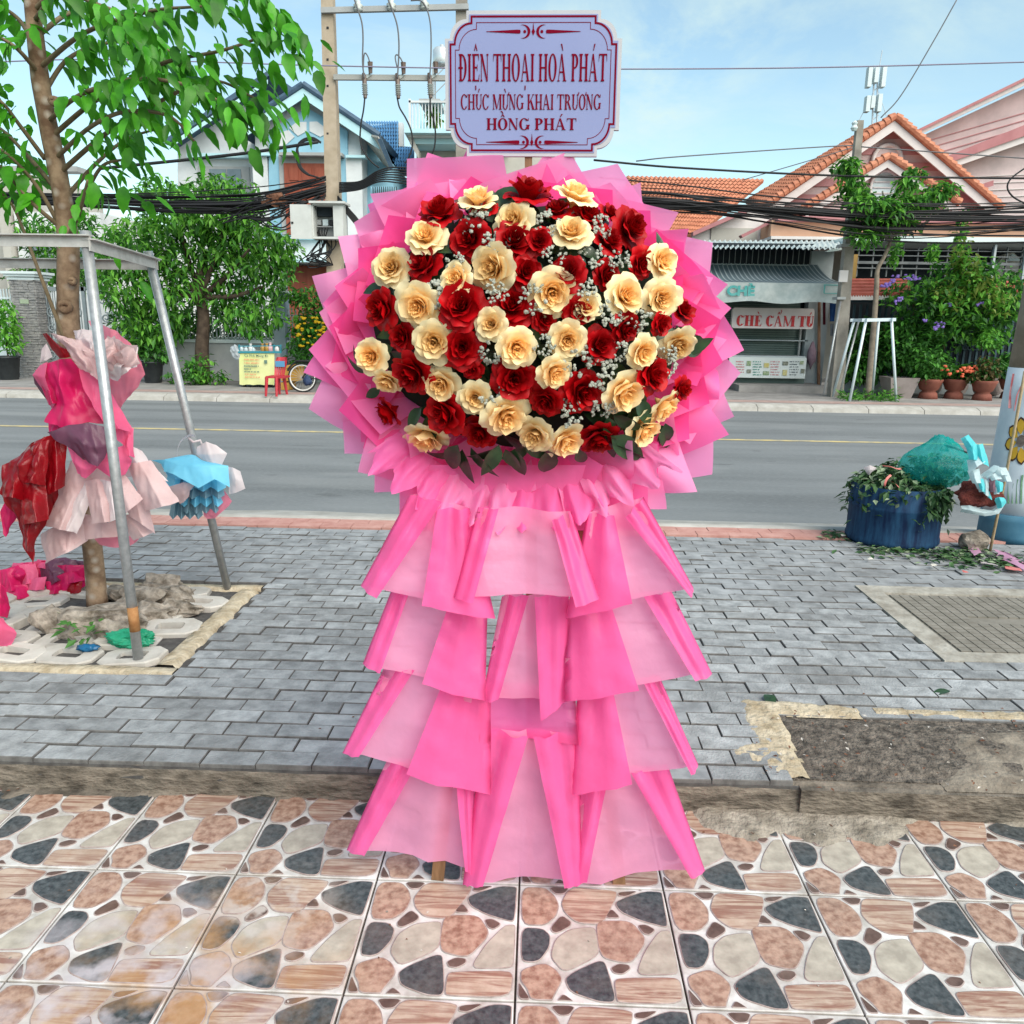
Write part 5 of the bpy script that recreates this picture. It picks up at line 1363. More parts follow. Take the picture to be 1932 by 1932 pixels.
for _ in range(420):
    v = Vector((rg.gauss(0, 1), rg.gauss(0, 1), rg.gauss(0, 1))).normalized() * rg.random() ** .4 * .88
    if v.z > .45: v.z *= .5
    leafcards(b, [c_ + bagp(v)], .055, rg, 1, .3); b.m[-4:] = [rg.choice((0, 1, 1, 2))] * 4
tag(b.build('clippings', m_cut, bag), kind='stuff')
tq = P(*q4(1165, 275), bc.y - .06)
MB().tube([tq + Vector((0, 0, -.035)), tq, tq + Vector((.01, 0, .02)), tq + Vector((.03, -.01, .03))], [.03, .012, .014, .022], 9).build('knot', bagmat(), bag, smooth=True)
MB().tube([tq, P(*q4(1260, 300), bc.y - .10), P(*q4(1385, 345), bc.y - .12)], [.008, .007, .005], 6).build('tie', M('black_rubber', (.012, .012, .012), None, rough=.5), bag)
# pale blue bouquet wrap thrown beside the pole
m_cyan = paper('cyan_paper', (.10, .62, .68), (.16, .70, .76), .4)
m_wcy = paper('white_cyan_paper', (.62, .74, .77), (.52, .66, .70), .4)
m_mauve = paper('mauve_paper', (.34, .18, .22), (.26, .13, .17))
m_dred = M('dried_petals', (.09, .012, .010), (.15, .03, .02), 60, .8, bump=.8, bscale=120)
bw = thing('bouquet_wrap', P(1860, 930, 5.02), 'discarded cyan and white bouquet wrap with dark dried flowers slumped between barrel and pole', 'wrapping paper')
for k_, (q, dy, mt, fo) in enumerate([
    (((1322,205),(1392,165),(1470,255),(1385,330)), .02, m_cyan, .03),
    (((1370,280),(1480,262),(1500,420),(1400,410)), .0, m_cyan, .05),
    (((1450,262),(1538,258),(1594,480),(1490,420)), .01, m_cyan, .04),
    (((1378,420),(1500,372),(1560,430),(1400,540)), -.02, m_wcy, .05),
    (((1385,520),(1500,500),(1520,640),(1440,640)), -.03, m_wcy, .05),
    (((1430,600),(1540,560),(1570,720),(1495,730)), -.02, m_wcy, .04),
    (((1520,560),(1650,470),(1700,480),(1580,600)), -.03, m_wcy, .04),
    (((1640,480),(1770,490),(1800,560),(1660,570)), -.02, m_wcy, .04),
    (((1700,520),(1790,540),(1816,626),(1730,628)), -.01, m_wcy, .03),
    (((1480,600),(1540,600),(1560,740),(1500,700)), -.05, m_cyan, .03),
    (((1540,600),(1590,620),(1600,780),(1545,740)), -.05, m_wcy, .03),
    (((1580,590),(1700,570),(1680,720),(1600,730)), -.03, m_mauve, .03),
    (((1560,700),(1600,720),(1632,808),(1590,780)), -.06, m_cyan, .02),
    (((1650,600),(1735,640),(1725,715),(1665,740)), -.05, m_cyan, .03),
    (((1590,560),(1690,545),(1720,600),(1620,620)), -.05, m_wcy, .03),
    (((1640,690),(1700,660),(1700,750),(1650,755)), -.06, m_wcy, .02)]):
    qsheet(q, 5.05 + dy, mt, bw, fo, .010, k_ + 130, conv=q4)
rock('dried_flowers', P(*q4(1470, 760), 5.08), .11, (1.15, .6, .75), 4, m_dred, bw, .35, 3)
psheet('paper_sheet', [[(1320,860,0),(1400,850,-.02),(1500,890,0),(1620,900,0),(1700,850,0)],[(1330,890,-.02),(1430,910,-.05),(1540,930,-.04),(1640,920,-.03),(1740,840,0)],[(1310,920,0),(1430,940,-.03),(1560,965,-.03),(1690,940,-.02),(1760,820,0)]], 5.03, m_wcy, bw, .008, seed=62, conv=q4)
psheet('paper_sheet', [[(1640,790,0),(1690,775,-.03),(1740,780,0)],[(1660,830,0),(1710,820,-.04),(1762,810,0)],[(1680,890,0),(1720,880,-.03),(1765,830,0)]], 5.02, m_cyan, bw, .006, seed=63, conv=q4)
# concrete pole with painted base
pc = Vector((3.33, 5.62, ZS))
m_pole = M('pole_concrete', (.20, .165, .125), (.30, .25, .20), 7, .9, bump=.4, bscale=30)
m_pwh = M('pole_white_paint', (.46, .53, .60), (.58, .64, .70), 5, .75, bump=.1)
m_pbl = M('pole_teal_paint', (.03, .12, .20), (.06, .17, .25), 6, .7, bump=.1)
pole = thing('painted_pole', pc, 'thick concrete utility pole with white and teal painted base and a yellow sunflower', 'utility pole')
L0, L1 = P(1841, 1034, pc.y), P(1930, 544, pc.y)
def pr(z):
    "radius so that the left flank runs as seen"
    xl = L0.x + (L1.x - L0.x) * (z - ZS) / (L1.z - ZS)
    return max(.10, pc.x - xl - .02)
zt, zw = P(1841, 962, pc.y).z, P(1903, 693, pc.y).z
def seg(name, z0_, z1_, mat, n=6, dr=0):
    MB().lathe(Vector((pc.x, pc.y, 0)), [(pr(z0_ + (z1_ - z0_) * i / n) + dr, z0_ + (z1_ - z0_) * i / n) for i in range(n + 1)], 40).build(name, mat, pole, smooth=True)
seg('painted_foot', ZS - .02, zt, m_pbl, 4, .006); seg('painted_shaft', zt, zw, m_pwh); seg('shaft', zw, 9.5, m_pole, 20, -.003)
m_sun = M('sunflower_yellow', (.55, .33, .03), (.48, .27, .02), 12, .7)
m_out = M('outline_brown', (.06, .03, .02), None, rough=.7)
m_seed = M('sunflower_centre', (.09, .07, .06), (.16, .13, .11), 40, .8)
fz = P(1884, 834, pc.y - .22)
th0 = R(233)
def onpole(a, dz, dr): 
    z = fz.z + dz; r_ = pr(z) + dr
    th = th0 + a / .3
    return Vector((pc.x + r_ * math.cos(th), pc.y + r_ * math.sin(th), z))
for k_ in range(8):
    a = 2 * PI * k_ / 8 + .25
    def petal(s, w_, dr):
        pp = []
        for t_, q in ((.28, .0), (.5, .8), (.72, 1), (.88, .7), (1.0, 0), (.88, -.7), (.72, -1), (.5, -.8)):
            pp.append(onpole(s * t_ * math.cos(a) - w_ * q * math.sin(a), s * t_ * math.sin(a) + w_ * q * math.cos(a), dr))
        return pp
    po = MB().add(petal(.165, .045, .004), [tuple(range(8))]).build('petal_outline', m_out, pole)
    MB().add(petal(.150, .036, .007), [tuple(range(8))]).build('petal', m_sun, po)
MB().add([onpole(.042 * math.cos(i * PI / 6), .042 * math.sin(i * PI / 6), .010) for i in range(12)], [tuple(range(12))]).build('flower_centre', m_seed, pole)
m_rpt = M('red_spray_paint', (.42, .08, .09), (.52, .25, .26), 22, .7)
def stroke(pts, wd, mat, name):
    pp = []
    for (u, v) in pts:
        d = ray(u, v)
        # meet the pole flank
        best = None
        for i in range(60):
            y = 4.9 + i * .012; p = CAM + d * (y / d.y)
            if (Vector((p.x - pc.x, p.y - pc.y)).length) <= pr(p.z) + .004: best = p; break
        if best: pp.append(best)
    if len(pp) > 1:
        MB().grid([[p + Vector((-wd / 2, 0, 0)) + Vector((0, -.003, 0)), p + Vector((wd / 2, -.004, 0))] for p in pp]).build(name, mat, pole)
stroke([(1914,705),(1908,740),(1906,770)], .03, m_rpt, 'paint_stroke')
stroke([(1928,728),(1920,745),(1915,775)], .02, m_rpt, 'paint_stroke')
m_gst = M('green_paint', (.07, .16, .09), (.12, .24, .14), 30, .7)
for k_ in range(9):
    u = 1862 + k_ * 8
    stroke([(u, 950), (u + 1, 925 - 8 * (k_ % 3)), (u + 3, 912 - 8 * (k_ % 3))], .012, m_gst, 'grass_stroke')
st = [P(1934, 700, 5.12), P(1905, 860, 5.08), G(1868, 1040, ZS)]
MB().tube(spline(st, 6), [.009] * 13, 7).build('bamboo_stick', M('bamboo', (.30, .22, .12), (.40, .31, .19), 25, .6), smooth=True, label='thin bamboo stick leaning on the painted pole', cat='stick')
rock('rock', G(1838, 1022, ZS + .05), .09, (1.1, .8, .8), 9, m_rub, None, .2, 2, label='dark lump of rubble between barrel and pole', cat='rock')
# leaf litter and paper scraps
li = MB()
for _ in range(620):
    t_ = rg.random()
    if t_ < .60:
        u = rg.gauss(1820, 70); v = 1042 + (u - 1720) * .10 + rg.gauss(0, 8); v = max(v, 1040)
    elif t_ < .78: u, v = rg.uniform(1625, 1720), rg.gauss(1038, 5)
    elif t_ < .94: u, v = rg.uniform(1550, 1640), rg.gauss(1012, 4)
    else: u, v = rg.uniform(1780, 1930), rg.gauss(1066, 5)
    p = G(u, v, ZS + .004); 
    if (Vector((p.x - bc.x, p.y - bc.y)).length) < rb + .01 and p.y > bc.y - .1: continue
    p.z += rg.uniform(0, .02)
    leafcards(li, [p], .055, rg, 1, .1, True); li.m[-4:] = [rg.choice((0, 0, 1, 1, 2))] * 4
tag(li.build('leaf_litter', m_cut, None, kind='stuff'), 'fallen cut green leaves scattered on the sidewalk round the barrel', 'leaf litter')
m_pkp = paper('orchid_paper', (.72, .40, .58), (.62, .30, .48), .3)
def scrap(name, pts, mat, label, Y=None, cr=.008, cat='paper scrap', seed=0):
    grid = [[(u, v) for u, v in r_] for r_ in pts]
    rows = [[G(u, v, ZS + .012 + .02 * rg.random()) for u, v in r_] for r_ in grid]
    return MB().grid(sheet_rows(rows, 4, cr, 20, seed)).build(name, mat, None, smooth=True, label=label, cat=cat)
scrap('paper_scrap', [[(1874,1036),(1890,1040),(1905,1044)],[(1885,1044),(1910,1052),(1940,1066)],[(1880,1050),(1915,1066),(1945,1082)]], m_pkp, 'large orchid pink paper sheet lying beside the pole foot', seed=3)
scrap('paper_scrap', [[(1824,1030),(1838,1026)],[(1832,1040),(1848,1036)],[(1838,1048),(1852,1042)]], m_pkp, 'small orchid pink paper scrap between the barrel and the pole', seed=4)
scrap('paper_scrap', [[(1848,1058),(1870,1062)],[(1852,1063),(1885,1068)]], m_whit, 'white paper strip on the fallen leaves near the pole', seed=5)
scrap('paper_scrap', [[(1895,1066),(1925,1072)],[(1898,1074),(1930,1078)]], m_rbn, 'red paper scrap on the sidewalk beside the orchid sheet', seed=6)
scrap('paper_scrap', [[(1815,1076),(1826,1078)],[(1818,1080),(1830,1081)]], m_rbn, 'tiny red scrap lying apart on the bare pavers near the litter', seed=7)
m_pet = M('pale_petal', (.70, .64, .56), None, rough=.6)
for k_, (u, v) in enumerate(((1643,1054),(1763,1066),(1593,1010))):
    scrap('petal', [[(u - 7, v - 2), (u, v - 3)], [(u - 4, v + 2), (u + 6, v + 1)]], m_pet, ['single pale petal on the pavers in front of the barrel', 'single pale petal on the pavers beside the leaf litter', 'single pale petal among the leaves by the kerb'][k_], cat='petal', seed=9 + k_)
m_dry = M('dry_leaf', (.09, .035, .02), (.20, .09, .05), 30, .8)
# small dry debris on the paving: petals, stubs, crumbs of leaf
dm = MB()
for _ in range(240):
    z_ = 0
    t_ = rg.random()
    if t_ < .45: u, v, z_ = rg.uniform(1420, 1932), rg.uniform(1335, 1490), ZS + .012
    elif t_ < .75: u, v, z_ = rg.uniform(0, 1932), rg.uniform(1010, 1420), ZS
    elif t_ < .80: u, v, z_ = rg.uniform(0, 60), rg.uniform(1462, 1492), .012
    elif t_ < .9: u, v, z_ = rg.uniform(1000, 1932), rg.uniform(1480, 1600), .012
    else: u, v, z_ = rg.uniform(0, 1932), rg.uniform(1600, 1932), .002
    p = G(u, v, z_ + .002)
    leafcards(dm, [p], .016 if t_ < .9 else .010, rg, 1, .1, True); dm.m[-4:] = [rg.choice((0, 0, 0, 1, 2))] * 4
tag(dm.build('debris', [m_dry, M('pebble', (.25, .22, .19), None), M('pale_bit', (.55, .5, .45), None)], None, kind='stuff'), 'scattered dry petals and crumbs lying on the paving', 'debris')
for k_, (u, v, a) in enumerate(((1700,1328,.2),(1605,1405,.8))):
    p = G(1792 if k_ == 0 else 1448, 1303 if k_ == 0 else 1310, ZS + .006)
    m4 = Matrix.Translation(p) @ Matrix.Rotation(1.9 + k_ * 1.2, 4, 'Z') @ Matrix.Diagonal((.09, .09, .09, 1))
    o = place('fallen_leaf', fleaf[k_], None, m4)
    tag(o, ['single green leaf lying on the pavers above the worn concrete', 'curled green leaf on the pavers at the mortar patch'][k_], 'leaf')
# ================================================================== across the road: house, fence, trees and cart on the left
def fbox(mb, u0, v0, u1, v1, Y, t=.1, mi=0, y0=0.0):
    "upright box whose front stands at depth Y"
    um, vm = (u0 + u1) / 2, (v0 + v1) / 2
    xa, xb = P(u0, vm, Y).x, P(u1, vm, Y).x
    za, zb = P(um, v1, Y).z, P(um, v0, Y).z
    return mb.box((xa, Y + y0, za), (xb, Y + y0 + t, zb), mi)
def fpoly(mb, pts, Y, t=.1, mi=0):
    return mb.prism([P(u, v, Y) for u, v in pts], (0, t, 0), mi)
def part(name, mat, parent, *rects, Y=20, t=.1):
    b = MB()
    for r_ in rects: fbox(b, *r_, Y, t)
    return b.build(name, mat, parent)
def leafball(mb, blobs, n, size, rg, mats=3, surf=.35, droop=.4, wd=.5):
    "leaves through the volume of a set of (centre, radii) lumps"
    tot = sum(b[1][0] * b[1][2] for b in blobs)
    for c, s in blobs:
        k = int(n * s[0] * s[2] / tot)
        for _ in range(k):
            v = Vector((rg.gauss(0, 1), rg.gauss(0, 1), rg.gauss(0, 1))).normalized() * (rg.random() ** surf)
            p = c + Vector((v.x * s[0], v.y * s[1], v.z * s[2]))
            p += noise.noise_vector(p * 2.5) * .12 * s[0]
            leafcards(mb, [p], size, rg, 1, droop, wd=wd)
            mb.m[-4:] = [min(mats - 1, int(rg.random() * mats))] * 4
def pxblob(u, v, ru, rv, Y, dy=None):
    k = Y / FPX
    return (P(u, v, Y), (ru * k, (dy if dy else (ru + rv) / 2 * k), rv * k))
m_gA = M('foliage_dark', (.03, .11, .02), (.05, .16, .03), 4, .5, trans=.3)
m_gB = M('foliage_mid', (.065, .24, .03), (.10, .32, .045), 4, .5, trans=.35)
m_gC = M('foliage_bright', (.15, .42, .05), (.21, .50, .07), 4, .5, trans=.4)
m_gY = M('foliage_yellow', (.20, .28, .05), (.28, .36, .08), 4, .5, trans=.4)
m_trk = M('dark_bark', (.045, .03, .022), (.10, .07, .05), 8, .9, bump=.6, bscale=20)
m_hw = M('house_white', (.70, .72, .73), (.52, .54, .55), .9, .85, detail=10)
m_hb = M('house_blue', (.22, .42, .54), (.29, .52, .64), 1.2, .8, detail=10)
m_hcy = M('house_cyan_trim', (.42, .66, .72), (.48, .70, .76), 2, .7)
m_nav = M('navy_tile', (.045, .085, .135), (.07, .12, .18), 6, .6, bump=.2)
m_btile = M('blue_tile', (.07, .20, .38), (.11, .27, .48), 6, .45, bump=.2)
m_beige = M('beige_plaster', (.42, .40, .36), (.48, .46, .42), 2, .9)  # plain beige plaster, used for walls and soffits
m_brdoor = M('brown_door', (.24, .055, .030), (.30, .08, .045), 3, .6, stretch=(4, 4, .6))
m_gfr = M('grey_frame', (.30, .31, .31), (.36, .37, .37), 3, .7)
m_glass = M('window_glass', (.10, .13, .15), (.16, .20, .22), 2, .08, spec=.8)
m_blk = M('black_iron', (.02, .02, .022), None, rough=.6)
m_lwall = M('low_wall', (.33, .34, .35), (.42, .43, .43), 2.2, .9, bump=.2)
HY = 27.0
house = thing('blue_house', P(580, 690, HY), 'white and pale blue two storey house with pointed gable and navy tiled roof edges', 'house')
def hx(x): return 447.2 + x * .16667
def hy(y): return 143.1 + y * .16667
def hp(*pts): return [(hx(x), hy(y)) for x, y in pts]
b = MB(); fpoly(b, hp((205, 620), (740, 230), (1400, 640), (1400, 3300), (205, 3300)), HY, 6); b.build('wall', m_hw, house)
b = MB(); fpoly(b, [(335, 268), (480, 175), (481, 700), (335, 700)], HY + 1.2, 5); b.build('wall', m_hw, house)
b = MB(); fpoly(b, [(680, 262), (742, 310), (742, 700), (680, 700)], HY + 1.0, 4); b.build('wall', m_hb, house)
# gable roof planes running back, with soffit and fascia
def roof_plane(name, a, bq, Y0, Y1, th, mat, parent, side=None):
    A0, B0 = P(*a, Y0), P(*bq, Y0)
    D = Vector((0, Y1 - Y0, 0))
    n = (B0 - A0).cross(D).normalized()
    if n.z < 0: n = -n
    m = MB(); m.prism([A0, B0, B0 + D, A0 + D], n * th)
    return m.build(name, mat, parent)
apex = (hx(745), hy(150))
rl_ = roof_plane('roof', apex, (hx(-10), hy(650)), HY - .5, HY + 6, .16, m_nav, house)
rr_ = roof_plane('roof', apex, (hx(1610), hy(730)), HY - .5, HY + 6, .16, m_nav, house)
for a, bq, tgt in ((apex, (hx(-10), hy(650)), rl_), (apex, (hx(1610), hy(730)), rr_)):
    A0, B0 = P(*a, HY - .53), P(*bq, HY - .53)
    m = MB(); m.prism([A0 + Vector((0, 0, .03)), B0 + Vector((0, 0, .03)), B0 - Vector((0, 0, .26)), A0 - Vector((0, 0, .26))], (0, .03, 0)); m.build('fascia', m_hcy, tgt)
    m = MB(); m.tube([A0 + Vector((0, .02, .14)), B0 + Vector((0, .02, .14))], .10, 8); m.build('ridge_tiles', m_nav, tgt)
# steep right hand eave down to the valley
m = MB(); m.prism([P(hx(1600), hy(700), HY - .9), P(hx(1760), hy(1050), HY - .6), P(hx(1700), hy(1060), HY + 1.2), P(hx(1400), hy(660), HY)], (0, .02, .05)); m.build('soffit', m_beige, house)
m = MB(); m.bar(P(hx(1612), hy(712), HY - .92), P(hx(1755), hy(1050), HY - .62), .12, .14, up=(0, 1, 0)); m.build('eave', m_nav, house)
# back gable
b = MB(); fpoly(b, hp((90, 330), (370, 60), (650, 220), (650, 700), (0, 700)), HY + 3, 3); b.build('wall', m_hw, house)
for bq in ((hx(90), hy(230)), (hx(640), hy(200))): roof_plane('roof', (hx(370), hy(15)), bq, HY + 2.4, HY + 7, .14, m_nav, house)
for bq in ((hx(90), hy(230)), (hx(640), hy(200))):
    A0, B0 = P(hx(370), hy(22), HY + 2.36), P(*bq, HY + 2.36); B0.z -= .05
    m = MB(); m.prism([A0, B0, B0 - Vector((0, 0, .24)), A0 - Vector((0, 0, .24))], (0, .03, 0)); m.build('fascia', m_hcy, house)
roof_plane('roof', (508, 142), (312, 272), HY + .4, HY + 6, .14, m_nav, house)
m = MB(); m.prism([P(318, 272, HY + .35), P(505, 150, HY + .35), P(505, 158, HY + .35), P(318, 281, HY + .35)], (0, .03, 0)); m.build('fascia', m_hcy, house)
# blue pointed surround with fan light
b = MB(); fpoly(b, hp((360, 620), (790, 360), (1250, 620), (1250, 1800), (360, 1800)), HY - .12, .12); b.build('gable_surround', m_hb, house)
for pl in ([(455, 660), (580, 610), (650, 690), (540, 790), (455, 795)], [(590, 590), (670, 525), (785, 520), (785, 625), (690, 680)], [(820, 520), (905, 515), (990, 580), (1000, 660), (940, 690), (820, 625)], [(1010, 620), (1130, 640), (1140, 800), (1020, 790)]):
    b = MB(); fpoly(b, hp(*pl), HY - .15, .04); b.build('fanlight_pane', m_hw, house)
dr = MB(); fbox(dr, hx(470), hy(865), hx(1185), hy(900), HY - .5, .5); dr.build('door_canopy', m_gfr, house)
part('door_frame', m_gfr, house, (hx(490), hy(900), hx(1175), hy(1800)), Y=HY - .16, t=.05)
d_ = part('door', m_brdoor, house, (hx(545), hy(990), hx(1165), hy(1800)), Y=HY - .2, t=.05)
for k_ in range(4):
    for j in range(3):
        x = 590 + k_ * 145; y = 1040 + j * 190
        m = MB(); fbox(m, hx(x), hy(y), hx(x + 105), hy(y + 140), HY - .225, .03); m.build('door_panel', m_brdoor, d_)
part('pilaster', m_hw, house, (hx(215), hy(900), hx(380), hy(2600)), Y=HY - .14, t=.14)
part('pilaster', m_hw, house, (hx(1255), hy(930), hx(1430), hy(2600)), Y=HY - .14, t=.14)
part('cornice', m_hcy, house, (hx(170), hy(870), hx(400), hy(900)), (hx(1230), hy(895), hx(1450), hy(925)), Y=HY - .3, t=.3)
part('cornice', m_hcy, house, (352, 289, 482, 297), Y=HY + .9, t=.3)
w_ = part('window', m_gfr, house, (376, 314, 472, 392), Y=HY + 1.13, t=.08)
for r_ in ((397, 319, 428, 388), (430, 319, 456, 388)): part('pane', m_glass, w_, r_, Y=HY + 1.1, t=.03)
part('garage_arch', m_hcy, house, (hx(500), hy(2080), hx(1250), hy(2110)), Y=HY - 1.2, t=1.2)
part('garage_opening', m_gfr, house, (hx(540), hy(2110), hx(1240), hy(3200)), Y=HY - .2, t=.1)
part('garage_door', m_brdoor, house, (hx(590), hy(2150), hx(1220), hy(3200)), Y=HY - .26, t=.05)
part('floor_band', m_hcy, house, (hx(205), hy(1810), hx(1400), hy(1850)), Y=HY - .2, t=.2)
# balcony grille on the right
rl2 = part('balcony_wall', m_hb, house, (700, 352, 745, 420), Y=HY - .3, t=.2)
for k_ in range(12): part('baluster', m_blk, house, (703 + k_ * 4, 352, 704.2 + k_ * 4, 366), Y=HY - .45, t=.05)
# blue tiled side roof, in courses
rt = thing('blue_tiled_roof', P(720, 300, HY + 3), 'bright blue glazed tile roof sloping beside the pale blue house', 'roof')
b = MB()
for j in range(13):
    v0 = 231 + j * 6.9; Y = HY + 4 - j * .16
    ua, ub = (690 + j * 2.6, 752) if j < 7 else (700 + j * 4, 781)
    n = int((ub - ua) / 4.6)
    for i in range(n):
        a = P(ua + (ub - ua) * i / n, v0, Y); c = P(ua + (ub - ua) * (i + 1) / n, v0, Y); m_ = (a + c) / 2 + Vector((0, -.07, .05))
        dz = Vector((0, -.17, P(720, v0 + 7.6, Y).z - P(720, v0, Y).z))
        b.grid([[a, m_, c], [a + dz, m_ + dz + Vector((0, -.02, 0)), c + dz]])
b.build('roof_tiles', m_btile, rt, kind='stuff')
b = MB(); fpoly(b, [(752, 231), (762, 276), (781, 278), (781, 330), (700, 330), (688, 240)], HY + 4.3, .1); b.build('roof_deck', m_nav, rt)
part('parapet', m_hw, rt, (752, 231, 760, 276), Y=HY + 4, t=.3)
# narrow building with a roof balcony
nb = thing('balcony_building', P(830, 690, HY + 2), 'narrow building with pale cyan roof balcony and white railing behind the plaque', 'building')
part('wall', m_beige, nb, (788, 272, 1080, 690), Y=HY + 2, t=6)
part('balcony_slab', m_hcy, nb, (763, 243, 960, 251), Y=HY + .4, t=2)
part('moulding', m_hw, nb, (770, 251, 960, 259), Y=HY + .7, t=2); part('moulding', m_hcy, nb, (773, 259, 960, 272), Y=HY + .9, t=2)
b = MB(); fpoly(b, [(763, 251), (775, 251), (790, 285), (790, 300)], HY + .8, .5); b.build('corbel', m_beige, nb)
part('railing_post', m_hw, nb, (771, 186, 775, 244), Y=HY + .5, t=.1)
part('handrail', m_hw, nb, (771, 190, 960, 194), Y=HY + .5, t=.12)
for k_ in range(22): part('baluster', m_hw, nb, (778 + k_ * 6, 194, 779.6 + k_ * 6, 243), Y=HY + .55, t=.04)
part('screen_wall', m_hcy, nb, (790, 196, 960, 243), Y=HY + 2.6, t=2)
part('awning', m_gfr, nb, (790, 186, 830, 193), Y=HY + .6, t=1.5)
pb = MB(); leafball(pb, [pxblob(818, 220, 12, 18, HY + 1.2)], 160, .22, random.Random(3), 2); pb.build('balcony_plant', [m_gB, m_gY], nb, kind='stuff')
tank = thing('water_tank', P(834, 125, HY + 6), 'steel roof water tank on a lattice stand behind the plaque', 'water tank')
c_ = P(834, 124, HY + 6)
m_stl = M('tank_steel', (.62, .66, .68), (.72, .75, .77), 3, .3, metal=.5)
MB().lathe(c_, [(.30, 0), (.34, .06), (.34, .5), (.28, .58), (.08, .64), (.08, .70)], 18).build('tank', m_stl, tank, smooth=True)
b0 = P(834, 244, HY + 6).z
for sx, sy in ((-1, -1), (1, -1), (-1, 1), (1, 1)):
    m = MB(); m.bar((c_.x + sx * .3, c_.y + sy * .3, b0), (c_.x + sx * .3, c_.y + sy * .3, c_.z), .05, .05); m.build('leg', m_gfr, tank)
for k_ in range(4):
    z0_, z1_ = b0 + (c_.z - b0) * k_ / 4, b0 + (c_.z - b0) * (k_ + 1) / 4
    m = MB(); m.bar((c_.x - .3, c_.y - .33, z0_), (c_.x + .3, c_.y - .33, z1_), .03, .03); m.build('brace', m_gfr, tank)

# ---- fence line
FY = 18.6
m_led = M('ledge_stone', (.16, .16, .17), (.34, .33, .32), 7, .9, bump=.8, bscale=14, stretch=(1, 1, 4))
m_cap = M('pillar_cap', (.62, .70, .72), (.56, .64, .66), 3, .7)
m_gate = M('grey_gate_paint', (.20, .24, .26), (.26, .30, .32), 3, .5)
m_grille = M('pale_green_grille', (.40, .47, .45), (.48, .55, .52), 3, .6)
gp1 = thing('gate_pillar', P(50, 708, FY), 'stone clad gate pillar with pale moulded cap', 'pillar')
b = MB(); rg = random.Random(6)
z, zt_ = ZS, P(50, 528, FY).z
xa, xb = P(28, 620, FY).x, P(74, 620, FY).x
MB().box((xa + .03, FY + .03, ZS), (xb - .03, FY + .52, zt_)).build('core', m_led, gp1)
while z < zt_ - .02:
    x = xa
    while x < xb - .02:
        w__ = min(rg.uniform(.10, .24), xb - x)
        b.box((x, FY - rg.uniform(0, .03), z), (x + w__ - .006, FY + .05, z + .052)); x += w__
    b.box((xb - .05, FY + .0, z), (xb + rg.uniform(0, .03), FY + .5, z + .052))
    z += .058
b.build('ledge_stones', m_led, gp1, kind='stuff')
for k_, (dv, ov) in enumerate(((528, .03), (522, .07), (517, .11))):
    za = P(50, dv, FY).z; MB().box((xa - ov, FY - ov, za), (xb + ov, FY + .55 + ov, za + .055)).build('cap', m_cap, gp1)
MB().box((xa + .22, FY - .045, P(50, 573, FY).z), (xa + .42, FY - .03, P(50, 565, FY).z)).build('number_plate', M('plate', (.30, .36, .26), None), gp1)
gate = thing('iron_gate', P(120, 706, FY + .3), 'grey double iron gate with scrollwork panels beside the stone pillar', 'gate')
for u0 in (76, 122):
    for r_ in ((u0, 541, u0 + 6, 704), (u0 + 38, 541, u0 + 44, 704), (u0 + 6, 541, u0 + 38, 549), (u0 + 6, 640, u0 + 38, 648), (u0 + 6, 696, u0 + 38, 704)):
        part('frame_bar', m_gate, gate, r_, Y=FY + .3, t=.06)
    for k_ in range(7): part('bar', m_gate, gate, (u0 + 9 + k_ * 4, 549, u0 + 10.2 + k_ * 4, 696), Y=FY + .32, t=.02)
def scroll(mb, u, v, r_, Y, turns=1.6, sgn=1, flip=1):
    k = Y / FPX; c = P(u, v, Y); pts = []
    for i in range(22):
        t_ = i / 21; a = sgn * t_ * turns * 2 * PI + (PI / 2) * flip
        pts.append(c + Vector((math.cos(a), 0, math.sin(a))) * r_ * k * (1 - .8 * t_))
    mb.tube(pts, .018, 5)
for u, v, r_, s in ((98, 590, 10, 1), (98, 618, 9, -1), (145, 590, 10, -1), (145, 618, 9, 1), (98, 668, 10, 1), (145, 668, 10, -1)):
    m = MB(); scroll(m, u, v, r_, FY + .31, 1.6, s); m.build('scroll', m_gate, gate)
part('lower_panel', m_gate, gate, (82, 650, 114, 696), (128, 650, 160, 696), Y=FY + .34, t=.01)
for i, (u, v, r_, s) in enumerate(((196, 562, 14, 1), (200, 600, 10, -1), (202, 640, 8, 1))):
    m = MB(); scroll(m, u, v, r_, FY + .25, 1.7, s); m.build('scroll', m_gate, gate)
part('frame_bar', m_gate, gate, (184, 541, 188, 704), Y=FY + .27, t=.05)
fence = thing('grille_fence', P(380, 712, FY), 'pale green picket grille on a low grey wall in front of the pale blue house', 'fence')
part('wall', m_lwall, fence, (208, 650, 1165, 730), Y=FY, t=.25)
part('coping', m_cap, fence, (206, 645, 1165, 651), Y=FY - .05, t=.35)
part('rail', m_grille, fence, (208, 640, 1165, 643), (208, 596, 1165, 599), Y=FY + .1, t=.04)
for k_ in range(132):
    u = 212 + k_ * 7.2
    part('picket', m_grille, fence, (u, 584 - (3 if k_ % 2 else 0), u + 1.8, 645), Y=FY + .1, t=.03)
lf_ = thing('side_fence', P(10, 708, FY), 'white picket fence left of the stone gate pillar', 'fence')
part('wall', m_cap, lf_, (-120, 655, 28, 708), Y=FY + .1, t=.2)
for k_ in range(24): part('picket', m_cap, lf_, (-110 + k_ * 5.8, 545, -108 + k_ * 5.8, 655), Y=FY + .15, t=.03)
part('rail', m_cap, lf_, (-120, 560, 28, 563), (-120, 640, 28, 643), Y=FY + .14, t=.03)
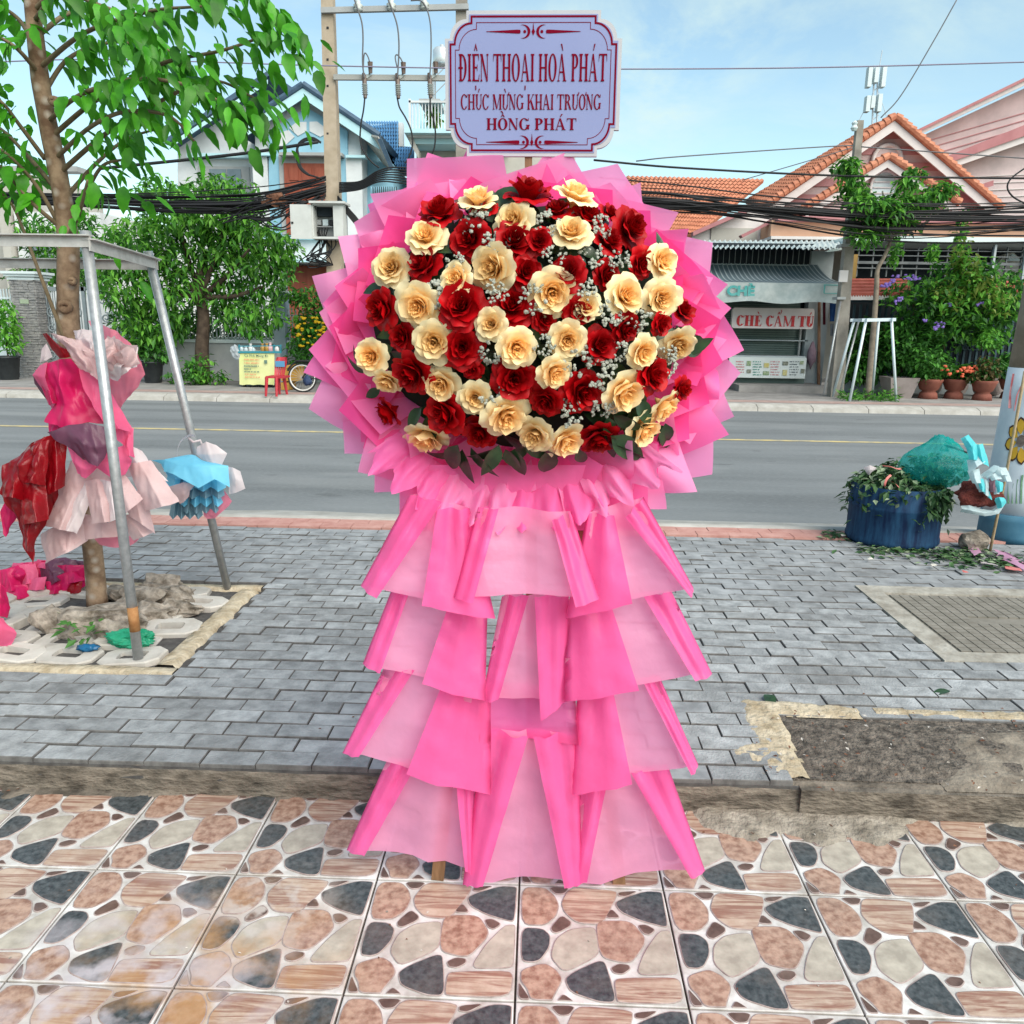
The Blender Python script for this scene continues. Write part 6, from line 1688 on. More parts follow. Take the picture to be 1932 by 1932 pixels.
gp2 = thing('fence_pillar', P(528, 712, FY - .1), 'blue grey fence pillar with moulded cap near the coffee cart', 'pillar')
m_bgp = M('blue_grey_paint', (.26, .34, .40), (.31, .39, .45), 3, .8)
part('shaft', m_bgp, gp2, (517, 558, 539, 722), Y=FY - .12, t=.4)
part('cap', m_cap, gp2, (513, 549, 543, 553), Y=FY - .2, t=.55); part('cap', m_bgp, gp2, (515, 553, 541, 558), Y=FY - .16, t=.48)
lb = thing('beige_building', P(60, 500, 24), 'weathered beige building behind the gate half hidden by leaves', 'building')
part('wall', m_beige, lb, (-160, 318, 40, 600), Y=25, t=5); part('wall', m_hw, lb, (40, 400, 200, 640), Y=24.5, t=5)
part('parapet', m_gfr, lb, (-160, 312, 145, 322), Y=24.4, t=.5); part('column', m_beige, lb, (5, 330, 20, 600), Y=24.3, t=.4)
part('window', m_glass, lb, (60, 440, 100, 520), (120, 440, 160, 520), Y=24.4, t=.08)
# potted shrub and trees
m_bpot = M('black_pot', (.02, .024, .027), (.035, .04, .043), 8, .5)
def pot(name, c, r_, h_, mat, parent, sq=(1, 1)):
    MB().lathe(c, [(r_ * .72, 0), (r_ * .75, .01), (r_ * .98, h_ * .92), (r_ * 1.05, h_ * .93), (r_ * 1.05, h_), (r_ * .9, h_), (r_ * .88, h_ * .85), (0.001, h_ * .85)], 20, 0, sq).build(name, mat, parent, smooth=True)
def planted(name, u, v, Y0, rpx, hpx, potmat, label, cat, blobs, n, size, mats, seed, stem=None, group=None):
    c = G(u, v, ZS); k = c.y / FPX
    t = thing(name, c, label, cat, group)
    pot('pot', c, rpx * k, hpx * k, potmat, t)
    m = MB(); rg_ = random.Random(seed)
    leafball(m, [pxblob(*b[:4], c.y) for b in blobs], n, size, rg_, len(mats))
    m.build('foliage', mats, t, kind='stuff')
    if stem: MB().tube(spline([P(uu, vv, c.y) for uu, vv in stem], 4), [.03] + [.02] * (4 * (len(stem) - 1)), 6).build('stem', m_trk, t, smooth=True)
    return t
planted('potted_shrub', 17, 716, 0, 23, 44, m_bpot, 'bushy shrub in a square black pot beside the stone gate pillar', 'potted plant', [(5, 600, 26, 40), (20, 640, 18, 26)], 500, .16, [m_gB, m_gC, m_gC], 31, [(17, 680), (12, 650), (14, 620)])
planted('potted_shrub', 290, 722, 0, 20, 40, m_bpot, 'low shrub in a round black pot between gate and street tree', 'potted plant', [(292, 668, 30, 22), (265, 650, 24, 24)], 450, .14, [m_gA, m_gA, m_gB], 32, [(290, 690), (288, 670)])
ctree = thing('street_tree', G(383, 722, ZS), 'bushy bright green street tree with dark trunk in front of the fence', 'tree')
c_ = G(383, 722, ZS); TYs = c_.y
MB().tube(spline([P(383, 726, TYs), P(381, 660, TYs), P(384, 600, TYs), P(376, 540, TYs), P(380, 480, TYs)], 4), [.17, .165, .16, .155, .15, .145, .14, .14, .13, .13, .12, .11, .10, .09, .08, .07, .06], 10).build('trunk', m_trk, ctree, smooth=True)
for e_ in ((470, 470), (300, 460), (330, 390), (430, 400), (250, 520), (500, 540)):
    MB().tube(spline([P(378, 560, TYs), P((378 + e_[0]) / 2, (555 + e_[1]) / 2 + 12, TYs + rnd.uniform(-.4, .4)), P(*e_, TYs + rnd.uniform(-.8, .8))], 4), [.07, .065, .06, .055, .05, .045, .04, .03, .02], 7).build('limb', m_trk, ctree, smooth=True)
rg = random.Random(17); m = MB()
blobs = [(375,400,120,48),(300,360,50,30),(440,370,48,36),(400,350,40,26),(345,455,120,60),(455,470,90,66),(510,520,48,52),(250,470,60,60),(225,530,48,50),(320,540,70,58),(430,560,66,44),(480,600,60,34),(300,600,56,50),(250,600,40,56),(540,470,28,36),(350,610,40,30),(275,640,34,30),(470,440,50,40)]
leafball(m, [pxblob(*b, TYs + rg.uniform(-.8, .8)) for b in blobs], 9000, .21, rg, 4, .34, .6, .36)
m.m = [m.m[i] for i in range(len(m.m))]
m.build('crown', [m_gA, m_gB, m_gC, m_gC], ctree, kind='stuff')
def shrub(name, label, blobs, Y, n, size, mats, seed, cat='shrub', wd=.5, surf=.4):
    rg_ = random.Random(seed); m_ = MB()
    leafball(m_, [pxblob(*b, Y + rg_.uniform(-.25, .25)) for b in blobs], n, size, rg_, len(mats), surf, .4, wd)
    u, v = blobs[0][0], max(b[1] + b[3] for b in blobs)
    t = thing(name, P(u, v, Y), label, cat)
    m_.build('foliage', mats, t, kind='stuff')
    for b in blobs[:3]:
        MB().tube([P(b[0], min(v, 720), Y), P(b[0] + 4, b[1], Y)], [.03, .012], 6).build('stem', m_trk, t)
    return t
shrub('climber', 'leafy climber overflowing the fence top beside the blue grey pillar', [(590,560,44,26),(610,600,40,40),(580,620,36,46),(640,600,40,60),(560,560,20,14)], FY - .25, 1500, .15, [m_gA, m_gB, m_gC], 41)
shrub('flowering_shrub', 'yellow flowered shrub behind the coffee cart', [(590,640,40,40),(565,660,26,34),(620,660,40,46)], FY - .5, 1100, .13, [m_gA, m_gB, m_gB], 42)
m_yf = M('yellow_flower', (.80, .52, .02), None, rough=.6, trans=.3)
fl = bpy.context.scene.objects['flowering_shrub']
m = MB(); rg = random.Random(9)
for _ in range(46):
    m.ico(P(rg.uniform(555, 625), rg.uniform(598, 655), FY - 1.0), rg.uniform(.03, .06), 0, (1, .6, .6), .3)
m.build('blossom', m_yf, fl, kind='stuff')
shrub('garden_palm', 'feathery garden plants behind the iron gate', [(70,440,40,40),(120,480,50,60),(180,500,40,60),(60,520,40,40),(160,420,30,30)], 21.5, 1800, .26, [m_gA, m_gB, m_gC], 43, 'garden plant', .25)
shrub('hedge', 'dark hedge inside the picket grille fence', [(260,620,60,50),(340,630,60,40),(430,630,60,40),(490,630,40,36)], FY + 1.0, 1700, .18, [m_gA, m_gA, m_gB], 44, 'hedge')
shrub('low_weeds', 'green weeds sprouting round the street tree foot', [(360,705,34,24),(400,710,34,16),(375,690,30,26),(330,710,24,14)], 17.4, 520, .13, [m_gA, m_gB, m_gC], 45, 'weeds')

# ---- coffee cart, chair, bicycle
def k6(x, y): return (357.8 + x * .18518, 536.6 + y * .18518)
CY = 16.9
cart = thing('coffee_cart', G(485, 732, ZS), 'small street coffee cart with a pale yellow price banner', 'cart')
m_ban = M('yellow_banner', (.62, .66, .26), (.70, .70, .36), 2, .5, bump=.1)
m_teal = M('teal_frame', (.03, .22, .28), None, rough=.5)
m_prn = M('print_orange', (.68, .30, .16), None, rough=.6); m_prg = M('print_grey', (.12, .20, .16), None, rough=.6)
zb = P(*k6(680, 1020), CY).z
MB().box((P(*k6(510, 800), CY).x, CY, zb), (P(*k6(850, 800), CY).x, CY + .5, P(*k6(690, 680), CY).z)).build('cabinet', M('cart_steel', (.42, .44, .44), None, rough=.5), cart)
rows = []
for j in range(9):
    yy = 690 + (1020 - 690) * j / 8
    rows.append([P(*k6(502 + 6 * j / 8 + (362 - 8 * j / 8) * i / 10, yy + (6 if j == 8 and i % 3 == 1 else 0)), CY - .02 - .025 * noise.noise(Vector((i * .5, j * .5, 1))) * (j / 8)) for i in range(11)])
ban = MB().grid(rows).build('banner', m_ban, cart, smooth=True)
def txt(body, u, v, hpx, Y, mat, parent, conv, width=None, name='lettering', bold=.012):
    cu = bpy.data.curves.new(name, 'FONT'); cu.body = body; cu.size = 1; cu.offset = bold
    o = bpy.data.objects.new(name, cu); COL.objects.link(o)
    dg = bpy.context.evaluated_depsgraph_get(); me = bpy.data.meshes.new_from_object(o.evaluated_get(dg))
    bpy.data.objects.remove(o); 
    me.materials.clear(); me.materials.append(mat)
    c = P(*conv(u, v), Y); k = hpx * Y / FPX * 1.35
    xs = [q.co.x for q in me.vertices] or [1]
    sx = k if not width else width * Y / FPX / max(xs)
    return place(name, me, parent, Matrix.Translation(c) @ Matrix.Rotation(PI / 2, 4, 'X') @ Matrix.Diagonal((sx, k, k, 1)))
def print_line(u, v, hpx, Y, mat, parent, conv, width, seed):
    "one line of print too small to read: a row of short strokes"
    rg_ = random.Random(seed); x = 0; k = Y / FPX; c = P(*conv(u, v), Y); b_ = MB()
    while x < width - 2:
        w__ = min(rg_.uniform(.7, 1.6), width - x)
        h__ = hpx * rg_.uniform(.75, 1.0)
        b_.box((c.x + x * k, Y, c.z), (c.x + (x + w__) * k, Y + .003, c.z + h__ * k))
        x += w__ + (.55 if rg_.random() < .75 else 2.0)
    b_.build('print_line', mat, parent, kind='stuff')
txt('Cà Phê Mang Đi', 555, 735, 4.6, CY - .06, m_prg, ban, k6, 245 * .18518)
for k_, (x, y, mt, w__) in enumerate(((555, 772, m_prn, 165), (555, 806, m_prn, 165), (555, 838, m_prg, 160), (555, 868, m_prg, 85), (555, 895, m_prg, 175), (565, 922, m_prn, 115), (565, 950, m_prn, 160))):
    print_line(x, y, 2.8, CY - .06, mt, ban, k6, w__ * .18518, k_)
MB().box((P(*k6(770, 800), CY).x, CY - .062, P(*k6(780, 805), CY).z), (P(*k6(800, 800), CY).x, CY - .058, P(*k6(780, 770), CY).z)).build('printed_cup', m_prg, ban)
for x in (505, 860, 930): MB().bar(P(*k6(x, 690), CY + (.4 if x == 930 else 0)), P(*k6(x, 612), CY + (.4 if x == 930 else 0)), .02, .02).build('post', m_teal, cart)
MB().bar(P(*k6(495, 690), CY - .03), P(*k6(935, 690), CY - .03), .03, .04).build('counter_rail', m_teal, cart)
MB().bar(P(*k6(495, 630), CY - .01), P(*k6(935, 625), CY - .01), .02, .02).build('top_rail', m_teal, cart)
for x in (560, 820): MB().tube([P(*k6(x, 1045), CY + .1) + Vector((-.02, 0, 0)), P(*k6(x, 1045), CY + .1) + Vector((.02, 0, 0))], .06, 14).build('wheel', m_blk, cart)
m_jar = [M('jar_clear', (.50, .58, .62), None, rough=.15), M('jar_amber', (.42, .24, .06), None, rough=.2), M('jar_white', (.70, .70, .70), None, rough=.4), M('jar_pink', (.70, .45, .48), None, rough=.4)]
jl = ['clear jar standing at the banner end of the coffee cart', 'tall clear bottle on the coffee cart counter', 'clear round container on the coffee cart', 'white cup stack on the coffee cart', 'amber bottle on the coffee cart counter', 'second amber bottle beside the pink cup', 'pink cup on the coffee cart counter', 'white lidded tub at the cart corner']
for k_, (x, mt, h_) in enumerate(((530, 0, 60), (575, 0, 50), (650, 0, 45), (625, 2, 80), (745, 1, 80), (790, 1, 85), (825, 3, 90), (890, 2, 60))):
    c = P(*k6(x, 685), CY + .15); h__ = h_ * .18518 * CY / FPX
    MB().lathe(c, [(.035, 0), (.045, .01), (.045, h__ * .6), (.025, h__ * .75), (.025, h__ * .88), (.032, h__ * .9), (.032, h__)], 12).build('bottle', m_jar[mt], None, smooth=True, label=jl[k_], cat='bottle')
rock('carrier_bag', P(*k6(465, 690), CY), .11, (.8, .5, 1.3), 5, M('thin_white_plastic', (.62, .66, .68), (.5, .55, .6), 20, .3, trans=.4), None, .35, 3, label='white carrier bag hanging at the end of the coffee cart', cat='plastic bag')
chr_ = thing('plastic_chair', G(524, 746, ZS), 'red plastic chair with slatted back standing by the coffee cart', 'chair')
m_rpl = M('red_plastic', (.40, .016, .03), (.46, .03, .045), 6, .4, spec=.5)
c = G(524, 748, ZS); k = c.y / FPX
def ck(x, y, dy=0): return P(*k6(x, y), c.y + dy)
seat_z = ck(850, 945).z
MB().box((ck(775, 945).x, c.y - .02, seat_z - .02), (ck(965, 945).x, c.y + .36, seat_z + .015)).build('seat', m_rpl, chr_)
for a, b_ in (((785, 945, 0), (775, 1125, -.02)), ((885, 945, 0), (885, 1130, -.04)), ((960, 945, .34), (992, 1110, .38)), ((905, 945, .34), (915, 1105, .38))):
    MB().tube([ck(a[0], a[1], a[2]), Vector((ck(*b_[:2], b_[2]).x, c.y + b_[2], ZS))], [.035, .022], 8).build('leg', m_rpl, chr_)
rows = []
for j in range(7):
    t_ = j / 6; yy = 945 - 205 * t_
    l_, r_ = 860 + 15 * t_, 962 + 40 * t_
    if t_ > .8: l_ += 14 * (t_ - .8) * 5; r_ -= 10 * (t_ - .8) * 5
    rows.append([ck(l_ + (r_ - l_) * i / 6, yy, .33 + .07 * t_ + .03 * math.sin(PI * i / 6)) for i in range(7)])
for i in (0, 5): MB().grid([[r_[i], r_[i + 1]] for r_ in rows]).build('back_frame', m_rpl, chr_, smooth=True)
MB().grid([r_ for r_ in rows[-2:]]).build('back_top', m_rpl, chr_, smooth=True)
for i in (1, 2, 3, 4): MB().grid([[r_[i] * .9 + r_[i + 1] * .1, r_[i] * .1 + r_[i + 1] * .9] for r_ in rows[:-1]]).build('back_slat', m_rpl, chr_, smooth=True)
MB().box((ck(880, 820, .38).x, c.y + .34, ck(880, 850).z), (ck(910, 820).x, c.y + .345, ck(880, 790).z)).build('sticker', M('blue_sticker', (.08, .25, .42), None), chr_)
bx = thing('yellow_crate', G(557, 736, ZS), 'ochre crate stacked behind the red plastic chair', 'crate')
m_och = M('ochre_box', (.42, .22, .035), (.50, .28, .06), 3, .7)
part('body', m_och, bx, (*k6(930, 850), *k6(1095, 985)), Y=16.3, t=.5); part('base', m_och, bx, (*k6(930, 1000), *k6(1010, 1075)), Y=16.3, t=.5)
part('lid', m_och, bx, (*k6(990, 825), *k6(1100, 848)), Y=16.25, t=.5)
bike = thing('bicycle', G(575, 745, ZS), 'old bicycle with white rimmed wheel parked beside the coffee cart', 'bicycle')
BY = 15.9
wz = P(*k6(1150, 985), BY); wr = 140 * .18518 * BY / FPX
def wheel(c, r_):
    o = MB().tube([c + Vector((math.cos(a), 0, math.sin(a))) * r_ for a in [2 * PI * i / 32 for i in range(33)]], .017, 8, caps=False).build('wheel', m_blk, bike, smooth=True)
    MB().tube([c + Vector((math.cos(a), 0, math.sin(a))) * (r_ - .025) for a in [2 * PI * i / 32 for i in range(33)]], .014, 6, caps=False).build('rim', M('rim_white', (.66, .66, .64), None, rough=.3), o, smooth=True)
    for i in range(10):
        a = PI * i / 10; d = Vector((math.cos(a), 0, math.sin(a))) * (r_ - .03)
        MB().tube([c - d, c + d], .003, 4).build('spoke', m_gfr, o)
wz.z = ZS + wr + .017
wheel(wz, wr); w2 = wz + Vector((1.05, 0, 0)); wheel(w2, wr)
crk = wz + Vector((.45, 0, -.02)); sdl = wz + Vector((.32, 0, .42)); hd = wz + Vector((.85, 0, .42))
for a, b_ in ((wz, crk), (wz, sdl), (crk, sdl), (crk, hd), (sdl, hd), (hd, w2)): MB().tube([a, b_], .016, 8).build('frame_tube', m_blk, bike)
MB().box((sdl.x - .12, BY - .06, sdl.z + .05), (sdl.x + .12, BY + .06, sdl.z + .10)).build('saddle', m_blk, bike)
MB().tube([hd + Vector((-.1, -.25, .15)), hd + Vector((0, 0, .12)), hd + Vector((-.1, .25, .15))], .012, 6).build('handlebar', m_gfr, bike)
MB().bar(wz + Vector((-.12, 0, wr + .06)), wz + Vector((.25, 0, wr + .06)), .14, .02).build('rack', m_blk, bike)
MB().tube([wz + Vector((math.cos(a), 0, math.sin(a))) * (wr + .045) for a in [R(20 + 15 * i) for i in range(10)]], .02, 6).build('mudguard', m_blk, bike)
rock('bucket_cover', wz + Vector((.1, -.0, -.05)), .10, (.9, .6, 1.0), 6, M('navy_cloth', (.02, .04, .10), None), bike, .2, 2)
tree_shadow = None
# ================================================================== across the road on the right: dessert shop, pink houses, garden
m_pk1 = M('pink_stripe_light', (.66, .54, .54), (.50, .42, .42), 1.3, .85, detail=10)
m_pk2 = M('pink_stripe', (.52, .27, .28), (.47, .24, .25), 2, .85)
m_orn = M('orange_tile', (.36, .125, .07), (.55, .23, .135), 5, .7, bump=.25)
m_red = m_red
m_rtile = M('red_roof_tile', (.34, .07, .05), (.42, .11, .08), 5, .7, bump=.2)
m_wtrim = M('white_trim', (.66, .62, .61), (.60, .56, .55), 3, .8)
m_mau = M('mauve_trim', (.36, .15, .16), (.42, .19, .20), 3, .8)
m_peach = M('peach_plaster', (.56, .33, .22), (.60, .37, .26), 2, .85)
m_zinc = M('corrugated_zinc', (.46, .56, .55), (.62, .68, .66), 4, .5, metal=.2, bump=.1)
def r3(x, y): return (1288 + x * .33333, y * .33333)
def rp(*pts): return [r3(x, y) for x, y in pts]
PY = 27.0
ph = thing('pink_house', P(1660, 700, PY), 'pink striped gable house with orange tiled roof behind the dessert shop', 'house')
# wall in stripes clipped by the gable line
apx, lft, rgt = (1190, 695), (500, 1180), (1790, 1190)
def gx(y, side):
    a = apx; b_ = lft if side < 0 else rgt
    return a[0] + (b_[0] - a[0]) * (y - a[1]) / (b_[1] - a[1])
ys = [700, 745, 785, 830, 875, 920, 965, 1010, 1055, 1100, 1145, 1180, 1300]
for i in range(len(ys) - 1):
    y0_, y1_ = ys[i], ys[i + 1]
    l0, l1, r0_, r1_ = (gx(y0_, -1), gx(y1_, -1), gx(y0_, 1), gx(y1_, 1))
    if y1_ > 1180: l0 = l1 = 500; r0_ = r1_ = 1790
    b = MB(); fpoly(b, rp((l0, y0_), (r0_, y0_), (r1_, y1_), (l1, y1_)), PY - (.04 if i % 2 else 0), .3 + (.04 if i % 2 else 0)); b.build('wall_band', m_pk2 if i % 2 else m_pk1, ph)
part('wall', m_peach, ph, (*r3(500, 1255), *r3(2100, 1345)), Y=PY - 3.4, t=3)
part('lower_wall', m_beige, ph, (*r3(500, 1345), *r3(2100, 2150)), Y=PY - .5, t=.4)
def tiled_roof(name, A, B, C, D, nu, nv, mat, parent, th=.06):
    "roof plane A-B (ridge) to D-C (eave) covered with rows of curved tiles"
    A, B, C, D = map(Vector, (A, B, C, D)); n = (B - A).cross(D - A).normalized()
    if n.z < 0: n = -n
    r_ = MB().prism([A, B, C, D], n * -.10).build(name, mat, parent)
    m_ = MB()
    for j in range(nv):
        for i in range(nu):
            s0, s1, t0, t1 = i / nu, (i + 1) / nu, j / nv, (j + 1.12) / nv
            q = lambda s, t_: (A.lerp(B, s)).lerp(D.lerp(C, s), min(1, t_))
            a, c = q(s0, t0), q(s1, t0); a2, c2 = q(s0, t1), q(s1, t1)
            m_.grid([[a, (a + c) / 2 + n * th, c], [a2 + n * th * .5, (a2 + c2) / 2 + n * th * 1.5, c2 + n * th * .5]])
    m_.build('roof_tiles', mat, r_, kind='stuff')
    return r_
Ap, Lp, Rp = P(*r3(1200, 668), PY - .5), P(*r3(480, 1165), PY - .5), P(*r3(1800, 1185), PY - .5)
Bk = Vector((0, 9, 0))
tiled_roof('roof', Ap, Ap + Vector((-.25, .8, 0)), P(*r3(350, 1140), PY + 2.5), Lp, 10, 24, m_orn, ph, .05)
tiled_roof('roof', Ap, Ap + Bk, Rp + Bk, Rp, 26, 24, m_orn, ph, .05)
for E_ in (Lp, Rp):
    n = 24
    for i in range(n):
        a, b_ = Ap.lerp(E_, i / n), Ap.lerp(E_, (i + 1.15) / n)
        MB().tube([a + Vector((0, -.05, .05)), b_ + Vector((0, -.05, .08))], [.10, .13], 8).build('verge_tile', m_orn, ph)
    MB().prism([Ap + Vector((0, -.03, -.08)), E_ + Vector((0, -.03, -.08)), E_ + Vector((0, -.03, -.36)), Ap + Vector((0, -.03, -.36))], (0, .06, 0)).build('bargeboard', m_wtrim, ph)
# round vent and porch gable
c_ = P(*r3(1158, 905), PY - .1)
MB().tube([c_ + Vector((math.cos(a), 0, math.sin(a))) * .42 for a in [2 * PI * i / 28 for i in range(29)]], .07, 6, caps=False).build('vent_ring', m_wtrim, ph, smooth=True)
MB().prism([c_ + Vector((math.cos(a), .02, math.sin(a))) * .40 for a in [2 * PI * i / 24 for i in range(24)]], (0, .05, 0)).build('vent', m_pk1, ph)
pg = thing('porch_gable', P(1676, 380, PY - 2), 'small pink porch gable with oval window in front of the striped house', 'gable')
b = MB(); fpoly(b, rp((1150, 915), (720, 1200), (720, 1260), (1620, 1260), (1620, 1190)), PY - 2, .3); b.build('wall', m_pk1, pg)
ga, gl, gr = P(*r3(1165, 892), PY - 2.4), P(*r3(700, 1180), PY - 2.4), P(*r3(1560, 1160), PY - 2.4)
Bk2 = Vector((0, 2.2, 0))
tiled_roof('roof', ga, ga + Bk2, gl + Bk2, gl, 8, 16, m_orn, pg, .05)
tiled_roof('roof', ga, ga + Bk2, gr + Bk2, gr, 8, 16, m_orn, pg, .05)
for E_ in (gl, gr):
    n = 14
    for i in range(n):
        a, b_ = ga.lerp(E_, i / n), ga.lerp(E_, (i + 1.15) / n)
        MB().tube([a + Vector((0, -.05, .05)), b_ + Vector((0, -.05, .08))], [.09, .12], 8).build('verge_tile', m_orn, pg)
    MB().prism([ga + Vector((0, -.02, -.06)), E_ + Vector((0, -.02, -.06)), E_ + Vector((0, -.02, -.26)), ga + Vector((0, -.02, -.26))], (0, .05, 0)).build('bargeboard', m_wtrim, pg)
c_ = P(*r3(1138, 1062), PY - 2.05)
MB().prism([c_ + Vector((.34 * math.cos(a), 0, .42 * math.sin(a))) for a in [2 * PI * i / 24 for i in range(24)]], (0, .05, 0)).build('oval_window', m_cap, pg)
MB().tube([c_ + Vector((.38 * math.cos(a), -.02, .46 * math.sin(a))) for a in [2 * PI * i / 28 for i in range(29)]], .05, 6, caps=False).build('window_ring', m_wtrim, pg, smooth=True)
for k_ in range(5): MB().bar(c_ + Vector((-.30, -.03, -.3 + .15 * k_)), c_ + Vector((.30, -.03, -.3 + .15 * k_)), .03, .03).build('louvre', m_wtrim, pg)
part('eave_band', m_mau, ph, (*r3(540, 1230), *r3(2100, 1258)), Y=PY - 3.7, t=3.4)
part('eave_edge', m_wtrim, ph, (*r3(500, 1345), *r3(2100, 1362)), Y=PY - 4.2, t=3.8)
# orange roofed wing on the left
ow = thing('orange_roof_wing', P(1340, 440, PY), 'low wing with orange tiled roof and white eaves beside the shop', 'building')
tiled_roof('roof', P(*r3(-320, 1000), PY + 2), P(*r3(460, 1018), PY + 2), P(*r3(80, 1330), PY - 2), P(*r3(-330, 1300), PY - 2), 30, 16, m_orn, ow, .05)
b = MB(); fpoly(b, rp((60, 1330), (360, 1185), (520, 1230), (520, 1400), (60, 1400)), PY - 2.3, .2); b.build('wall', m_wtrim, ow)
b = MB(); fpoly(b, rp((60, 1310), (380, 1170), (390, 1190), (60, 1335)), PY - 2.7, .4); b.build('verge', m_mau, ow)
part('soffit', m_beige, ow, (*r3(160, 1290), *r3(420, 1400)), Y=PY - 2.35, t=.1)
b = MB(); fpoly(b, rp((330, 1330), (540, 1230), (700, 1245), (500, 1265), (340, 1345)), PY - 3.2, .3); b.build('verge', m_mau, ow)
# tall pink house on the far right
tp = thing('tall_pink_house', P(1900, 690, PY + 3), 'tall pale pink house with lapped siding and dark red eaves', 'house')
b = MB(); fpoly(b, rp((1330, 780), (2300, 330), (2300, 1900), (1330, 1900)), PY + 4, .3); b.build('wall', m_pk1, tp)
for k_ in range(9):
    y = 780 + k_ * 42
    b = MB(); fpoly(b, rp((1330, y + 30), (2300, y - 250), (2300, y - 246), (1330, y + 35)), PY + 3.95, .06); b.build('siding_lap', m_pk2, tp)
b = MB(); fpoly(b, rp((1315, 757), (2300, 280), (2300, 310), (1315, 775)), PY + 3, 1.0); b.build('eave', m_wtrim, tp)
b = MB(); fpoly(b, rp((1315, 740), (2300, 262), (2300, 280), (1315, 757)), PY + 2.9, 1.2); b.build('roof_edge', m_mau, tp)
b = MB(); fpoly(b, rp((1480, 890), (2300, 560), (2300, 640), (1510, 920)), PY + 2.5, 1.6); b.build('lower_roof', m_mau, tp)
b = MB(); fpoly(b, rp((1510, 915), (2300, 636), (2300, 680), (1540, 945)), PY + 2.6, 1.4); b.build('lower_fascia', m_wtrim, tp)
b = MB(); fpoly(b, rp((1540, 945), (2300, 680), (2300, 1400), (1700, 1400)), PY + 3.4, .3); b.build('lower_wall', m_pk1, tp)
for k_ in range(10):
    y = 1000 + k_ * 40
    b = MB(); fpoly(b, rp((1600, y), (2300, y - 30), (2300, y - 26), (1600, y + 4)), PY + 3.36, .06); b.build('siding_lap', m_wtrim, tp)
b = MB(); fpoly(b, rp((1640, 1060), (1760, 1020), (1760, 1050), (1660, 1085)), PY + 3.0, .4); b.build('window_hood', m_mau, tp)
# phone mast
mast = thing('phone_mast', P(1655, 235, 60), 'distant white phone mast with clustered antenna panels above the pink gable', 'mast')
m_mst = M('mast_grey', (.50, .55, .60), None, rough=.5)
def mp(x, y, dy=0): return P(*r3(x, y), 60 + dy)
for s in (-1, 1): MB().tube([mp(1085 + s * 14, 760), mp(1095 + s * 9, 370)], .06, 6).build('leg', m_mst, mast)
for k_ in range(9): MB().tube([mp(1072 + k_, 720 - k_ * 40), mp(1112 - k_, 690 - k_ * 40)], .035, 5).build('brace', m_mst, mast)
for x, y, h_ in ((1062, 375, 115), (1100, 380, 85), (1142, 370, 120), (1052, 540, 90), (1118, 530, 100), (1080, 540, 70)):
    m = MB(); fbox(m, *r3(x - 11, y), *r3(x + 12, y + h_), 59.6, .5); m.build('antenna_panel', m_cap, mast)
MB().tube([mp(1115, 370), mp(1130, 285)], .03, 5).build('whip', m_mst, mast)
for x0_, x1_ in ((1080, 1000), (1110, 1160)): MB().tube([mp(x0_, 520), mp(x1_, 680)], .02, 4).build('stay', m_mst, mast)

# ---- dessert shop
SY = 19.4
def s6(x, y): return (1323.7 + x * .17592, 447.2 + y * .17592)
shop = thing('dessert_shop', P(1455, 728, SY), 'small dessert shop with grey striped awning and closed roller shutter', 'shop')
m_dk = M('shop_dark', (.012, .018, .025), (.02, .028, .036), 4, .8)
m_shut = M('roller_shutter', (.085, .125, .115), (.11, .155, .14), 3, .6)
m_awn = M('awning_grey', (.09, .14, .17), (.13, .18, .21), 3, .6)
m_awl = M('awning_stripe', (.36, .42, .44), None, rough=.6)
m_val = M('awning_valance', (.52, .56, .55), (.36, .42, .42), 5, .8, bump=.2)
m_swh = M('shop_white', (.44, .48, .50), (.36, .40, .42), 3, .85)
def sbox(name, mat, x0_, y0_, x1_, y1_, Y=SY, t=.1, parent=shop):
    b_ = MB(); fbox(b_, *s6(x0_, y0_), *s6(x1_, y1_), Y, t); return b_.build(name, mat, parent)
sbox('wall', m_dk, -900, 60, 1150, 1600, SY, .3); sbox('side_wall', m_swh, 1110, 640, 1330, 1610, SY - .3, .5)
sbox('pier', m_swh, 1160, 150, 1400, 650, SY - .1, .3)
sbox('sill', m_swh, -900, 285, 1150, 300, SY - .15, .2)
for k_ in range(20): sbox('window_bar', m_gfr, 235 + (k_ - 4) * 62, 130, 240 + (k_ - 4) * 62, 290, SY - .1, .03)
# zinc roof
zr = []
for i in range(121):
    x = -600 + (1590 + 600) * i / 120; w__ = .035 * math.sin(i * PI / 1.5)
    a = P(*s6(x, 118), SY - 1.0); c = P(*s6(x - 40, 40), SY + 3)
    zr.append([a + Vector((0, 0, w__)), c + Vector((0, 0, w__))])
MB().grid(zr).build('zinc_roof', m_zinc, shop, smooth=True)
zr = []
for i in range(30):
    x = 1050 + 560 * i / 29; w__ = .03 * math.sin(i * PI / 1.5)
    zr.append([P(*s6(x, 125 + (i % 2) * 3), SY - 1.3) + Vector((0, 0, w__)), P(*s6(x + 30, 85), SY - .4) + Vector((0, 0, w__))])
MB().grid(zr).build('zinc_sheet', m_zinc, shop, smooth=True)
b = MB(); fpoly(b, [s6(*p) for p in ((1330, 155), (1400, 128), (1510, 118), (1510, 135), (1440, 150), (1360, 160))], SY - 1.5, .03); b.build('zinc_sheet', m_zinc, shop)
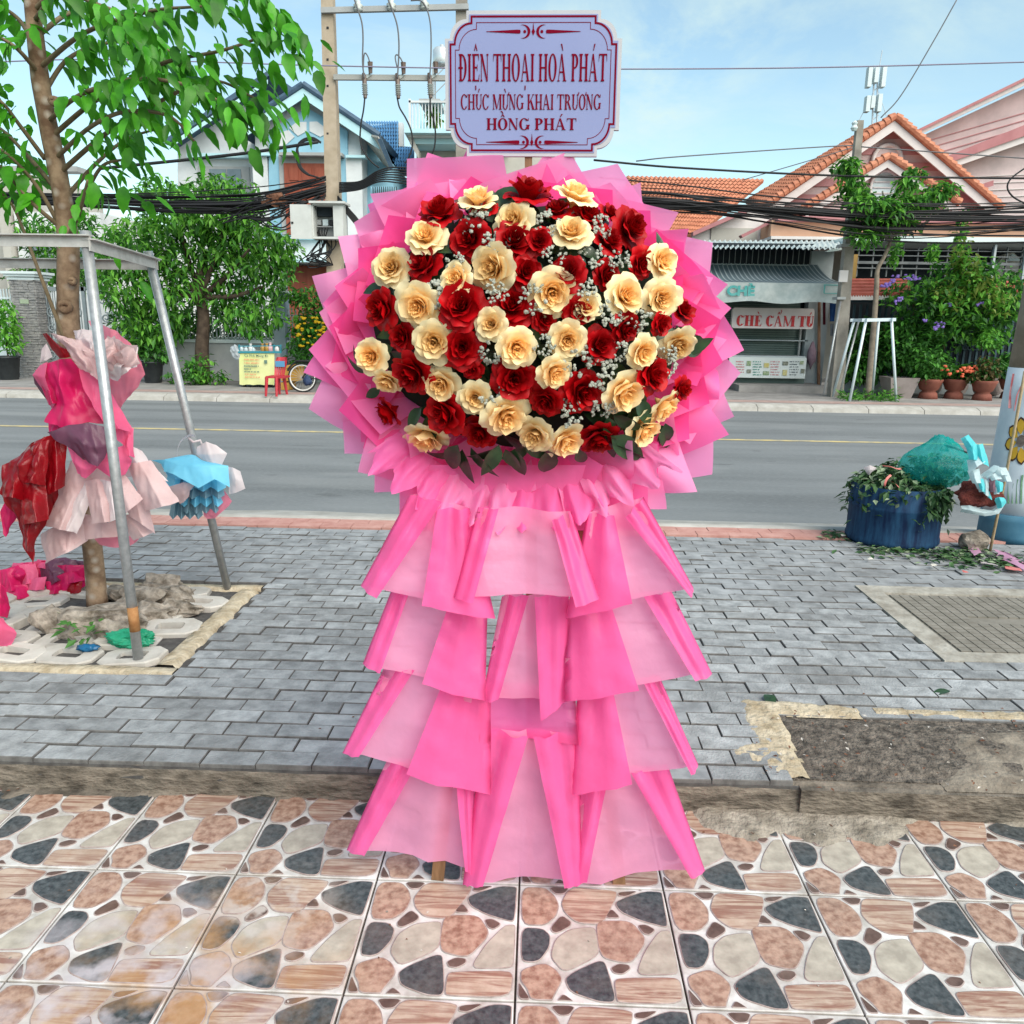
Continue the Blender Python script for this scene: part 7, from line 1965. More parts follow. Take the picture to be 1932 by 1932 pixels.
# awning
AB, AF = SY - .1, SY - 1.7
zb_, zf_ = P(*s6(600, 290), AB).z, P(*s6(800, 490), AF).z
xl, xr_ = P(*s6(-700, 290), AB).x, P(*s6(1235, 290), AB).x
xl2, xr2 = P(*s6(-700, 490), AF).x, P(*s6(1560, 490), AF).x
aw = []
for j in range(9):
    t_ = j / 8; dz = -.10 * math.sin(PI * t_)
    aw.append([Vector((xl + (xl2 - xl) * t_ + ((xr_ - xl) + ((xr2 - xl2) - (xr_ - xl)) * t_) * i / 40, AB + (AF - AB) * t_, zb_ + (zf_ - zb_) * (t_ ** .9) + dz)) for i in range(41)])
awn = MB().grid(aw).build('awning', m_awn, shop, smooth=True)
for i in range(0, 41, 1):
    MB().grid([[r_[i] + Vector((-.012, -.01, .012)), r_[i] + Vector((.014, -.01, .012))] for r_ in aw]).build('stripe', m_awl, awn)
va = []
for j in range(7):
    t_ = j / 6
    va.append([aw[-1][i] + Vector((0, -.02 + .04 * math.sin(i * .7 + t_ * 2) * t_, -(.40 * t_) * (1 + .06 * math.sin(i * .5)))) for i in range(41)])
val = MB().grid(va).build('valance', m_val, awn, smooth=True)
m_tl = M('valance_teal', (.05, .34, .33), (.16, .42, .40), 9, .7)
yv = AF - .05
txt('CHÈ', 270, 622, 17, yv, m_tl, val, s6, 50, bold=.05)
for r_ in ((1310, 510, 1520, 520), (1310, 600, 1500, 608), (1310, 520, 1325, 600), (1505, 520, 1520, 600)):
    m = MB(); fbox(m, *s6(*r_[:2]), *s6(*r_[2:]), yv, .004); m.build('print_mark', m_tl, val)
# hanging sign
sg = thing('shop_sign', P(*s6(760, 980), SY - .9), 'white lightbox sign with red letters above the roller shutter', 'sign')
m_sgn = M('sign_white', (.58, .52, .52), (.64, .58, .57), 3, .6); m_sred = M('sign_red', (.45, .02, .03), (.52, .05, .05), 12, .6)
def rbox(mb, x0_, y0_, x1_, y1_, Y, t, r_=.06):
    a, c = P(*s6(x0_, (y0_ + y1_) / 2), Y).x, P(*s6(x1_, (y0_ + y1_) / 2), Y).x
    lo_, hi_ = P(*s6((x0_ + x1_) / 2, y1_), Y).z, P(*s6((x0_ + x1_) / 2, y0_), Y).z
    pts = []
    for cx, cz, a0_ in ((c - r_, hi_ - r_, 0), (a + r_, hi_ - r_, 90), (a + r_, lo_ + r_, 180), (c - r_, lo_ + r_, 270)):
        pts += [Vector((cx + r_ * math.cos(R(a0_ + q * 22.5)), Y, cz + r_ * math.sin(R(a0_ + q * 22.5)))) for q in range(5)]
    return mb.prism(pts, (0, t, 0))
rbox(MB(), 328, 762, 1206, 982, SY - .9, .12).build('panel', m_sgn, sg)
ps, w_ = lettering(W_("C|H|E`| |C|A^?|M| |T|U'"), .31)
o_ = P(*s6(368, 952), SY - .9); e_ = P(*s6(1195, 952), SY - .9)
text_mesh(ps, w_, Vector((o_.x, SY - .9, o_.z)), (1, 0, 0), (0, 0, 1), e_.x - o_.x, P(*s6(760, 838), SY - .9).z - P(*s6(760, 952), SY - .9).z, .012).build('lettering', m_sred, sg)
sl_ = thing('roller_shutter', P(*s6(700, 1290), SY - .2), 'dark green roller shutter of horizontal slats behind the sign', 'shutter')
for k_ in range(26):
    m = MB(); y = 690 + k_ * 24
    fbox(m, *s6(250, y), *s6(1060, y + 20), SY - .12 - (.015 if k_ % 2 else 0), .05); m.build('slat', m_shut, sl_)
for x in (310, 1045): sbox('guide', m_gfr, x, 980, x + 18, 1290, SY - .25, .06, sl_)
sbox('bar', m_swh, 315, 1100, 1140, 1114, SY - .3, .04, sl_)
mb_ = thing('menu_counter', P(*s6(740, 1600), SY - .6), 'counter with a printed dessert menu panel under the shutter', 'counter')
sbox('top', m_swh, 300, 1275, 1120, 1300, SY - .75, .6, mb_); sbox('base', m_shut, 300, 1510, 1100, 1590, SY - .6, .5, mb_)
mp_ = sbox('menu_panel', M('menu_white', (.56, .60, .60), (.62, .66, .66), 3, .5), 290, 1292, 1118, 1512, SY - .8, .05, mb_)
m_tg, m_tr, m_td = M('ink_green', (.05, .26, .20), None), M('ink_rose', (.55, .20, .22), None), M('ink_dark', (.10, .12, .14), None)
for q, (x, mt, n_) in enumerate(((370, m_tr, 5), (550, m_tg, 6), (740, m_tr, 6), (945, m_td, 6))):
    for k_ in range(n_): print_line(x, 1342 + k_ * 28, 2.2, SY - .81, mt, mp_, s6, 15 + (k_ * 5 + q) % 4, q * 10 + k_)
m_ph = [M('photo_green', (.10, .22, .08), (.4, .42, .3), 30, .5), M('photo_dark', (.05, .07, .05), (.3, .3, .25), 30, .5), M('photo_yellow', (.5, .38, .08), (.5, .5, .3), 30, .5)]
for k_, (x, y, w__, h_) in enumerate(((485, 1330, 45, 50), (485, 1420, 45, 40), (670, 1350, 55, 50), (660, 1440, 65, 40), (870, 1335, 60, 40), (870, 1425, 45, 60), (1055, 1330, 40, 35), (1065, 1415, 40, 45))):
    m = MB(); fbox(m, *s6(x, y), *s6(x + w__, y + h_), SY - .815, .01); m.build('food_photo', m_ph[k_ % 3], mp_)
# things hanging by the side wall
for nm, x0_, y0_, x1_, y1_, colr, lab in (('blue_sheet', 1375, 665, 1450, 905, (.02, .09, .30), 'blue cloth hanging beside the shop pole'), ('blue_sheet', 1535, 640, 1570, 925, (.03, .20, .50), 'bright blue tarpaulin strip hanging right of the shop pole'), ('maroon_pipe', 1300, 680, 1330, 940, (.16, .02, .04), 'maroon cloth strip hanging by the shop wall'), ('towel', 1380, 930, 1420, 1060, (.28, .30, .34), 'striped grey towel hanging by the shop pole')):
    rows = [[P(*s6(x0_ + (x1_ - x0_) * i / 6, y0_ + (y1_ - y0_) * j / 6), SY - .55 + .04 * math.sin(i * 1.9 + j * .3)) for i in range(7)] for j in range(7)]
    MB().grid(rows).build(nm, M(nm + str(x0_), colr, tuple(a * .7 for a in colr), 4, .8), None, smooth=True, label=lab, cat='cloth')
um = MB(); c_ = P(*s6(1195, 1120), SY - .5)
um.lathe(c_ + Vector((0, 0, -.62)), [(.01, 0), (.03, .08), (.11, .2), (.10, .4), (.03, .60), (.015, .62)], 10)
um.build('umbrella', M('mauve_cloth', (.20, .13, .17), (.26, .18, .22), 8, .8), None, smooth=True, label='folded mauve umbrella hanging on the white shop wall', cat='umbrella')
MB().tube([P(*s6(1262, 640), SY - .4), P(*s6(1255, 1610), SY - .4)], .035, 8).build('drain_pipe', M('rust_pipe', (.26, .12, .07), (.34, .18, .11), 8, .7), None, label='rusty brown drain pipe on the shop side wall', cat='pipe')
st_ = thing('shop_step', P(1430, 738, SY - 1), 'low grey concrete step in front of the dessert shop', 'step')
MB().box((P(1390, 735, SY - 1.2).x, SY - 1.4, ZS), (P(1555, 735, SY - 1.2).x, SY + .1, ZS + .14)).build('step', m_fpav, st_)
part('bamboo_pole', M('yellow_bamboo', (.34, .20, .05), (.42, .27, .09), 5, .6), None, (*s6(1600, 185), *s6(1660, 560)), Y=SY - .8, t=.15)
tag(bpy.context.scene.objects['bamboo_pole'], 'thick yellow bamboo post beside the leaning shop pole', 'post')
# utility pole beside the shop and leaning pipes
up = thing('utility_pole', G(1575, 748, ZS), 'tapering square concrete utility pole beside the dessert shop', 'utility pole')
a = G(1575, 748, ZS); tp_ = P(1622, 228, a.y)
m = MB(); 
for (p, w__) in ((a, .26), (tp_, .12)):
    m.v += [p + Vector((sx * w__ / 2, sy * w__ / 2, 0)) for sx, sy in ((-1, -1), (1, -1), (1, 1), (-1, 1))]
m.f = [(0, 1, 5, 4), (1, 2, 6, 5), (2, 3, 7, 6), (3, 0, 4, 7), (4, 5, 6, 7)]; m.m = [0] * 5
m_upc = M('grey_pole_concrete', (.21, .19, .165), (.31, .285, .25), 4, .9, bump=.3)
m.build('shaft', m_upc, up)
MB().lathe(P(1611, 247, a.y - .1), [(.04, 0), (.07, .05), (.04, .10), (.06, .14), (.02, .18)], 10).build('insulator', m_cap, up)
for v in (460, 560): m = MB(); fbox(m, 1588 - (v - 460) * .08, v, 1604 - (v - 460) * .08, v + 5, a.y - .16, .3); m.build('band', m_gfr, up)
m = MB(); fbox(m, 1584, 510, 1600, 532, a.y - .2, .05); m.build('posted_bill', m_wtrim, up)
for k_, (x0_, y0_, x1_, y1_, lab) in enumerate(((1490, 690, 1310, 1690, 'long grey pipe leaning on the shop pole, left side'), (1690, 880, 1480, 1690, 'grey pipe leaning on the shop pole, right side towards the tree guard'))):
    MB().tube([P(*s6(x0_, y0_), a.y - .1), P(*s6(x1_, y1_), a.y - .5)], .022, 8).build('leaning_pipe', m_galv, None, smooth=True, label=lab, cat='pipe')

# ---- garden front: white tree guard, small tree, bush, fence, pots
def r6(x, y): return (1288 + x * .33333, 501 + y * .33333)
gd = thing('white_tree_guard', G(1648, 755, ZS), 'white tube tree guard around a slim street tree on the far sidewalk', 'tree guard')
m_wgd = M('white_tube', (.58, .66, .70), None, rough=.4)
ga_ = G(1603, 757, ZS); gb_ = G(1691, 757, ZS); GY = ga_.y
tz = P(1656, 604, GY).z
tl_, tr_ = P(1634, 604, GY + .1), P(1682, 603, GY + .1)
for f_, t_ in ((ga_, tl_), (gb_, tr_), (ga_ + Vector((0, .95, 0)), tl_ + Vector((0, .6, 0))), (gb_ + Vector((-.1, .95, 0)), tr_ + Vector((0, .6, 0)))):
    MB().tube([f_, t_], .028, 8).build('post', m_wgd, gd, smooth=True)
for p_, q_ in ((tl_, tr_), (tl_ + Vector((0, .6, 0)), tr_ + Vector((0, .6, 0))), (tl_, tl_ + Vector((0, .6, 0))), (tr_, tr_ + Vector((0, .6, 0)))):
    MB().bar(p_ + (p_ - q_).normalized() * .08, q_ + (q_ - p_).normalized() * .08, .03, .06).build('rail', m_wgd, gd)
m_trk2 = M('slim_bark', (.16, .13, .10), (.27, .22, .17), 9, .9, bump=.4)
stree = thing('slim_tree', G(1637, 750, ZS), 'slim grey trunked street tree inside the white guard', 'tree')
SYt = GY + .5
tpts = [(1637, 752), (1643, 680), (1650, 600), (1654, 540), (1656, 508), (1668, 485), (1680, 455), (1690, 420)]
MB().tube(spline([P(u, v, SYt) for u, v in tpts], 3), [.062 - .0016 * i for i in range(22)], 9).build('trunk', m_trk2, stree, smooth=True)
for e_ in ([(1680, 455), (1640, 420), (1610, 390)], [(1684, 440), (1720, 410), (1770, 370)], [(1682, 450), (1670, 400), (1665, 360)], [(1684, 445), (1730, 430), (1790, 390)]):
    MB().tube(spline([P(u, v, SYt) for u, v in e_], 4), [.04 - .003 * i for i in range(9)], 6).build('limb', m_upc, stree, smooth=True)
rg = random.Random(77); m = MB()
leafball(m, [pxblob(*b, SYt + rg.uniform(-.4, .4)) for b in [(1620,372,40,18),(1595,320,26,18),(1602,305,20,12),(1610,345,24,18),(1650,390,50,20),(1700,385,50,20),(1745,370,44,18),(1780,355,26,16),(1710,345,26,14),(1725,325,20,10),(1640,430,46,18),(1690,425,46,18),(1630,450,24,14),(1750,392,36,14),(1670,410,50,18)]], 3000, .17, rg, 3, .4, .5, .4)
m.build('crown', [m_gA, m_gB, m_gC], stree, kind='stuff')
gv = MB(); rg = random.Random(5)
for _ in range(700): leafcards(gv, [P(rg.uniform(1585, 1695), 757 - abs(rg.gauss(0, 9)), SYt + rg.uniform(-.5, .5))], .13, rg, 1, -.3, wd=.2); gv.m[-4:] = [rg.randrange(3)] * 4
tag(gv.build('grass_patch', [m_gA, m_gB, m_gC], None, kind='stuff'), 'grass growing round the slim tree inside the white guard', 'grass')
gf = thing('garden_fence', P(1750, 700, 18.3), 'dark teal openwork fence on a low white wall behind the potted plants', 'fence')
m_dt = M('dark_teal_paint', (.02, .05, .07), (.03, .07, .09), 3, .6)
part('low_wall', m_swh, gf, (1590, 718, 2200, 745), Y=18.4, t=.3)
part('rail', m_dt, gf, (1600, 640, 2200, 647), (1600, 566, 2200, 574), (1600, 708, 2200, 716), Y=18.5, t=.06)
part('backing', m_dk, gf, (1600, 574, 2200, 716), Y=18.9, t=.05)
for k_ in range(30): part('bar', m_dt, gf, (1604 + k_ * 12, 574, 1608 + k_ * 12, 716), Y=18.5, t=.05)
for k_ in range(6):
    for j in range(5):
        m = MB(); c_ = P(1812 + k_ * 9, 612 + j * 11, 18.45)
        m.tube([c_ + Vector((math.cos(a), 0, math.sin(a))) * .05 for a in [2 * PI * i / 10 for i in range(11)]], .012, 5, caps=False); m.build('ring', m_dt, gf)
m_yp = M('yellow_panel', (.42, .34, .06), None, rough=.6)
for k_ in range(5): m = MB(); scroll(m, 1673 + (k_ % 2) * 8, 620 + k_ * 16, 9, 18.45, 1.4, 1 if k_ % 2 else -1); m.build('scroll', m_yp, gf)
wl = thing('tiled_wall_top', P(1650, 565, 18.2), 'small red scalloped tile roof over the garden gate', 'tile roof')
for j in range(5):
    for i in range(13):
        u, v = 1600 + i * 9.0 + (4.5 if j % 2 else 0), 533 + j * 6.2
        c_ = P(u, v, 18.5 - .13 * j); s = 5.2 * 18.3 / FPX
        m = MB().prism([c_ + Vector((s * x, -.02 * (1 - abs(x)), s * z)) for x, z in ((-1, .9), (1, .9), (1, -.3), (.6, -1.0), (0, -1.25), (-.6, -1.0), (-1, -.3))], (0, .05, .03)); m.build('roof_tile', m_rtile, wl)
m = MB()
for i in range(22):
    a, c = P(1598 + i * 5, 561, 17.8), P(1603 + i * 5, 561, 17.8); d = P(1600.5 + i * 5, 557, 17.8)
    e0, e1 = P(1598 + i * 5, 566, 17.8), P(1603 + i * 5, 566, 17.8)
    m.prism([e0, e1, c, d, a], (0, .03, 0))
m.build('scalloped_edge', m_wtrim, wl)
for i in range(14):
    for j in range(3):
        u, v = 1862 + i * 8 + (4 if j % 2 else 0), 537 + j * 6
        c_ = P(u, v, 18.5 - .13 * j); s = 4.6 * 18.3 / FPX
        m = MB().prism([c_ + Vector((s * x, 0, s * z)) for x, z in ((-1, .9), (1, .9), (1, -.3), (0, -1.2), (-1, -.3))], (0, .05, .03)); m.build('roof_tile', m_rtile, wl)
vr = thing('veranda', P(1780, 530, 21), 'shaded veranda with thin pale railings and a white roof edge under the pink house', 'veranda')
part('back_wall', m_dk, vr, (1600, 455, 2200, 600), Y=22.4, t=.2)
part('roof_edge', M('awning_white', (.62, .70, .70), None, rough=.5), vr, (1603, 448, 2200, 458), Y=20.6, t=2)
m_vrl = M('veranda_rail', (.10, .11, .115), (.16, .17, .175), 3, .6)
part('rail', m_vrl, vr, (1610, 496, 2200, 501), (1610, 484, 2200, 486), (1610, 508, 2200, 510), (1610, 474, 2200, 475.5), Y=20.8, t=.05)
for k_ in range(22): part('post', m_vrl, vr, (1618 + k_ * 28, 466, 1620 + k_ * 28, 522), Y=20.85, t=.05)
for x in (1868, 1927): part('pillar', m_swh, vr, (x, 462, x + 4, 600), Y=20.7, t=.08)
b = MB(); fpoly(b, [(1880, 500), (1896, 480), (1912, 476), (1928, 492), (1928, 600), (1880, 600)], 21.8, .2); b.build('arch', m_beige, vr)
b = MB(); fpoly(b, [(1900, 492), (1912, 478), (1926, 492)], 21.6, .1); b.build('arch_top', m_cap, vr)
# bushes
bush = shrub('flowering_bush', 'large rambling green bush with violet flower sprays over the garden fence', [(1780,570,70,60),(1720,560,50,40),(1850,560,70,66),(1820,520,60,40),(1740,610,60,44),(1880,600,44,60),(1800,620,70,40),(1905,560,34,50)], 17.7, 3900, .16, [m_gA, m_gA, m_gB, m_gC], 91)
rg = random.Random(15); m = MB()
leafball(m, [pxblob(*b, 17.2) for b in [(1830,530,40,26),(1855,545,34,30),(1812,480,14,36),(1825,500,24,26),(1800,560,34,20),(1885,570,24,26),(1770,545,22,14)]], 900, .15, rg, 2); m.build('sunlit_tint_leaves', [m_gC, m_gY], bush, kind='stuff')  # sunlit patches of the bush put into brighter, yellower leaf colours
m = MB(); leafball(m, [pxblob(*b, 17.8) for b in [(1815,440,10,30),(1818,410,9,20),(1690,470,12,30),(1760,478,12,22)]], 420, .13, rg, 2); m.build('climbing_shoots', [m_gB, m_gC], bush, kind='stuff')
m_vio = M('violet_flower', (.22, .13, .50), (.30, .20, .60), 20, .6, trans=.2)
m = MB()
for u, v in ((1675,540),(1682,532),(1690,522),(1668,537),(1678,536),(1722,523),(1730,525),(1712,522),(1770,610),(1776,614),(1766,618),(1700,560),(1695,570),(1745,606),(1790,575),(1850,575)):
    for _ in range(4): m.ico(P(u + rg.uniform(-6, 6), v + rg.uniform(-4, 4), 17.0), rg.uniform(.02, .045), 0, (1, .7, .8), .3)
m.build('flower_sprays', m_vio, bush, kind='stuff')
shrub('garden_shrub', 'dense dark green shrub rising behind the terracotta pots', [(1735,660,44,44),(1700,660,40,40),(1760,690,40,30),(1690,630,36,34),(1720,690,40,26)], 17.5, 2600, .15, [m_gA, m_gA, m_gB], 92)
shrub('dark_plants', 'dark leafy plants left of the slim tree', [(1625,640,28,40),(1640,690,30,36),(1610,690,22,30),(1660,660,22,40)], 17.9, 1300, .17, [m_gA, m_gA, m_gB], 93)
shrub('bonsai_shrub', 'pale rounded bonsai crown against the dark fence', [(1868,635,22,18),(1858,645,16,14),(1880,648,16,12)], 17.3, 420, .10, [m_gB, m_gC], 94)
m_ter = M('terracotta', (.17, .05, .035), (.23, .08, .055), 6, .8, bump=.2); m_gpot = M('grey_planter', (.24, .20, .19), (.32, .27, .26), 4, .9, bump=.2)
m_ora = M('orange_blossom', (.75, .16, .08), None, rough=.6, trans=.2)
def urn(u, v, label, blobs, mats, seed, flowers=0):
    c = G(u, v, ZS); k = c.y / FPX
    t = thing('potted_plant', c, label, 'potted plant', 'pots along the garden fence')
    MB().lathe(c, [(17 * k, 0), (15 * k, 10 * k), (11 * k, 14 * k), (16 * k, 17 * k), (21 * k, 30 * k), (23 * k, 34 * k), (22 * k, 36 * k), (18 * k, 35 * k), (.001, 33 * k)], 22).build('pot', m_ter, t, smooth=True)
    m_ = MB(); rg_ = random.Random(seed); leafball(m_, [pxblob(*b, c.y) for b in blobs], 700, .11, rg_, len(mats)); m_.build('foliage', mats, t, kind='stuff')
    if flowers:
        m_ = MB()
        for _ in range(flowers): b = rg_.choice(blobs); m_.ico(P(b[0] + rg_.gauss(0, b[2] * .5), b[1] + rg_.gauss(0, b[3] * .4), c.y - .3), rg_.uniform(.03, .055), 0, (1, 1, .7), .3)
        m_.build('blossom', m_ora, t, kind='stuff')
urn(1750, 752, 'terracotta pedestal pot with dense dark green shrub beside the square planter', [(1750, 700, 34, 20), (1740, 680, 36, 26)], [m_gA, m_gB], 1)
urn(1798, 752, 'terracotta pedestal pot with bright orange flowers', [(1810, 700, 32, 16), (1830, 698, 24, 14)], [m_gA, m_gB], 2, 26)
urn(1852, 755, 'wide terracotta pot with brownish foliage beside the orange flowers', [(1862, 694, 26, 24), (1850, 710, 30, 14)], [m_gA, M('russet_leaf', (.10, .08, .03), (.16, .11, .04), 8, .6, trans=.2)], 3)
urn(1905, 752, 'terracotta pot partly hidden by the painted pole', [(1905, 690, 26, 26)], [m_gA, m_gB], 4)
pl = thing('square_planter', G(1702, 752, ZS), 'grey tapered square planter beside the terracotta pots', 'planter')
c = G(1702, 752, ZS); k = c.y / FPX
m = MB(); w0, w1 = 18 * k, 27 * k
m.v = [c + Vector((sx * w, sy * w + .25, z)) for w, z in ((w0, 0), (w1, 38 * k), (w1 * .9, 38 * k), (w1 * .85, 32 * k)) for sx, sy in ((-1, -1), (1, -1), (1, 1), (-1, 1))]
m.f = [(i * 4 + j, i * 4 + (j + 1) % 4, (i + 1) * 4 + (j + 1) % 4, (i + 1) * 4 + j) for i in range(3) for j in range(4)] + [(12, 13, 14, 15)]; m.m = [0] * 13
m.build('box', m_gpot, pl)
LB = ['grey faceted block between the shrub pot and the orange flower pot', 'grey faceted block between the orange flowers and the wide brownish pot', 'grey faceted block right behind the wide brownish pot', 'grey faceted block next to the pot at the painted pole']
for k_, u in enumerate((1770, 1820, 1868, 1890)):
    rock('garden_stone', G(u, 750, ZS) + Vector((0, .35, .22)), .24, (.9, .6, .95), 40 + k_, m_gpot, None, .06, 2, label=LB[k_], cat='garden block', group='blocks between the pots')
# ================================================================== twin pole transformer frame, meter box and cables
UY = 16.6
m_cpole = M('pale_pole_concrete', (.34, .275, .20), (.44, .365, .28), 4, .9, bump=.3)
m_cab = M('black_cable', (.012, .012, .014), None, rough=.6)
m_cab2 = M('grey_cable', (.12, .12, .13), None, rough=.6)
m_brn = M('brown_insulator', (.09, .06, .05), (.16, .12, .10), 20, .4)
m_pors = M('porcelain', (.50, .54, .52), None, rough=.3)
def pole2(u0, v0, u1, v1, r0_, r1_, label, mat):
    t = thing('utility_pole', Vector((P(u1, v1, UY).x, UY, ZS)), label, 'utility pole', None)
    a, b_ = P(u0, v0, UY), P(u1, v1, UY); d = (a - b_).normalized()
    b0 = Vector((b_.x, UY, ZS)); top_ = Vector((b0.x + (a.x - b_.x) * 1.0, UY, a.z + 1.2))
    m = MB()
    for p, w__ in ((b0, r0_), (Vector((a.x, UY, a.z)), r1_), (top_, r1_ * .95)):
        m.v += [p + Vector((sx * w__, sy * w__, 0)) for sx, sy in ((-1, -1), (1, -1), (1, 1), (-1, 1))]
    m.f = [(i * 4 + j, i * 4 + (j + 1) % 4, (i + 1) * 4 + (j + 1) % 4, (i + 1) * 4 + j) for i in range(2) for j in range(4)] + [(8, 9, 10, 11)]; m.m = [0] * 9
    m.build('shaft', mat, t)
    return t
p1 = pole2(619, 0, 627, 380, .16, .108, 'pale concrete utility pole with an open meter box beside the blue house', m_cpole)
p2 = pole2(871, 0, 876, 300, .15, .10, 'dark utility pole rising behind the plaque', m_upc)
for v in (50, 82, 110, 160, 250): 
    m = MB(); fbox(m, 616, v, 620, v + 4, UY - .125, .03); m.build('hole', m_blk, p1)
xb = thing('cross_arms', P(745, 20, UY), 'steel cross arms carrying fuse insulators between the two utility poles', 'cross arm')
MB().bar(P(606, 20, UY - .15), P(884, 13, UY - .15), .08, .09).build('upper_arm', m_gfr, xb)
MB().bar(P(630, 146, UY - .15), P(880, 148, UY - .15), .08, .09).build('lower_arm', M('pale_arm', (.34, .34, .32), None, rough=.6), xb)
def u5(x, y): return (572.4 + x * .16667, y * .16667)
for (x, y) in ((620, 75), (995, 65), (1370, 55)):
    c_ = P(*u5(x, y), UY - .22)
    MB().lathe(c_ + Vector((0, 0, -.08)), [(.03, 0), (.085, .03), (.05, .06), (.09, .10), (.04, .14), (.05, .17)], 12).build('pin_insulator', m_pors, xb, smooth=True)
for k_, (x, y) in enumerate(((690, 890), (1065, 895), (1430, 890))):
    c_ = P(*u5(x, y), UY - .26)
    MB().tube([P(*u5(x - 10, y - 60), UY - .24), c_, P(*u5(x + 10, y + 220), UY - .3)], [.03, .045, .035], 8).build('fuse_holder', m_brn, xb)
    for j in range(6):
        q = P(*u5(x + 4 + j, y + 70 + j * 22), UY - .29)
        MB().lathe(q, [(.03, -.012), (.06, 0), (.03, .012)], 10).build('shed', m_pors, xb)
    MB().tube([P(*u5(x + 65, y - 190), UY - .26), P(*u5(x + 70, y - 60), UY - .24)], [.05, .035], 8).build('arrester', m_brn, xb)
    MB().bar(P(*u5(x, y), UY - .2), P(*u5(x + 70, y - 50), UY - .2), .03, .05).build('bracket', m_pors, xb)
def cable(pts, r_, label, k=8, mat=None, conv=None, name='cable', cat='cable', group=None, parent=None):
    q = spline([P(*(conv(a[0], a[1]) if conv else (a[0], a[1])), a[2] if len(a) > 2 else UY - .3) for a in pts], k)
    return MB().tube(q, r_, 6).build(name, mat or m_cab, parent, smooth=True, label=label if parent is None else None, cat=cat if parent is None else None, group=group)
dl = ['drop lead', 'drop lead', 'drop lead']
for k_, pp in enumerate(([(570, -30), (610, 90), (660, 250), (675, 420), (670, 700), (690, 890)], [(950, -30), (1005, 110), (1060, 280), (1080, 450), (1080, 620), (1065, 890)], [(1215, 5), (1330, 10), (1400, 110), (1440, 300), (1445, 600), (1430, 890)])):
    cable(pp, .014, '', conv=u5, mat=m_cab2, parent=xb, name='drop_lead')
for k_, pp in enumerate(([(695, 1110), (680, 1250), (650, 1420), (645, 1600), (690, 1730), (780, 1840), (860, 1900)], [(1065, 1120), (1090, 1220), (1160, 1340), (1220, 1480), (1235, 1640), (1190, 1790), (1150, 1850)], [(1435, 1120), (1440, 1250), (1480, 1380), (1495, 1530), (1480, 1680), (1440, 1760)])):
    cable(pp, .015, '', conv=u5, mat=m_cab, parent=xb, name='service_lead')
for k_, pp in enumerate(([(680, 760), (685, 640), (700, 600), (730, 640), (750, 700)], [(1060, 760), (1040, 650), (1060, 620), (1100, 660), (1120, 700)])):
    cable(pp, .012, '', conv=u5, mat=m_cab2, parent=xb, name='jumper')
# meter box on the pale pole
def h5(x, y): return (447.2 + x * .16667, 143.1 + y * .16667)
mbx = thing('meter_box', P(*h5(900, 1840), UY - .3), 'white electric meter box with its door hanging open on the utility pole', 'meter box')
m_bxw = M('box_white', (.55, .56, .54), (.47, .48, .46), 4, .6)
def hb(name, x0_, y0_, x1_, y1_, Y, t, mat, parent=mbx):
    m_ = MB(); fbox(m_, *h5(x0_, y0_), *h5(x1_, y1_), Y, t); return m_.build(name, mat, parent)
hb('back', m_gfr and 850, 1460, 1195, 1840, UY - .16, .03, m_bxw) if False else None
hb('back', 845, 1460, 1195, 1840, UY - .16, .03, m_gfr)
for r_ in ((845, 1440, 1200, 1465), (845, 1820, 1200, 1845), (845, 1465, 865, 1820), (1090, 1465, 1200, 1820)): hb('side', *r_, UY - .52, .36, m_bxw)
hb('roof', 810, 1415, 1215, 1440, UY - .6, .5, m_bxw)
dr_ = hb('door', 605, 1455, 845, 1845, UY - .55, .03, m_bxw)
hb('latch', 612, 1650, 635, 1670, UY - .57, .03, m_blk, dr_)
for x, y, w__, h_, mt in ((900, 1480, 170, 110, m_dk), (970, 1625, 60, 70, m_cap), (1045, 1630, 45, 60, m_blk), (905, 1630, 45, 55, m_gfr), (900, 1700, 180, 12, m_gfr), (885, 1740, 40, 60, m_blk)):
    hb('meter', x, y, x + w__, y + h_, UY - .26, .1, mt)
for k_ in range(5): cable([(905 + k_ * 32, 1715), (900 + k_ * 30, 1760), (930 + k_ * 18, 1815)], .012, '', conv=h5, parent=mbx, name='box_wire', mat=m_cab)
# cable bundle along the far sidewalk
rg = random.Random(19)
LW = ['thick black cable in the bundle slung along the far sidewalk', 'black cable in the upper part of the slung bundle', 'thin sagging cable hanging below the bundle']
def run(name, pts, r_, label, mat=None, group=None): return cable(pts, r_, label, 6, mat, None, name, 'cable', group)
bl = thing('cable_bundle', P(250, 385, UY), 'dense black cable bundle slung between poles in front of the blue house', 'cables')
for k_ in range(34):
    y0_ = 372 + rg.gauss(0, 7); y1_ = 368 + rg.gauss(0, 9) + k_ * .4
    sag = rg.uniform(2, 22); Yk = UY - .3 + rg.uniform(-.15, .15)
    cable([(-60, y0_, Yk), (150, (y0_ * .7 + y1_ * .3) + sag * .5, Yk), (350, y0_ * .4 + y1_ * .6 + sag, Yk), (500, y1_ + sag * .7, Yk), (615, y1_ - 20 + rg.uniform(-6, 6), Yk)], rg.choice((.008, .011, .014, .022)), '', parent=bl, name='strand')
for k_ in range(20):
    a = rg.uniform(400, 520); b_ = rg.uniform(560, 620)
    cable([(a, rg.uniform(385, 425), UY - .4), ((a + b_) / 2, rg.uniform(370, 440), UY - .5), (b_, rg.uniform(350, 400), UY - .35)], rg.choice((.010, .014)), '', parent=bl, name='strand')
b2 = thing('cable_bundle', P(1600, 400, UY), 'dense black cable bundle sagging in front of the pink house and slim tree', 'cables')
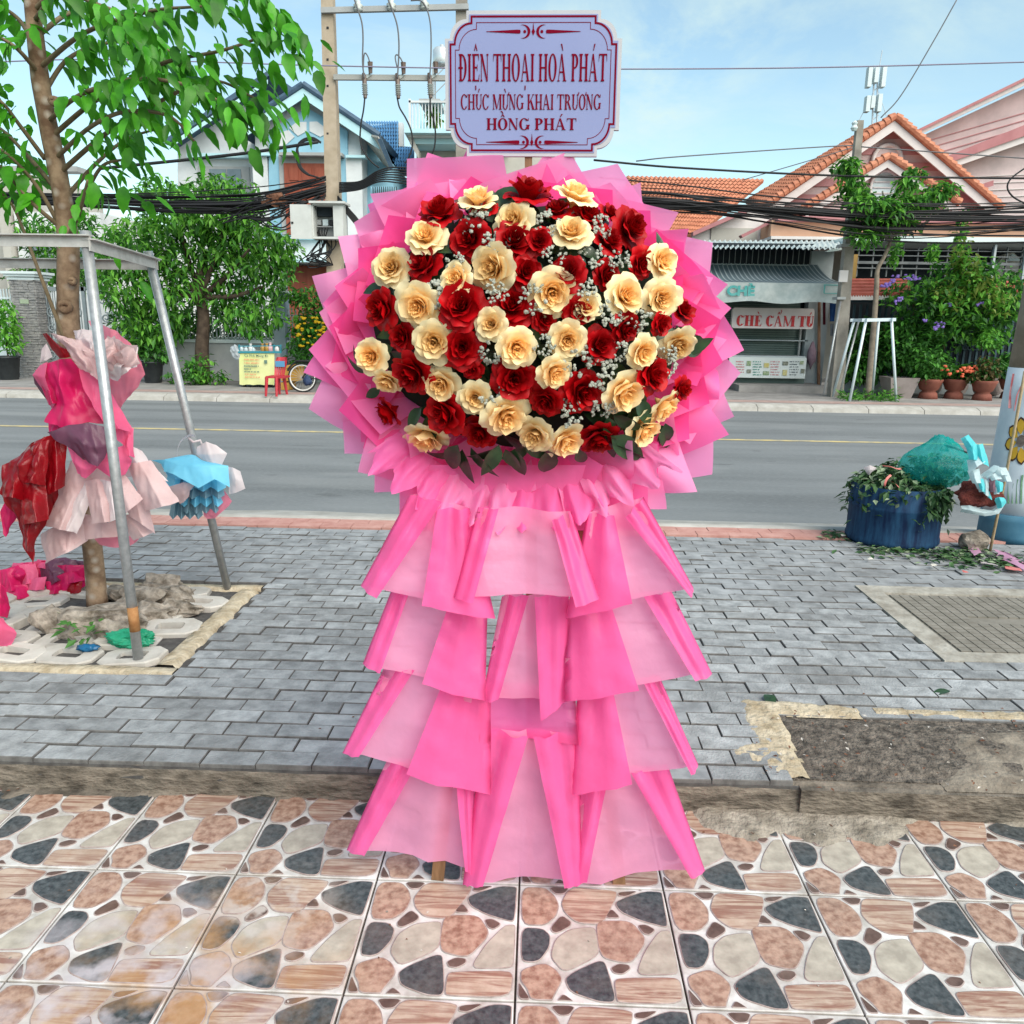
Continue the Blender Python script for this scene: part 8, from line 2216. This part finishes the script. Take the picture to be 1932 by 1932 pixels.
for k_ in range(40):
    y0_ = 386 + rg.gauss(0, 9); y1_ = 404 + rg.gauss(0, 15); Yk = UY - .35 + rg.uniform(-.2, .2)
    sag = rg.uniform(0, 16) if k_ % 4 else rg.uniform(16, 46)
    cable([(980, y0_ - 6, Yk), (1240, y0_ - 4, Yk), (1450, (y0_ + y1_) / 2 - 4 + sag * .5, Yk), (1700, y1_ + sag * .8, Yk), (2050, y1_ + 8 + rg.gauss(0, 6), Yk)], rg.choice((.007, .008, .010, .018)), '', parent=b2, name='strand')
b3 = thing('cable_bundle', P(720, 400, UY), 'loose black service cables spreading from the pole towards the flower stand', 'cables')
for k_ in range(7):
    cable([(640, 345 + k_ * 3, UY - .3), (680, 342 + k_ * 2.5, UY - .4), (715, 322 + k_ * 3.5, UY - .5), (760, 316 + k_ * 5, UY - .5), (900, 330 + k_ * 6, UY - .5), (1000, 345 + k_ * 6, UY - .4)], .014, '', parent=b3, name='strand')
for k_ in range(6):
    cable([(637, 370 + k_ * 2, UY - .2), (668, 405 + k_ * 3, UY - .3), (690, 425 + k_ * 3, UY - .3), (760, 450 + k_ * 4, UY - .3)], .014, '', parent=b3, name='strand')
coil = thing('cable_coil', P(*h5(800, 900), UY - .3), 'coil of spare black cable hanging left of the pale pole', 'cable')
for k_ in range(4):
    d = k_ * 9
    cable([(950, 750 + d * .3), (860, 700 + d), (760, 715 + d), (690, 780 + d), (672 + d, 900), (700 + d, 1030), (780 + d, 1110), (880, 1140), (960, 1165)], .016, '', conv=h5, parent=coil, name='loop')
cl2 = thing('cable_tangle', P(600, 480, UY - .2), 'black cable ends dangling below the meter box', 'cables')
for k_ in range(12):
    a = rg.uniform(595, 640)
    cable([(a, 450, UY - .25), (a + rg.uniform(-25, 10), 465 + rg.uniform(0, 20), UY - .35), (a + rg.uniform(-40, 5), 490 + rg.uniform(-10, 15), UY - .35), (628, 500, UY - .2)], .012, '', parent=cl2, name='strand')
nest = thing('dry_nest', P(525, 382, UY - .4), 'brown dry leaf clump caught in the cable tangle', 'leaf clump')
rock('clump', P(520, 378, UY - .4), .16, (1.2, .7, .7), 3, m_dry, nest, .5, 2)
cable([(-40, 118), (200, 112), (618, 124), (1000, 130), (1500, 128), (1980, 116)], .012, 'thin grey overhead wire crossing the whole street in front of the sky', 10, M('violet_grey_wire', (.22, .20, .28), None), name='overhead_wire')
cable([(190, 318), (447, 291), (600, 268)], .03, 'single thick black cable running to the coil on the pale pole', 8, None, name='service_cable')
cable([(1120, 302), (1290, 317), (1600, 332), (1980, 337)], .020, 'black wire running above the bundle across the pink gable', 8, None, name='overhead_wire')
cable([(1130, 335), (1290, 350), (1450, 370), (1700, 388), (1980, 390)], .014, 'black wire just above the thick bundle near the orange roof', 8, None, name='overhead_wire')
cable([(1200, 304), (1288, 295), (1570, 276, 18), (1625, 276, 18)], .012, 'thin wire from the sky to the insulator on the shop pole', 8, m_cab2, name='overhead_wire')
cable([(1625, 277, 17), (1780, 288, 17), (1980, 302, 17)], .012, 'thin wire from the shop pole past the pink houses', 8, m_cab2, name='overhead_wire')
cable([(1400, 340, 18), (1520, 305, 18), (1610, 278, 18)], .010, 'faint wire climbing from the orange roof to the shop pole', 8, m_cab2, name='overhead_wire')
cable([(1805, 0, 14), (1760, 80, 14), (1700, 180, 14), (1662, 222, 14)], .009, 'thin wire slanting down from the top of the sky beside the phone mast', 8, m_cab2, name='overhead_wire')
cable([(1960, 300, 15), (1905, 340, 15), (1910, 370, 15), (1960, 395, 15)], .014, 'looping black wire end in front of the tall pink house', 8, None, name='overhead_wire')
